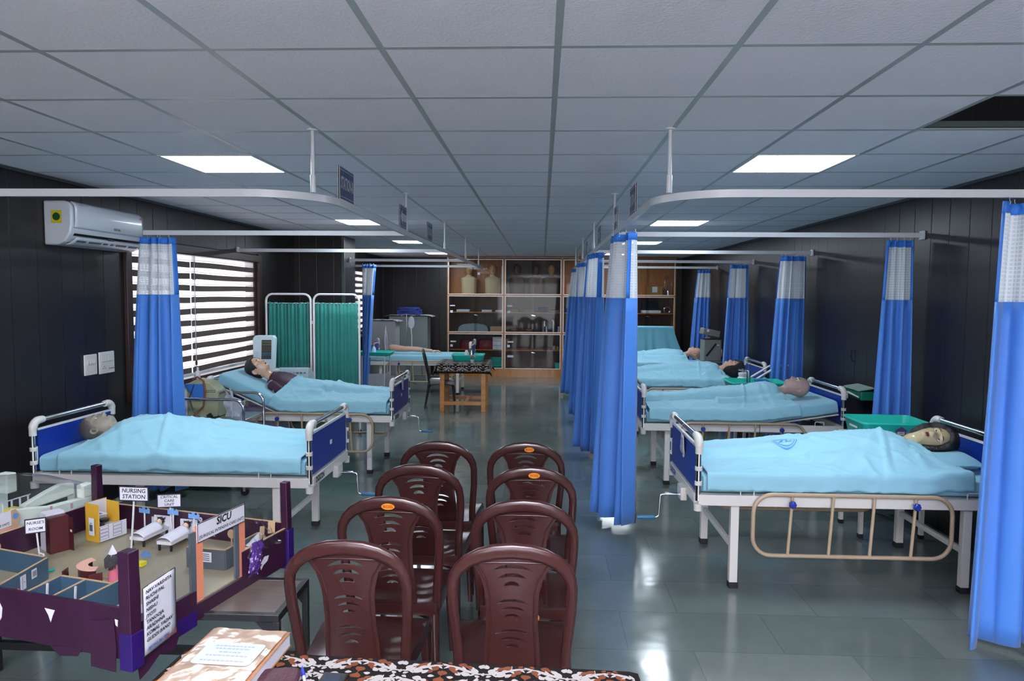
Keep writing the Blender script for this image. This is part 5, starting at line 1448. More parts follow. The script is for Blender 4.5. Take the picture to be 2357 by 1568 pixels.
o = MB(); o.bx(.03, .14, .04, .17, FZ, FZ + .045); o.build('white_box', M_PAPER, D, smooth=False, bevel=.002)
o = MB(); o.grid(lambda u, v: (.045 + .05 * u, .585 + .06 * v, FZ + .004 + .05 * math.sin(PI * v) * (.6 + .4 * u)), 6, 8); o.build('red_dome', mat('red_paper', '#b8383c', .5, var=.1), D, solid=.001)
o = MB(); o.lathe([(.016, 0), (.018, .002)], (0, 0, 0), 16); o2 = MB()
for (x, y, z) in ((.33, 1.03, .055), (.70, .16, .075)): MB().lathe([(.020, 0), (.020, .004)], (x, y, FZ + z + .03), 18, axis='x').bx(x, x + .004, y - .003, y + .003, FZ, FZ + z + .012).build('round_head_figure', M_CARD, D)
o = MB(); o.grid(lambda u, v: (.70 + .10 * u, .03 + .11 * v, FZ + .03 + .06 * math.sin(PI * v) * (.5 + .5 * u)), 8, 8); o.bx(.655, .69, .06, .12, FZ, FZ + .06); o.build('crumpled_paper', M_PAPER, D, solid=.001)
o = MB(); o.bar((.80, .03, FZ + .09), (.86, .07, FZ + .12), .03, .004); o.bar((.76, .05, FZ + .085), (.82, .09, FZ + .10), .02, .02); o.build('card_offcut', M_CARD, D, smooth=False)
# signs on sticks
def stick_sign(x, y, h, w_, hh, lines, yaw, label, lean=0.0, size=.017):
    t = dthing('stick_sign', label, 'sign', x, y, 0, None)
    t.rotation_euler = (0, 0, yaw)
    MB().bar((0, 0, 0), (lean, .004, h - hh * .3), .006, .006).build('stick', M_WHITE, t, smooth=False)
    b = MB().bx(lean - w_ / 2, lean + w_ / 2, -.003, .0, h - hh, h).build('board', M_PAPER, t, smooth=False)
    e = MB()
    for (a, c, d, f_) in ((-w_ / 2, w_ / 2, h - .003, h + .001), (-w_ / 2, w_ / 2, h - hh - .001, h - hh + .003), (-w_ / 2 - .001, -w_ / 2 + .003, h - hh, h), (w_ / 2 - .003, w_ / 2 + .001, h - hh, h)): e.bx(lean + a, lean + c, -.0042, .001, d, f_)
    e.build('ink_border', M_INK, b, smooth=False)
    n = len(lines)
    handwriting([(s, size, (lean, -.0036, h - hh * (k + .7) / (n + .4)), (1, 0, 0), (0, 0, 1), 'CENTER') for k, s in enumerate(lines)], M_INK, b, bold=.0002 if size < .02 else .0004)
    return t
stick_sign(.655, .656, .285, .137, .064, ['NURSING', 'STATION'], -.05, 'NURSING STATION sign on a white stick in the ward model', .02, .026)
stick_sign(.84, .60, .205, .105, .062, ['CRITICAL', 'CARE', 'UNIT'], .22, 'CRITICAL CARE UNIT sign on a white stick in the ward model', -.01, .018)
stick_sign(.431, .918, .185, .075, .062, ["NURSE'S", 'ROOM'], .55, 'NURSE\'S ROOM sign on a white stick in the ward model', -.012, .017)
st3 = MB(); st3.tube([(.415, .90, FZ + .04), (.42, .885, FZ + .035), (.40, .855, FZ + .004)], .004, 6); st3.build('bent_straw', M_WHITE, D)
st3 = MB(); st3.lathe([(.012, 0), (.013, .004), (.009, .004)], (.36, .77, FZ), 14); st3.build('green_ring', M_GREEN, D)

# ------------------------------------------------------------------ second model: white foam neonatal ward on the far left
NP, NR = (-2.30, 3.03, .60), math.radians(80)
N = thing('neonatal_model', 'white foam ward model wrapped in clear film, left of the purple model', 'model', NP, NR)
# its own stand
sd = thing('model_stand', 'black steel stand carrying the foam ward model at the far left', 'table', (NP[0], NP[1], 0), NR)
o = MB(); o.bx(-.06, .36, .02, .62, .565, .598); o.build('stand_top', M_BLKMETAL, sd, bevel=.003)
for x in (.0, .33):
    for y in (.24, .58): MB().bx(x - .013, x + .013, y - .013, y + .013, 0, .565).build('leg', M_BLKMETAL, sd, smooth=False)
MB().bx(-.40, .36, .0, .62, 0, .02).build('base_board', M_FOAM, N, smooth=False)
w_ = MB(); w_.prism([(-.08, .02), (.36, .02), (.36, .155), (.24, .165), (.10, .175), (.0, .20), (-.08, .215)], lambda a, b, d: (a, .012 + d, b), 0, .035)
w_.build('foam_wall', M_FOAM, N, bevel=.006)
w_ = MB(); w_.prism([(.02, .0), (.30, .0), (.30, .06), (.22, .075), (.14, .06), (.02, .03)], lambda a, b, d: (a, .075 + d, b + .17), 0, .03); w_.build('foam_wall', M_FOAM, N, bevel=.008)
MB().bx(.285, .350, .012, .055, .155, .225).build('foam_block', M_FOAM, N, bevel=.008)
w_ = MB(); w_.prism([(-.02, .0), (.36, .0), (.36, .17), (.20, .19), (.05, .15), (-.02, .13)], lambda a, b, d: (a, .55 + d, b + .02), 0, .04); w_.build('foam_wall', M_FOAM, N, bevel=.006)
MB().bx(.22, .28, .40, .47, .17, .27).build('foam_block', M_FOAM, N, bevel=.008)
w_ = MB(); w_.bx(-.38, -.081, .0, .008, .02, .15); w_.build('pink_wall', M_PEACH, N, smooth=False)
w_ = MB(); w_.bx(.16, .27, .000, .0115, .06, .13); w_.build('blue_pad', mat('light_blue_foam', '#6ab4d6', .6, var=.03), N, bevel=.003)
MB().bx(.02, .07, .000, .0115, .05, .09).build('blue_pad', MATS['light_blue_foam'], N, bevel=.003)
w_ = MB(); w_.lathe([(.022, -.006), (.022, .0)], (.115, 0, .10), 18, axis='y'); w_.v = [(p[0], p[1], p[2]) for p in w_.v]; w_.build('round_face', M_CARD, N)
w_ = MB(); w_.prism([(0, 0), (.02, .05), (-.02, .07), (-.015, .02)], lambda a, b, d: (.385 + a, .02 + d, .02 + b), 0, .004); w_.build('paper_leaf', mat('leaf_green', '#4d6b4b', .6, var=.1), N, smooth=False)
for (x, z) in ((-.035, .105), (.10, .145), (.215, .125)):
    w_ = MB(); w_.bx(x - .006, x + .006, .0105, .0125, z, z + .03); w_.bx(x - .012, x + .012, .0105, .0125, z - .012, z - .002); w_.build('printed_mark', mat('faded_pink', '#b98d8a', .7, var=.1), N, smooth=False)
w_ = MB()
for k in range(6): w_.bx(.02 + k * .045, .026 + k * .045, .30, .306, .02, .17)
w_.bx(.02, .26, .30, .306, .165, .17); w_.bx(.02, .26, .30, .306, .10, .104); w_.build('crib_rail', M_WHITE, N, smooth=False)
w_ = MB(); w_.bx(-.02, .08, .34, .46, .05, .19); w_.build('blue_box', M_SKYBLUE, N, smooth=False)
w_ = MB(); w_.bx(-.03, .02, .08, .14, .10, .19); w_.build('yellow_box', mat('pale_yellow', '#c9b95a', .6, var=.05), N, smooth=False)
bn = MB().prism([(-.38, .155), (-.118, .155), (-.118, .222), (-.38, .222)], lambda a, b, d: (a, -.003 + d, b), 0, .003).build('name_banner', M_PAPER, N, smooth=False)
MB().prism([(-.1175, .150), (-.085, .150), (-.075, .19), (-.095, .222), (-.1175, .222)], lambda a, b, d: (a, -.003 + d, b), 0, .003).build('banner_end', M_CARD, N, smooth=False)
text('NICU', .034, (-.215, -.0035, .197), (1, 0, 0), (0, 0, 1), M_INK, bn, 'lettering', bold=.001); text('[NEONATAL INTENSIVE CARE UNIT]', .0145, (-.235, -.0035, .168), (1, 0, 0), (0, 0, 1), M_INK, bn, 'lettering', bold=.0003, sx=.9)
MB().lathe([(.013, -.0042), (.013, -.0031)], (-.098, 0, .192), 20, axis='y').build('tick_badge', mat('badge_blue', '#4d7bb6', .4, var=.05), N)
fm = MB(); fm.grid(lambda u, v: (-.075 + .465 * u, -.004 + .66 * v, .215 + .03 * math.sin(PI * v) + .035 * math.sin(PI * min(1, u * 1.1)) - (.21 * max(0, (u - .9) / .1)) - .03 * (1 - min(1, v * 8)) * u + .010 * noise.noise((u * 6, v * 6, 2))), 30, 26)
fm.build('clear_wrap', M_FILM, N)
# ------------------------------------------------------------------ air conditioner and switch plates on the left wall
ac = thing('air_conditioner', 'white split air conditioner high on the left wall', 'air conditioner', (XL, 5.365, 2.12))
def prof_y(mb, poly, y0, y1, mi=0): mb.prism(poly, lambda a, b, d: (a, d, b), y0, y1, mi)
body = [(0, .0), (.10, -.0), (.155, .03), (.195, .085), (.207, .14), (.207, .27), (.185, .305), (.15, .315), (0, .315)]
o = MB(); prof_y(o, body, -.455, .455); o.build('housing', mat('ac_white', '#c4c9d0', .25, var=.02, coat=.3), ac, bevel=.012, seg=3)
fp = MB(); fp.grid(lambda u, v: (.209 + .008 * math.sin(PI * v) ** .6 * 1.0 + (.004 if .02 < u < .98 else 0) - (.022 * max(0, (v - .85) / .15)), -.43 + .86 * u, .125 + .185 * v), 30, 12)
fp.build('front_panel', MATS['ac_white'], ac, solid=.006, angle=60)
MB().bar((.165, -.41, .052), (.165, .41, .052), .09, .004, up=(.8, 0, -.75)).build('air_slot', M_BLACK, ac, smooth=False)
o = MB(); o.grid(lambda u, v: (.128 + .085 * v, -.41 + .82 * u, .005 + .05 * v ** 1.5), 20, 6); lv = o.build('louvre', MATS['ac_white'], ac, solid=.006)
for k, (a, b) in enumerate(((-.38, -.28), (-.24, -.10), (-.07, -.02), (.02, .05), (.09, .22), (.26, .37))): MB().bar((.1905, a, .0300), (.1905, b, .0300), .014, .006, up=(.55, 0, -.83)).build('louvre_slot', M_DKGREY, lv, smooth=False)
o = MB(); o.bar((.185, .0, .052), (.185, .05, .07), .008, .02); o.bar((.185, .0, .07), (.185, .05, .052), .008, .02); o.bar((.19, .02, .06), (.19, .06, .06), .01, .02); o.build('swing_clip', M_DKGREY, ac, smooth=False)
sk = MB().bx(.06, .135, -.4575, -.4560, .155, .245).build('energy_label', mat('label_yellow', '#c8b812', .5, var=.03), ac, smooth=False)
MB().lathe([(.028, -.4588), (.028, -.4570)], (.0975, 0, .20), 24, axis='y').build('green_seal', mat('label_green', '#0f4a1d', .5, var=.1), sk) if False else None
o = MB(); o.lathe([(.028, -.4588), (.028, -.4574)], (.20, 0, .0975), 24, axis='y')
o.v = [(p[2], p[1], p[0]) for p in o.v]; o.build('green_seal', mat('label_green', '#0f4a1d', .5, var=.1), sk)
text('VOLTAS', .024, (.2225, .06, .150), (0, 1, 0), (0, 0, 1), M_INK, ac, 'lettering', bold=.0008)
text('A TATA Product', .015, (.216, -.34, .285), (0, 1, 0), (0, 0, 1), M_INK, ac, 'lettering', bold=.0004)
o = MB(); o.bx(.2215, .2228, .375, .41, .20, .235); o.build('star_label', mat('label_cream', '#c8c49a', .5, var=.05), ac, smooth=False)
o = MB(); o.lathe([(.019, .2215), (.019, .2228)], (0, .393, .262), 20, axis='x'); so = o.build('red_seal', M_STKRED, ac); MB().lathe([(.009, .2229), (.009, .2234)], (0, .390, .256), 14, axis='x').build('seal_centre', M_WHITE, so)
def plate_switch(label, y, w_, h_, kind):
    t = thing('switch_plate', label, 'switch', (XL, y, 1.205), 0)
    MB().bx(0, .014, -w_ / 2, w_ / 2, -h_ / 2, h_ / 2).build('cover_plate', M_PLASTWHITE, t, bevel=.010, seg=3)
    MB().bx(.0135, .016, -w_ / 2 + .02, w_ / 2 - .02, -h_ / 2 + .02, h_ / 2 - .02).build('module_frame', mat('warm_white', '#cfcdc2', .35, var=.03), t, bevel=.002)
    if kind == 'switch':
        for k in range(4): MB().bx(.016, .023, -w_ / 2 + .027 + k * .024, -w_ / 2 + .045 + k * .024, 0, .042).build('rocker', M_PLASTWHITE, t, bevel=.002)
        o = MB()
        for k in range(4): o.bx(.0231, .0236, -w_ / 2 + .032 + k * .024, -w_ / 2 + .040 + k * .024, .006, .012)
        o.build('rocker_mark', M_DKGREY, t, smooth=False)
    else:
        for k in range(2): MB().bx(.016, .021, -.085 + k * .085, -.085 + k * .085 + .075, .01, .07).build('rocker', M_PLASTWHITE, t, bevel=.002)
        o = MB(); [o.cyl((.0155, a, b), (.0168, a, b), .004, n=8) for a, b in ((-.045, -.03), (-.058, -.045), (-.032, -.045))]; [o.bx(.016, .0168, .02 + k * .018, .032 + k * .018, -.055, -.048) for k in range(4)]; o.build('socket_holes', M_BLACK, t)
    return t
plate_switch('white wall plate with four switches, left of the socket plate', 5.37, .155, .165, 'switch'); plate_switch('wider white wall plate with socket, nearer the blue curtain', 5.575, .20, .18, 'socket')

# ------------------------------------------------------------------ folding privacy screen
fs = thing('folding_screen', 'two panel folding screen with green cloth in white tube frames', 'screen', (-2.9, 8.72, 0))
def frame_panel(x0, x1, z1, nm):
    r = .085; f = MB()
    P = [(x0, 0, .07), (x0, 0, z1 - r)] + arc((x0 + r, 0, z1 - r), r, PI, PI / 2, 7) + arc((x1 - r, 0, z1 - r), r, PI / 2, 0, 7) + [(x1, 0, z1 - r), (x1, 0, .07)]
    f.tube(P, .0145, 10, up=(0, 1, 0)); o = f.build('tube_frame', M_WHITE, fs, angle=60)
    MB().cyl((x0, 0, .30), (x1, 0, .30), .010, n=8).build('lower_rail', M_WHITE, o)
    n = 11; ph = x0 * 7
    c = MB(); c.grid(lambda u, v: (x0 + .022 + (x1 - x0 - .044) * u, .012 * math.sin(2 * PI * (n * u + .12 * math.sin(9 * u + ph) + .05 * v)) + .008 * math.sin(2 * PI * 4.3 * u + ph), .33 + (z1 - .10 - .33) * v + .004 * math.sin(u * 40) * v - .010 * math.sin(PI * u) * v), 130, 8)
    c.build('cloth_panel', M_SCREEN, fs, angle=180, solid=.002)
    rdz = MB(); rdz.cyl((x0, 0, z1 - .115), (x1, 0, z1 - .115), .004, n=6); rdz.build('cloth_rod', M_WHITE, o)
    for x in (x0, x1):
        k = MB(); k.cyl((x, -.012, .028), (x, .012, .028), .028, n=16); ko = k.build('castor', M_RUBBER, fs); MB().tube([(x, -.016, .028), (x, -.018, .06), (x, 0, .07), (x, .018, .06), (x, .016, .028)], .005, 6).build('castor_fork', M_WHITE, ko)
frame_panel(-.59, -.02, 1.775, 'l'); frame_panel(.02, .60, 1.775, 'r')
MB().bx(-.02, .02, -.008, .008, .5, .54).bx(-.02, .02, -.008, .008, 1.4, 1.44).build('hinge', M_WHITE, fs, smooth=False)

# ------------------------------------------------------------------ steel trolley with suction machine, left of the raised bed
tl = thing('steel_trolley', 'stainless instrument trolley beside the near left window', 'trolley', (-2.93, 6.18, 0))
for y in (-.22, .22):
    P = [(-.42, y, .08), (-.42, y, .74)] + arc((-.33, y, .76), .09, PI, PI / 2, 5) + arc((.24, y, .76), .09, PI / 2, 0, 5) + [(.33, y, .74), (.33, y, .08)]
    MB().tube(P, .0125, 10, up=(0, 1, 0)).build('side_tube', M_CHROME, tl, angle=60)
for z in (.67, .22): MB().bx(-.42, .33, -.22, .22, z - .03, z).build('tray_shelf', M_STEEL, tl, bevel=.004)
for x in (-.42, .33):
    for y in (-.22, .22): o = MB().cyl((x, y - .012, .035), (x, y + .012, .035), .035, n=16).build('castor', M_RUBBER, tl); MB().bx(x - .012, x + .012, y - .018, y + .018, .04, .09).build('castor_fork', M_STEEL, o, smooth=False)
su = thing('suction_machine', 'olive green suction machine with brown tube on the steel trolley', 'medical machine', (-3.03, 6.16, .671), .1)
o = MB(); o.prism([(-.13, 0), (.14, 0), (.14, .235), (.07, .31), (-.06, .335), (-.13, .30)], lambda a, b, d: (a, d, b), -.10, .10); o.build('housing', M_OLIVE, su, bevel=.008)
o = MB(); o.bx(-.155, -.13, -.09, .09, 0, .29); o.build('end_panel', M_WHITE, su, smooth=False)
o = MB(); [o.bx(.142, .1435, -.07 + k * .013, -.062 + k * .013, .20 + .012 * j, .206 + .012 * j) for k in range(11) for j in range(2)]; [o.bx(-.06 + k * .018, -.046 + k * .018, -.1015, -.1005, .225 + .014 * j, .231 + .014 * j) for k in range(10) for j in range(2)]; o.build('vent_slots', M_BLACK, su, smooth=False)
o = MB(); o.prism([(-.15, .30), (.02, .30), (.02, .17), (-.05, .15)], lambda a, b, d: (a, d, b), -.112, -.102); o.build('blue_panel', mat('mid_blue', '#2a63ac', .4, var=.05), su, smooth=False)
MB().tube([(-.10, -.03, .33), (-.05, -.07, .36), (.02, -.11, .33), (.04, -.13, .22), (.02, -.13, .10), (-.06, -.14, .02), (-.12, -.13, .012)], .009, 8).build('brown_tube', M_REDTUBE, su)
MB().tube([(-.06, -.112, .30), (-.10, -.125, .18), (-.06, -.14, .06), (.0, -.15, .012)], .004, 6).build('black_cable', M_BLACK, su)
MB().lathe([(.022, .335), (.022, .40), (.010, .41), (.010, .44)], (-.07, 0, 0), 12).build('bottle_neck', M_WHITE, su)
o = MB(); o.tube([(.06, -.16, .02), (.09, -.15, .03), (.11, -.17, .02)], [.012, .02, .010], 8); o.tube([(.11, -.17, .012), (.16, -.12, .012), (.10, -.06, .01)], .006, 6); o.build('plug_lead', M_BLACK, su)
pb = MB(); pb.grid(lambda u, v: (.09 + .12 * u + .05 * v * (1 - v), .10 * math.cos(2 * PI * u * .5) - .03, .235 * (1 - v) + .01), 14, 12); pb.grid(lambda u, v: (.12 + .15 * u, -.09 + .03 * math.sin(9 * v + u * 4), .01 + .235 * v * (1 - .35 * u)), 14, 12)
tag(pb.build('plastic_bag', M_BAG, None, loc=(-2.93, 6.14, .672), solid=.001), 'clear plastic bag standing on the trolley beside the suction machine', 'bag')

# floor standing anaesthesia style unit beneath the raised bed
un_ = thing('floor_machine', 'pale lilac wheeled machine with two gauges under the raised bed', 'medical machine', (-2.93, 7.22, 0))
o = MB(); o.bx(-.16, .20, -.14, .14, .06, .60); o.bx(-.13, .17, -.12, .12, .60, .66); o.build('housing', M_LILAC, un_, bevel=.03, seg=3)
for x in (-.03, .09):
    o = MB(); o.lathe([(.030, -.160), (.034, -.145), (.034, -.138)], (0, 0, 0), 18, axis='y'); o.v = [(p[0] + x, p[1], p[2] + .30) for p in o.v]; go = o.build('gauge', M_BLACK, un_)
    o = MB(); o.lathe([(.022, -.1625), (.022, -.1605)], (0, 0, 0), 16, axis='y'); o.v = [(p[0] + x, p[1], p[2] + .30) for p in o.v]; o.build('dial', M_CARD, go)
for (x, z, r) in ((.02, .50, .05), (.04, .18, .06)): MB().tube([(x + r * math.cos(a), -.143, z + r * math.sin(a)) for a in [2 * PI * k / 24 for k in range(24)]], .004, 6, closed=True).build('ring_mark', M_BLACK, un_)
MB().tube([(.18, -.15, .40), (.19, -.17, .25), (.17, -.16, .10)], .012, 8).build('yellow_tube', M_YELLOW, un_)
MB().tube([(-.14, -.15, .62), (-.17, -.16, .50), (-.15, -.155, .30)], .004, 6).build('red_lead', M_STKRED, un_)
for x in (-.12, .16): MB().cyl((x, -.10, .03), (x, -.07, .03), .03, n=14).build('castor', M_RUBBER, un_)

# toy monitor and keyboard model behind the raised bed
mo = thing('patient_monitor', 'white patient monitor model with coloured traces in front of the near window', 'monitor', (-3.20, 7.92, 0), .12)
MB().bx(-.16, .20, -.10, .14, .88, .905).build('shelf', M_PLASTWHITE, mo, bevel=.004)
MB().bx(-.015, .015, .02, .05, .0, .88).build('stand_post', M_WHITE, mo, smooth=False); MB().bx(-.18, .18, -.12, .16, 0, .03).build('stand_foot', M_WHITE, mo, bevel=.004)
o = MB(); o.prism([(-.115, .0), (.115, .0), (.125, .36), (.10, .39), (-.10, .39), (-.125, .36)], lambda a, b, d: (a, d + b * .12, .905 + b), -.05, .05); o.build('case', mat('pale_aqua', '#c6dbe2', .4, var=.03), mo, bevel=.008)
sc_ = MB().prism([(-.025, .12), (.085, .12), (.085, .34), (-.025, .34)], lambda a, b, d: (a, d + b * .12, .905 + b), -.053, -.05).build('display', M_SCREENDK, mo, smooth=False)
for (z, m, h_) in ((.315, M_YELLOW, .008), (.285, M_YELLOW, .010), (.25, M_STKRED, .010), (.22, M_STKRED, .009), (.185, M_SKYBLUE, .012), (.165, M_SKYBLUE, .010)):
    o = MB(); P = []
    for k in range(15): P.append((-.018 + .097 * k / 14, -.0545 + (z) * .12, .905 + z + h_ * (1 if k % 4 == 1 else -.4 if k % 4 == 2 else 0)))
    o.tube(P, .0016, 4); o.build('trace', m, sc_)
o = MB(); [o.bx(-.105, -.06, -.0515 + z * .12, -.0505 + z * .12, .905 + z, .908 + z) for z in (.10, .12, .14, .16, .18, .20)]; o.build('print_lines', M_SKYBLUE, mo, smooth=False)
kb = thing('typewriter_like_console', 'white keyed console in clear wrap beside the purple shirted mannequin', 'medical machine', (-2.80, 7.86, 0), .1)
kb.name = 'keyed_console'
o = MB(); o.prism([(-.14, 0), (.14, 0), (.14, .05), (.02, .12), (-.14, .14)], lambda a, b, d: (d, a, b + .81), -.16, .16); o.build('case', mat('console_white', '#bccbcf', .35, var=.05), kb, bevel=.006)
o = MB(); [o.box((-.12 + .04 * i, -.10 + .035 * j * 1.0 - .03, .868 + .010 * (2 - j)), (.026, .02, .016)) for i in range(7) for j in range(2)]; o.build('keys', M_DKGREY, kb, smooth=False)
o = MB(); [o.bx(-.15 + a, -.12 + a, -.12 + b, -.09 + b, 0, .81) for a in (0, .27) for b in (0, .21)]; o.bx(-.16, .16, -.13, .13, .79, .81); o.build('stand', M_WHITE, kb, smooth=False)
o = MB(); o.grid(lambda u, v: (-.17 + .34 * u, -.15 + .30 * v, .87 + .10 * v + .015 * noise.noise((u * 5, v * 5, 1))), 12, 12); o.build('clear_cover', M_FILM, kb)

# ------------------------------------------------------------------ far left corner: arm model, trolley, cupboards, drip stand
def loftlimb(mb, pts, rad, n=16): mb.tube(pts, rad, n)
am = thing('arm_model', 'flesh coloured injection training arm lying on the far left bed', 'arm model', (-2.35, 12.55, MT + .055), 0)
o = MB(); o.tube([(-.42, .02, .05), (-.38, .02, .05), (-.30, .01, .045), (-.12, 0, .032), (.0, 0, .035), (.12, 0, .028), (.28, 0, .012), (.32, 0, .008), (.37, 0, .004)], [.045, .062, .062, .050, .047, .044, .030, .027, .030], 18)
o.ball((.405, 0, .002), (.055, .042, .018), 14, 8)
for q, (dy, L) in enumerate(((-.030, .065), (-.010, .080), (.011, .075), (.030, .058))): o.tube([(.435, dy, .004), (.46 + L * .3, dy * 1.15, .006), (.46 + L * .7, dy * 1.2, -.008), (.46 + L, dy * 1.2, -.024)], [.0105, .010, .009, .006], 8)
o.tube([(.385, -.035, .0), (.41, -.062, -.004), (.44, -.075, -.012), (.462, -.078, -.02)], [.014, .012, .010, .007], 8)
o.build('arm', mat('arm_skin', '#c79c86', .45, var=.06), am, angle=70)
tr = thing('tray_trolley', 'white metal trolley holding a green tray, right of the folding screen', 'trolley', (-2.55, 11.15, 0))
for x in (-.30, .06):
    for y in (-.2, .2): MB().cyl((x, y, .05), (x, y, .80), .012, n=10).build('post', M_WHITE, tr)
MB().bx(-.30, .06, -.2, .2, .78, .80).build('top_shelf', M_WHITE, tr, smooth=False)
o = MB(); o.bx(-.30, .06, -.2, .2, .28, .295); o.bx(-.30, .06, -.205, -.195, .28, .52); o.bx(-.305, -.295, -.2, .2, .28, .52); o.bx(.055, .065, -.2, .2, .28, .52); o.build('basket', mat('grey_white_steel', '#aeb1b5', .4, var=.04), tr, smooth=False)
o = MB(); o.bar((.065, -.10, .40), (.20, -.06, .36), .003, .20); o.build('side_flap', mat('flap_grey', '#7d8084', .4, var=.04), tr, smooth=False)
for x in (-.30, .06): MB().cyl((x - .012, -.2, .025), (x + .012, -.2, .025), .025, n=12).build('castor', M_RUBBER, tr)
def tray(label, loc, rz, L, Wd, H, group='green plastic trays', m=None):
    t = thing('plastic_tray', label, 'tray', loc, rz, group)
    def rr(l, w_, z, r=.04, n=5):
        out = []
        for cx, cy, a0 in ((l - r, w_ - r, 0), (-l + r, w_ - r, 90), (-l + r, -w_ + r, 180), (l - r, -w_ + r, 270)):
            for k in range(n + 1): a = math.radians(a0 + 90 * k / n); out.append((cx + r * math.cos(a), cy + r * math.sin(a), z))
        return out
    a, b = L / 2, Wd / 2
    o = MB(); o.rings([rr(a * .86, b * .82, .0), rr(a * .88, b * .84, .004), rr(a * .965, b * .95, H - .012), rr(a, b, H - .012), rr(a, b, H - .004), rr(a * .99, b * .985, H), rr(a * .955, b * .935, H), rr(a * .945, b * .92, H - .008), rr(a * .86, b * .82, .008)], True, True, True)
    o.build('tray_body', m or M_GREEN, t, angle=50)
    return t
tray('green tray on the white trolley by the folding screen', (-2.67, 11.15, .801), 0, .56, .40, .06)
bo = thing('spray_bottle', 'clear bottle with an orange top on the green trolley tray', 'bottle', (-2.70, 11.12, .810))
MB().lathe([(.034, 0), (.036, .01), (.036, .10), (.014, .13), (.014, .14)], (0, 0, 0), 16).build('bottle_body', mat('bottle_pale', '#b7d3e6', .15, var=.03), bo); MB().lathe([(.016, .138), (.017, .165), (.010, .17)], (0, 0, 0), 12).bx(-.035, .012, -.008, .008, .165, .185).build('nozzle', mat('nozzle_orange', '#d97a4d', .4, var=.03), bo)
def steelcab(label, x, y, w_, h_, m, doors, cover=False):
    t = thing('steel_cupboard', label, 'cupboard', (x, y, 0), 0)
    MB().bx(-w_ / 2, w_ / 2, -.20, .20, .05, h_).bx(-w_ / 2 + .01, w_ / 2 - .01, -.19, .19, 0, .05).build('carcass', m, t, bevel=.004)
    for k in range(doors):
        a = -w_ / 2 + .012 + k * (w_ - .024) / doors; b = a + (w_ - .024) / doors - .006
        d = MB().bx(a, b, -.206, -.2005, .07, h_ - .02).build('door', m, t, bevel=.002)
        if k == doors - 1 and doors > 1: MB().tube([(a + .05, -.206, h_ * .52), (a + .05, -.228, h_ * .52), (a + .12, -.228, h_ * .52), (a + .12, -.206, h_ * .52)], .006, 6).build('handle', M_CHROME, d)
    return t
steelcab('grey two door steel cupboard in the far left corner', -2.76, 14.55, .80, 1.33, M_GREYSTEEL, 2)
cv = steelcab('silver covered steel cupboard left of the grey one', -3.14, 13.85, .52, 1.26, M_SILVERCOVER, 1)
o = MB(); o.grid(lambda u, v: (-.32 + .64 * u, -.25 + .5 * v, 1.275 + .015 * noise.noise((u * 7, v * 5, 2)) - .03 * abs(2 * u - 1) ** 8), 20, 12); o.build('dust_cover', M_SILVERCOVER, cv, solid=.003)
tag(MB().grid(lambda u, v: (-.50 + 1.0 * u, -.24 + .48 * v, .018 + .01 * noise.noise((u * 9, v * 4, 5)) - .03 * abs(2 * u - 1) ** 10), 24, 10).build('cover_sheet', M_SILVERCOVER, None, loc=(-2.76, 14.55, 1.335), solid=.003), 'crinkled silver sheet over the top of the grey steel cupboard', 'cover')
o = MB()
for k, (w_, z0, h_) in enumerate(((.26, .0, .05), (.25, .05, .05), (.22, .10, .045))):
    o.rings([[(w_ * (1 + .04 * math.sin(a * 5 + k)) * math.copysign(abs(math.cos(a)) ** .5, math.cos(a)), .16 * math.copysign(abs(math.sin(a)) ** .5, math.sin(a)), z0 + h_ * zz + .010 * math.sin(a * 4 + k * 2)) for a in [2 * PI * q / 32 for q in range(32)]] for zz in (0, .25, .75, 1.0)])
tag(o.build('folded_cloth', M_BLUECLOTH, None, angle=50, loc=(-2.78, 14.55, 1.365)), 'royal blue folded cloth on top of the grey steel cupboard', 'cloth')
iv = thing('drip_stand', 'drip stand with a clear infusion bag beside the far left bed', 'drip stand', (-2.62, 13.45, 0))
MB().cyl((0, 0, .05), (0, 0, 1.40), .009, n=10).build('pole', M_CHROME, iv)
MB().tube([(-.10, 0, 1.36), (-.09, 0, 1.385), (0, 0, 1.40), (.09, 0, 1.385), (.10, 0, 1.36)], .005, 6).build('hook', M_CHROME, iv)
o = MB()
for k in range(4): a = k * PI / 2 + .4; o.tube([(0, 0, .09), (.22 * math.cos(a), .22 * math.sin(a), .02)], .011, 8)
o.build('foot', M_CHROME, iv)
o = MB(); o.lathe([(.010, 1.12), (.055, 1.16), (.065, 1.24), (.05, 1.32), (.012, 1.36)], (.09, 0, 0), 16); bg_ = o.build('infusion_bag', M_BAG, iv)
MB().tube([(.09, 0, 1.12), (.09, 0, 1.05), (.10, 0, .98), (.10, -.01, .80), (.12, -.02, .70)], .009, 8).build('drip_line', M_WHITE, bg_)
hg = thing('hanging_tubing', 'white tubing hanging in front of the silver covered cupboard', 'tubing', (-3.02, 13.40, 0))
MB().cyl((0, 0, .03), (0, 0, 1.17), .006, n=8).build('pole', M_WHITE, hg); MB().lathe([(.10, 0), (.10, .02), (.02, .035)], (0, 0, 0), 16).build('foot', M_WHITE, hg)
MB().tube([(0, -.01, 1.16), (.03, -.02, .95), (.035, -.02, .72), (.0, -.02, .70), (-.02, -.02, .85), (0, -.01, 1.14)], .008, 8).build('loop', M_WHITE, hg)

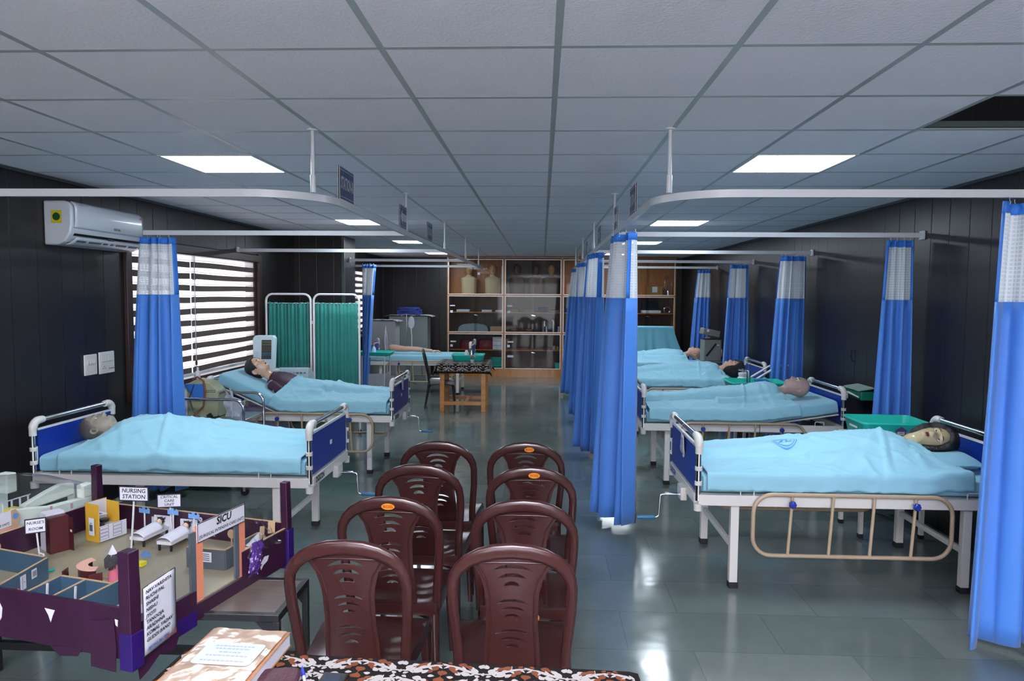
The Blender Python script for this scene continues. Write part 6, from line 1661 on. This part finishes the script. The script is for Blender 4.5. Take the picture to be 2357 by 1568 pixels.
# ------------------------------------------------------------------ far wooden table with patterned cloth, chair, tray, flowers
wt = thing('wooden_table', 'orange wooden table with H shaped stretchers under the patterned cloth, mid aisle', 'table', (-1.20, 10.86, 0), .02)
a, b, h_ = .375, .36, .735
for sx in (-1, 1):
    for sy in (-1, 1): MB().bx(sx * .315 - .034, sx * .315 + .034, sy * .30 - .034, sy * .30 + .034, 0, h_ - .025).build('leg', M_WOOD, wt, bevel=.003)
MB().bx(-a, a, -b, b, h_ - .025, h_).build('table_top', M_WOOD, wt, bevel=.003)
MB().bx(-.281, .281, -.32, -.30, h_ - .12, h_ - .025).bx(-.281, .281, .30, .32, h_ - .12, h_ - .025).build('apron', M_WOOD, wt, smooth=False)
MB().bx(-.281, .281, -.325, -.285, .10, .155).build('stretcher', M_WOOD, wt, smooth=False); MB().bx(-.281, .281, .285, .325, .10, .155).build('stretcher', M_WOOD, wt, smooth=False); MB().bx(.02, .065, -.285, .285, .105, .15).build('stretcher', M_WOOD, wt, smooth=False)
def fcl(x, y, lift=0):
    o = .004 + lift; ex, ey = max(0, abs(x) - a), max(0, abs(y) - b); px, py = math.copysign(min(abs(x), a), x), math.copysign(min(abs(y), b), y)
    drop = max(ex, ey); flare = .05 * min(1, drop / .12)
    if ex > 0: px += math.copysign(o + .012 + .25 * min(ex, ey) + (.012 * math.sin(y * 26) * ex * 6), x) + math.copysign(flare * .5, x)
    if ey > 0: py += math.copysign(o + .012 + .25 * min(ex, ey) + (.012 * math.sin(x * 22) * ey * 6), y) + math.copysign(flare * .35, y)
    z = h_ + o - drop * .97 - .35 * min(ex, ey)
    return (px, py, z)
cm = MB(); X_, Y_ = a + .135, b + .15
cm.grid(lambda u, v: fcl(-X_ + 2 * X_ * u, -Y_ + 2 * Y_ * v), 44, 44); printed_cloth(cm, lambda p, q: fcl(p, q, .0015), -X_ + .004, X_ - .004, -Y_ + .004, Y_ - .004, px=.21, py=.20, sc=.95)
tag(cm.build('tablecloth', [M_CLOTHBLK, M_CLOTHW, M_CLOTHB], None, smooth=False, loc=(-1.20, 10.86, 0), rz=.02), 'brown and white patterned cloth draped over the far wooden table', 'tablecloth')
bc, _ = make_chair('plastic_chair', 'black plastic chair beside the far wooden table', M_CHAIRB, (-1.83, 11.0, 0), -PI / 2 + .12)
tray('green tray on the patterned far table', (-1.16, 11.02, h_ + .008), .03, .52, .38, .10)
fv = thing('flower_pot', 'small glass pot with pink flowers on the far table', 'plant', (-1.06, 10.62, h_ + .006))
MB().lathe([(.020, 0), (.026, .01), (.028, .045), (.022, .05)], (0, 0, 0), 14).build('pot', mat('pot_glass', '#b9b6b0', .2, var=.05), fv)
o = MB(); q = MB(); rn = random.Random(2)
for k in range(12):
    an = rn.uniform(0, 6.28); r = rn.uniform(.01, .05); z = rn.uniform(.09, .13); o.tube([(0, 0, .04), (r * .5 * math.cos(an), r * .5 * math.sin(an), .08), (r * math.cos(an), r * math.sin(an), z)], .002, 5); q.ball((r * math.cos(an), r * math.sin(an), z), (.011, .011, .008), 7, 5)
o.build('stem', MATS['leaf_green'], fv); q.build('blossom', M_PINK, fv)
jk = thing('steel_kettle', 'small shiny white and steel jug behind the green tray on the far table', 'jug', (-1.14, 11.02, h_ + .018))
MB().lathe([(.04, 0), (.046, .03), (.040, .10), (.030, .15), (.032, .16)], (.03, .0, 0), 16).build('jug_body', M_STEEL, jk); MB().lathe([(.034, 0), (.036, .10), (.02, .15)], (-.05, .02, 0), 14).build('white_bottle', M_WHITE, jk)

# ------------------------------------------------------------------ glass fronted cabinets across the far wall
CY, CD = 15.1, .42
CX = [-2.055, -.822, .432, 1.66, 2.855]
ZS = [.175, .965, 1.785, 2.575]
for n in range(4):
    x0, x1 = CX[n] + .001, CX[n + 1] - .001; cxm = (x0 + x1) / 2; hw_ = (x1 - x0) / 2
    nm = ['leftmost glass fronted wooden cabinet on the far wall, two pale torsos on top shelf', 'second glass fronted wooden cabinet from the left, steel jars inside', 'third glass fronted wooden cabinet, mostly hidden behind the aisle curtains', 'rightmost glass fronted wooden cabinet on the far wall, boxes on its top shelf'][n]
    t = thing('glass_cabinet', nm, 'cabinet', (cxm, CY, 0), 0, 'glass fronted cabinets on the far wall')
    o = MB(); o.bx(-hw_, -hw_ + .022, 0, CD, 0, 2.605); o.bx(hw_ - .022, hw_, 0, CD, 0, 2.605); o.bx(-hw_ + .022, hw_ - .022, 0, CD, 2.575, 2.605); o.bx(-hw_ + .022, hw_ - .022, 0.0, CD, .155, .18)
    for z in ZS[1:3]: o.bx(-hw_ + .022, hw_ - .022, 0, CD, z - .02, z + .008)
    o.build('carcass', M_CAB, t, smooth=False)
    MB().bx(-hw_ + .022, hw_ - .022, .004, .03, 0, .155).build('plinth', M_CAB, t, smooth=False)
    for k in range(3): MB().bx(-hw_ + .022, hw_ - .022, CD - .012, CD, ZS[k] + .008, ZS[k + 1] - .02).build('back_panel', (M_CABTOP if k == 2 and n != 1 else M_CABSHADE), t, smooth=False)
    for k in range(3):
        if k < 2: MB().bx(-hw_ + .022, hw_ - .022, .06, CD - .012, ZS[k] + (.40 if k == 0 else .43), ZS[k] + (.418 if k == 0 else .448)).build('shelf', M_CAB, t, smooth=False)
        za, zb = ZS[k] + .010, ZS[k + 1] - .022; xa, xb = -hw_ + .024, hw_ - .024
        e = MB(); w_ = .013
        for (p, q, r, s) in ((xa, xb, za, za + w_), (xa, xb, zb - w_, zb), (xa, xa + w_, za + w_, zb - w_), (xb - w_, xb, za + w_, zb - w_)): e.bx(p, q, -.004, .014, r, s)
        d = e.build('door_frame', M_ALU, t, smooth=False)
        MB().bx(xa + w_, .03, .002, .006, za + w_, zb - w_).build('glass_pane', M_GLASS, d, smooth=False); MB().bx(-.03, xb - w_, .008, .012, za + w_, zb - w_).build('glass_pane', M_GLASS, d, smooth=False)
        if k < 2:
            l = MB(); l.cyl((.0, -.02, (za + zb) / 2 - .02), (.0, .0, (za + zb) / 2 - .02), .012, n=10); l.bar((-.03, -.008, (za + zb) / 2 - .015), (.05, -.008, (za + zb) / 2 - .03), .006, .010); l.build('lock', M_CHROME, d)
        if n in (0, 1):
            for (lx, lz, ww, hh) in {2: [(-.03 + .10, .42, .05, .05)], 1: [(-.50, .56, .11, .028), (-.52, .42, .06, .05)], 0: [(-.48, .57, .12, .03), (-.52, .47, .055, .05), (-.48, .25, .13, .045)]}[k] if not (k == 2 and n == 1) else []:
                MB().bx(lx - ww / 2, lx + ww / 2, -.001, .0015, za + lz, za + lz + hh).build('paper_label', M_PAPER, d, smooth=False)
    if n == 3: MB().bx(.30, .50, -.001, .0015, ZS[1] + .012 + .03, ZS[1] + .07).build('paper_label', M_PAPER, t, smooth=False)
def torso(x, y, z, m, mf, label, s=1.0):
    t = thing('torso_model', label, 'torso model', (x, y, z), 0, 'anatomical torso models in the cabinets')
    o = MB(); rs = []
    for (zz, a, b) in ((0, .155, .085), (.05, .165, .095), (.15, .165, .10), (.25, .17, .105), (.32, .178, .10), (.36, .165, .09), (.385, .11, .075), (.40, .065, .06), (.43, .055, .055)): rs.append([(a * s * math.copysign(abs(math.cos(q)) ** .8, math.cos(q)), b * s * math.sin(q) * (1 + .015 * math.sin(q * 12)), zz * s) for q in [2 * PI * k / 28 for k in range(28)]])
    o.rings(rs); o.build('trunk', m, t, angle=70)
    h = MB(); rs = []
    for ss in [0, .003, .01, .02, .035, .05, .07, .09, .10, .11, .118, .126, .134, .142, .15, .156, .162, .168, .175, .183, .19, .197, .205, .215, .222, .232, .24, .26]:
        rs.append([(p[0] * s, -p[1] * s, (.66 - ss) * s) for p in [head_pt(ss, 2 * PI * k / 30) for k in range(30)]])
    h.rings(rs); h.build('head', mf, t, angle=70)
    return t
ZT = ZS[2] + .009; zm = ZS[1] + .009; zl = ZS[0] + .009; CB = CY + .22
torso(-1.60, CB, ZT, M_BEIGE, M_TAN2, 'left one of the two pale torsos in the leftmost cabinet'); torso(-1.08, CB, ZT, M_BEIGE, M_TAN2, 'right one of the two pale torsos in the leftmost cabinet')
torso(-.55, CB, ZT, M_DUST, M_DUST, 'brown covered torso at the left end of the second cabinet\'s top shelf'); torso(-.14, CB, ZT, M_DUST, M_DUST, 'middle brown covered torso on the second cabinet\'s top shelf'); torso(.20, CB, ZT, M_DUST, M_TAN2, 'brown covered torso at the right end of the second cabinet\'s top shelf')
def bxo(name, label, cat, x, y, z, w_, d_, h_, m, group=None, bev=.004):
    return tag(MB().bx(-w_ / 2, w_ / 2, -d_ / 2, d_ / 2, 0, h_).build(name, m, None, loc=(x, y, z), bevel=bev), label, cat, group)
bxo('board', 'tall white board leaning at the right of the pale torsos', 'board', -.875, CB, ZT, .03, .20, .62, M_PAPER)
# middle row of the left cabinet: papers, folded cloths; lower row: red bags, white boxes, stacked trays
zsh = ZS[1] + .449
bxo('paper_stack', 'stack of white papers on the leftmost cabinet\'s middle shelf', 'papers', -1.72, CY + .18, zsh, .28, .22, .05, M_PAPER)
bxo('flat_file', 'flat white file at the middle of the leftmost cabinet\'s shelf', 'file', -1.50, CY + .14, zsh, .0 + .30, .2, .018, M_PAPER) if False else None
bxo('flat_box', 'low white box in the middle of the leftmost cabinet\'s shelf', 'box', -1.20, CY + .2, zsh, .22, .2, .045, M_PAPER); bxo('flat_box', 'low white box at the right end of the leftmost cabinet\'s shelf', 'box', -.94, CY + .2, zsh, .15, .2, .04, M_PAPER)
o = MB(); o.grid(lambda u, v: (-.33 + .66 * u, -.10 + .2 * v, .04 + .14 * math.sin(PI * u) ** .3 + .02 * noise.noise((u * 9, v * 5, 3))), 24, 10)
o.grid(lambda u, v: (-.33 + .66 * u, -.10, (.04 + .14 * math.sin(PI * u) ** .3) * v), 24, 6); tag(o.build('folded_linen', mat('linen_blue_grey', '#7f8d93', .8, var=.15, bump=.4, bscale=8), None, loc=(-1.50, CY + .2, zm)), 'heap of grey blue linen in the leftmost cabinet', 'linen')
o = MB(); [o.bx(-.36 , .36, -.12, .12, .03 + k * .03, .055 + k * .03) for k in range(3)]
bxo('linen_pile', 'flat green brown linen pile at the right of the linen heap', 'linen', -1.0, CY + .25, zm, .26, .2, .12, M_CARD)
zls = ZS[0] + .419
for (x, lb) in ((-1.62, 'dark red bag at the left in the leftmost cabinet\'s lower shelf'), (-1.22, 'dark red bag in front of the middle in the leftmost cabinet\'s lower shelf')):
    t = thing('kit_bag', lb, 'bag', (x, CB, zls), 0, 'dark red kit bags'); MB().rings([[(.17 * math.copysign(abs(math.cos(q)) ** .4, math.cos(q)) * k, .10 * math.copysign(abs(math.sin(q)) ** .4, math.sin(q)) * k, z) for q in [2 * PI * i / 28 for i in range(28)]] for z, k in ((0, .95), (.02, 1), (.17, 1), (.21, .85))]).build('bag_body', M_RED, t, angle=50)
    MB().lathe([(.05, -.106), (.05, -.103)], (0, 0, 0), 20, axis='y').build('badge', mat('badge_brown', '#6d4636', .5, var=.05), t).location = (0, 0, .10)
for k in range(3): bxo('white_box', ['bottom', 'middle', 'top'][k] + ' white box of the stack in the leftmost cabinet', 'box', -.955, CB - .06, zls + .094 * k, .22, .22, .09, M_PAPER, 'stacked white boxes')
for k in range(5): tray('green tray %s in the stack at the bottom of the leftmost cabinet' % ['lowest', 'second from bottom', 'middle', 'second from top', 'topmost'][k], (-.98 , CB, zl + .038 * k), 0, .28, .30, .07, 'stacked green trays in the cabinet')
# second cabinet
for k, (x, r, h_, lid) in enumerate(((.06, .085, .25, 0), (.10, .05, .14, 0), (.255, .065, .25, 1), (.37, .045, .14, 0))):
    t = thing('steel_jar', ['tall wide steel jar', 'short steel jar in front of the tall wide one', 'tall steel jar with a domed lid', 'short steel jar at the right end'][k] + ' in the second cabinet', 'jar', (x - .0, CY + (.25 if k in (0, 2) else .12), zm), 0, 'steel jars in the second cabinet')
    MB().lathe([(r, 0), (r, h_ - .01), (r * 1.04, h_ - .008), (r * 1.04, h_), (r * .95, h_)], (0, 0, 0), 20).build('jar_body', M_STEEL, t)
    if lid: MB().lathe([(r * 1.02, h_ + .001), (r * .9, h_ + .03), (.012, h_ + .04), (.014, h_ + .06), (.004, h_ + .065)], (0, 0, 0), 18).build('lid', M_STEEL, t)
for k, (x, r, lb) in enumerate(((-.61, .11, 'wide steel bowl at the left of the second cabinet'), (-.28, .10, 'steel kidney dish pile beside the jars in the second cabinet'))):
    tag(MB().lathe([(r * .6, 0), (r * .95, .05), (r, .075), (r * 1.08, .08), (r * .9, .07)], (0, 0, 0), 20).build('steel_bowl', M_STEEL, None, loc=(x, CY + .2, zm)), lb, 'bowl', 'steel bowls in the second cabinet')
for k, (x, w_, h_, m) in enumerate(((-.62, .22, .07, M_GREYCASE), (-.28, .22, .06, M_GREYCASE), (.02, .20, .10, mat('slate_blue', '#33475a', .5, var=.1)), (.28, .18, .05, M_GREYCASE))):
    bxo('instrument_box', ['grey instrument box at the left', 'low grey instrument box left of centre', 'slate blue instrument box right of centre', 'flat grey instrument box at the right'][k] + ' on the second cabinet\'s middle shelf', 'box', x, CY + .2, zsh, w_, .2, h_, m)
bxo('small_box', 'small lilac box on the second cabinet\'s lower shelf', 'box', .27, CY + .15, zls, .06, .06, .09, M_LILAC); bxo('small_box', 'small yellow box beside the lilac one on the second cabinet\'s lower shelf', 'box', .345, CY + .15, zls, .05, .06, .075, M_YELLOW)
bxo('folded_cloth', 'dark red cloth lying on the second cabinet\'s lower shelf', 'cloth', -.42, CB, zls, .30, .2, .035, M_RED); bxo('cloth_bundle', 'purple cloth bundle left of the small boxes', 'cloth', .12, CB, zls, .18, .18, .05, mat('plum', '#4d2a4a', .7, var=.1))
bxo('carton', 'green and white carton at the bottom right of the second cabinet', 'carton', .35, CB - .06, zl, .11, .2, .13, M_GREEN)
# third and rightmost cabinets
bxo('folded_cloth', 'dark blue cloth on the third cabinet\'s middle shelf', 'cloth', .60, CB, zsh, .24, .2, .09, M_BLUECLOTH); bxo('file_box', 'green file box at the bottom of the third cabinet', 'box', .58, CB, zl, .2, .2, .2, M_GREEN)
yb_ = bxo('carton', 'yellow carton on the rightmost cabinet\'s top shelf', 'carton', 1.86, CB, ZT, .26, .22, .25, mat('carton_yellow', '#b58a3e', .7, var=.1)); bxo('carton', 'brown carton with a white label on the rightmost cabinet\'s top shelf', 'carton', 2.42, CB, ZT, .34, .22, .20, M_CARTON)
MB().bx(-.05, .06, -.1125, -.1105, .07, .19).build('label', M_PAPER, bpy.data.objects['carton.002'] if 'carton.002' in bpy.data.objects else None, smooth=False)
gl = thing('glass_dome', 'wire caged glass dome at the right of the brown carton', 'glassware', (2.725, CB - .05, ZT)); MB().lathe([(.05, 0), (.05, .10), (.04, .12)], (0, 0, 0), 16).build('dome_base', M_STEEL, gl)
o = MB()
for k in range(10): a = 2 * PI * k / 10; o.tube([(.04 * math.cos(a), .04 * math.sin(a), .12), (.085 * math.cos(a), .085 * math.sin(a), .22), (.085 * math.cos(a), .085 * math.sin(a), .34), (.03 * math.cos(a), .03 * math.sin(a), .42)], .004, 5)
o.build('cage_wire', M_CHROME, gl)
lp = thing('small_printer', 'white flat printer with raised dark lid on the rightmost cabinet\'s middle shelf', 'printer', (2.36, CY + .2, zsh)); MB().bx(-.20, .20, -.13, .13, 0, .06).build('base', M_WHITE, lp, bevel=.008); MB().bar((0, .10, .06), (0, .13, .24), .36, .015).build('raised_lid', M_SCREENDK, lp, bevel=.004)
o = MB(); [o.tube([(.07 * math.cos(a) + .01 * k, .02 * k - .03, .07 + .065 * math.sin(a)) for a in [2 * PI * q / 20 for q in range(20)]], .006, 6, closed=True) for k in range(4)]; tag(o.build('cable_coil', M_STEEL, None, loc=(2.70, CY + .2, zsh)), 'coil of pale cable right of the small printer', 'cable')

# ------------------------------------------------------------------ right side equipment
def side_table(label, x, y, w_, d_, h_, rz=0):
    t = thing('bedside_table', label, 'table', (x, y, 0), rz)
    MB().bx(-w_ / 2, w_ / 2, -d_ / 2, d_ / 2, h_ - .025, h_).build('table_top', M_PLASTWHITE, t, bevel=.004)
    for sx in (-1, 1):
        for sy in (-1, 1):
            l = MB().bx(sx * (w_ / 2 - .03) - .014, sx * (w_ / 2 - .03) + .014, sy * (d_ / 2 - .03) - .014, sy * (d_ / 2 - .03) + .014, .02, h_ - .025).build('leg', M_STEELWHITE, t, smooth=False); MB().bx(sx * (w_ / 2 - .03) - .017, sx * (w_ / 2 - .03) + .017, sy * (d_ / 2 - .03) - .017, sy * (d_ / 2 - .03) + .017, 0, .03).build('rubber_foot', M_RUBBER, l, smooth=False)
    o = MB(); o.bx(-w_ / 2 + .045, w_ / 2 - .045, -d_ / 2 + .02, d_ / 2 - .02, .30, .48); o.build('drawer_box', M_STEELWHITE, t, bevel=.004)
    return t
side_table('white bedside table under the big green tray, beside the nearest right bed', 2.60, 5.37, .50, .40, .745)
bgt = tray('big green tray with a colourful house sticker, beside the nearest right bed', (2.585, 5.30, .747), -.03, .50, .40, .13)
o = MB(); yv = -.187
o.prism([(-.035, 0), (.035, 0), (.035, .055), (.048, .055), (0, .088), (-.048, .055), (-.035, .055)], lambda a, b, d: (.02 + a, yv - .13 * .0 + .14 * 0 - d + (-.0) - .022 * (b / .09) + .010, .018 + b), 0, .0015); so = o.build('house_sticker', mat('sticker_purple', '#493a6e', .4, var=.05), bgt, smooth=False)
for (m, x0, x1, z0, z1) in ((M_STKRED, -.030, .030, .004, .052), (M_PAPER, -.025, .025, .026, .050), (M_YELLOW, -.025, .025, .012, .024), (M_SKYBLUE, -.025, .01, .006, .012)):
    k = {id(M_STKRED): 1, id(M_PAPER): 2, id(M_YELLOW): 2, id(M_SKYBLUE): 2}[id(m)]
    MB().prism([(x0, z0), (x1, z0), (x1, z1), (x0, z1)], lambda a, b, d: (.02 + a, yv - .022 * (b / .09) + .010 - .0015 - .0006 * k - d, .018 + b), 0, .0005).build('sticker_field', m, so, smooth=False)
text('OPEC', .014, (.02, yv - .0015 - .0025 - .009 + .010, .018 + .038), (1, 0, 0), (0, -.24, 1), M_INKBLUE, so, 'lettering', bold=.0004)
MB().bar((-.233, -.06, .075), (-.233, .08, .075), .002, .022).build('end_label', M_PAPER, bgt, smooth=False)
o = MB(); o.bx(.17, .21, .02, .05, .012, .06); o.build('carton_inside', M_PAPER, bgt, smooth=False)
side_table('white bedside table behind the bald mannequin\'s bed', 2.42, 7.82, .46, .40, .745)
tray('green tray holding a blue booklet, behind the bald mannequin\'s bed', (2.36, 7.80, .747), -.06, .62, .46, .11)
bkl = tag(MB().box((0, 0, .0), (.17, .12, .006), Matrix.Rotation(.25, 3, 'X')).build('booklet', mat('booklet_blue', '#2a56a8', .35, var=.25, vscale=16), None, loc=(2.44, 7.76, .85), rz=.3), 'blue booklet propped on the rim of the green tray', 'booklet')
hc = thing('hook_canister', 'small steel canister with a wire hook above the green tray', 'canister', (2.31, 7.86, .757)); MB().lathe([(.020, 0), (.022, .10), (.022, .20), (.016, .205)], (0, 0, 0), 14).build('canister_body', M_STEEL, hc); MB().tube([(0, 0, .205), (0, 0, .27)] + [(.018 * math.sin(a), 0, .288 - .018 * math.cos(a)) for a in [2 * PI * k / 12 for k in range(12)]], .003, 6).build('wire_hook', M_STEEL, hc)
# wall mounted nebuliser
nb = thing('wall_rack', 'green wall mounted nebuliser kit beside the second right wall curtain', 'medical kit', (XR, 6.68, .915))
MB().bx(-.12, 0, -.17, .17, -.080, .0).build('case', mat('case_green', '#11735a', .35, var=.1), nb, bevel=.006)
MB().bar((-.14, 0, .012), (-.005, 0, .035), .33, .012).build('clear_lid', mat('lid_pale', '#9fc0b4', .2, var=.2, vscale=18), nb, smooth=False)
o = MB(); o.tube([(-.145, .16, -.05), (-.15, .02, -.03), (-.14, -.16, -.05)], [.009, .012, .007], 10); o.tube([(-.15, .05, -.02), (-.15, .05, -.09)], .007, 8); o.build('nebuliser_tube', M_PLASTWHITE, nb)
hk = tag(MB().tube([(0, 0, .07), (-.03, 0, .07), (-.035, .0, .0), (-.02, 0, -.04), (0, 0, -.04)], .006, 6).build('wall_hook', M_BLKMETAL, None, loc=(XR, 6.95, 1.20)), 'small dark hook on the right wall above the nebuliser kit', 'hook')
# oxygen cylinder on its trolley
ox = thing('cylinder_trolley', 'white tube trolley for the oxygen cylinder between the right beds', 'trolley', (2.35, 8.22, 0))
MB().bx(-.14, .14, -.12, .12, .06, .08).build('base_plate', M_WHITE, ox, smooth=False)
for y in (-.10, .10): MB().tube([(-.10, y, .09), (-.10, y, .62), (-.07, y, .69), (.0, y, .755), (.32, y, .96), (.40, y, 1.0), (.50, y, 1.0)], .0125, 8).build('side_tube', M_WHITE, ox, angle=60)
MB().cyl((.50, -.10, 1.0), (.50, .10, 1.0), .0125, n=8).build('handle_bar', M_WHITE, ox)
MB().tube([(.115 * math.cos(a), .115 * math.sin(a), .62) for a in [2 * PI * k / 24 for k in range(24)]], .010, 8, closed=True).build('clamp_ring', M_WHITE, ox)
for y in (-.14, .14): MB().cyl((.10, y - .012, .06), (.10, y + .012, .06), .06, n=18).build('wheel', M_RUBBER, ox)
oc = thing('oxygen_cylinder', 'brown oxygen cylinder with a white shoulder and painted letters', 'gas cylinder', (2.35, 8.22, .081))
MB().lathe([(.082, 0), (.085, .01), (.085, .63)], (0, 0, 0), 24).build('cylinder_wall', mat('cylinder_black', '#2b221d', .35, var=.1), oc)
MB().lathe([(.0852, .63), (.0852, .70), (.070, .745), (.048, .77), (.048, .785), (.052, .79), (.052, .815), (.030, .82)], (0, 0, 0), 24).build('white_shoulder', M_WHITE, oc)
MB().lathe([(.02, .82), (.02, .86), (.012, .865)], (0, 0, 0), 12).tube([(-.05, 0, .85), (.05, 0, .85)], .010, 8).build('valve', M_STEEL, oc)
text('DGSCN', .040, (.0, -.0862, .665), (1, 0, 0), (0, 0, 1), M_INK, oc, 'painted_letters', bold=.0015, sx=.8)
fb = thing('humidifier_bottle', 'small teal topped humidifier bottle beside the oxygen cylinder', 'bottle', (2.215, 8.16, 0)); MB().lathe([(.032, .60), (.034, .72), (.03, .725)], (0, 0, 0), 14).build('bottle_wall', mat('bottle_blue', '#4a83a0', .15, var=.05), fb); MB().lathe([(.03, .725), (.03, .755), (.008, .76), (.008, .78)], (0, 0, 0), 14).build('cap', mat('teal_cap', '#0e4a50', .4, var=.05), fb); MB().cyl((0, 0, 0.02), (0, 0, .60), .008, n=8).build('support_rod', M_STEEL, fb); MB().lathe([(.07, 0), (.07, .02)], (0, 0, 0), 16).build('foot', M_BLKMETAL, fb)
# grey cased machine on its stand, far right
gm = thing('cased_machine', 'grey boxed machine with tilted open lid, on a stand by the right wall', 'medical machine', (2.62, 10.93, .0), .06)
MB().bx(-.135, .135, -.11, .11, .755, 1.125).build('case', M_GREYCASE, gm, bevel=.014, seg=3); MB().bx(-.137, .137, -.112, .112, 1.122, 1.13).build('case_rim', M_BLACK, gm, smooth=False)
o = MB(); o.box((-.01, .03, 1.225), (.27, .20, .10), Matrix.Rotation(.20, 3, 'Y')) ; o.build('lid', M_GREYCASE, gm, bevel=.012, seg=3)
o = MB(); o.bar((-.10, -.118, .87), (.045, -.118, 1.06), .014, .028); o.build('handle_strap', M_BLACK, gm, bevel=.004)
MB().bx(-.09, -.055, -.0875, -.084, 1.24, 1.275).build('lid_label', M_WHITE, gm, smooth=False); MB().bx(.06, .10, -.1125, -.1105, 1.03, 1.045).build('maker_plate', M_WHITE, gm, smooth=False)
o = MB(); o.lathe([(.03, 1.13), (.05, 1.14), (.05, 1.16)], (-.05, 0, 0), 14); o.build('tan_pad', M_CARD, gm)
for sx in (-1, 1):
    for sy in (-1, 1): MB().cyl((sx * .16, sy * .13, .0), (sx * .16, sy * .13, .80), .009, n=8).build('stand_leg', M_STEEL, gm)
o = MB(); o.bx(-.18, .18, -.15, .15, .74, .754); [o.tube([(-.18, y, .80), (.18, y, .80)], .005, 6) for y in (-.15, .15)]; [o.tube([(x, -.15, .80), (x, .15, .80)], .005, 6) for x in (-.18, .18)]; o.build('stand_shelf', M_STEEL, gm, smooth=False)
# couch with sheet draped over its upright back, far right
cch = thing('examination_couch', 'low couch with an upright back, under blue cloth at the far right', 'couch', (1.95, 13.35, 0))
MB().bx(-.80, .72, -.35, .32, .50, .68).build('seat', mat('couch_grey', '#4f7c85', .6, var=.06), cch, bevel=.03, seg=3)
MB().bx(-.75, .55, .20, .30, .68, 1.19).build('back_board', M_STEELWHITE, cch, bevel=.02)
for x in (-.7, .62):
    for y in (-.28, .26): MB().bx(x - .02, x + .02, y - .02, y + .02, 0, .50).build('leg', M_STEELWHITE, cch, smooth=False)
o = MB()
def drape(u, v):
    x = -.78 + 1.36 * u; f = v * 1.35
    fold = .018 * math.sin(u * 34 + 2 * math.sin(u * 9)) + .008 * math.sin(u * 71)
    if f < .55: y, z = .19 - .10 * (1 - f / .55) ** 1.5 - .012 + fold * (1 - f / .6), .70 + (f / .55) * .49
    elif f < .8: y, z = .19 + (f - .55) / .25 * .12, 1.195 + .01 * math.sin(PI * (f - .55) / .25)
    else: y, z = .315 + fold * .5 + .01, 1.195 - (f - .8) * .7
    x += (.16 * (1 - min(1, f / .55)) ** 1.3) * max(0, (u - .75) / .25)
    return (x, y, z)
o.grid(drape, 90, 30); tag(o.build('drape_sheet', mat('drape_cyan', '#7cc4d6', .75, var=.05, bump=.15, bscale=18), None, solid=.003, angle=180, loc=(1.95, 13.35, 0)), 'cyan cloth draped over the upright back of the far right couch', 'cloth')
# paper tags tied to footboards
def tagcard(label, loc, rz):
    t = thing('paper_tag', label, 'tag', loc, rz)
    o = MB(); o.grid(lambda u, v: (-.004 - .010 * math.sin(u * 2 + v), -.055 + .11 * u, -.15 + .13 * v + .012 * u), 6, 6); c = o.build('card', M_PAPER, t, solid=.0008)
    o = MB(); [o.bx(-.018, -.0165, -.04, .04 - (k % 3) * .015, -.13 + k * .012, -.1275 + k * .012) for k in range(8)]; o.build('print_lines', M_INKBLUE, c, smooth=False)
    MB().tube([(.026, 0, .017 + .03), (0.0, 0, .052), (-.022, 0, .03), (-.010, 0, -.02)], .0015, 5).build('string', M_PAPER, t)
    return t
tagcard('paper tag tied to the footboard rail of the nearest right bed', (CXR - BL - .012, 4.63 - .03, .895), 0)
tagcard('printed paper card on the footboard of the raised left bed', (CXL + BL + .012, 7.18 + .02, .93), PI)
MB_t = MB().tube([(0, 0, 0), (0, 0, -.05)], .003, 6)
bb = thing('rubber_bulb', 'black rubber bulb hanging on the side rail of the second right bed', 'bulb', (2.02, 6.98 - .50, .50)); MB().lathe([(.004, -.02), (.022, -.055), (.024, -.085), (.010, -.11), (.004, -.115)], (0, 0, 0), 14).build('bulb', M_BLACK, bb); MB().cyl((0, 0, -.02), (0, 0, .10), .003, n=6).build('cord', M_BLACK, bb)
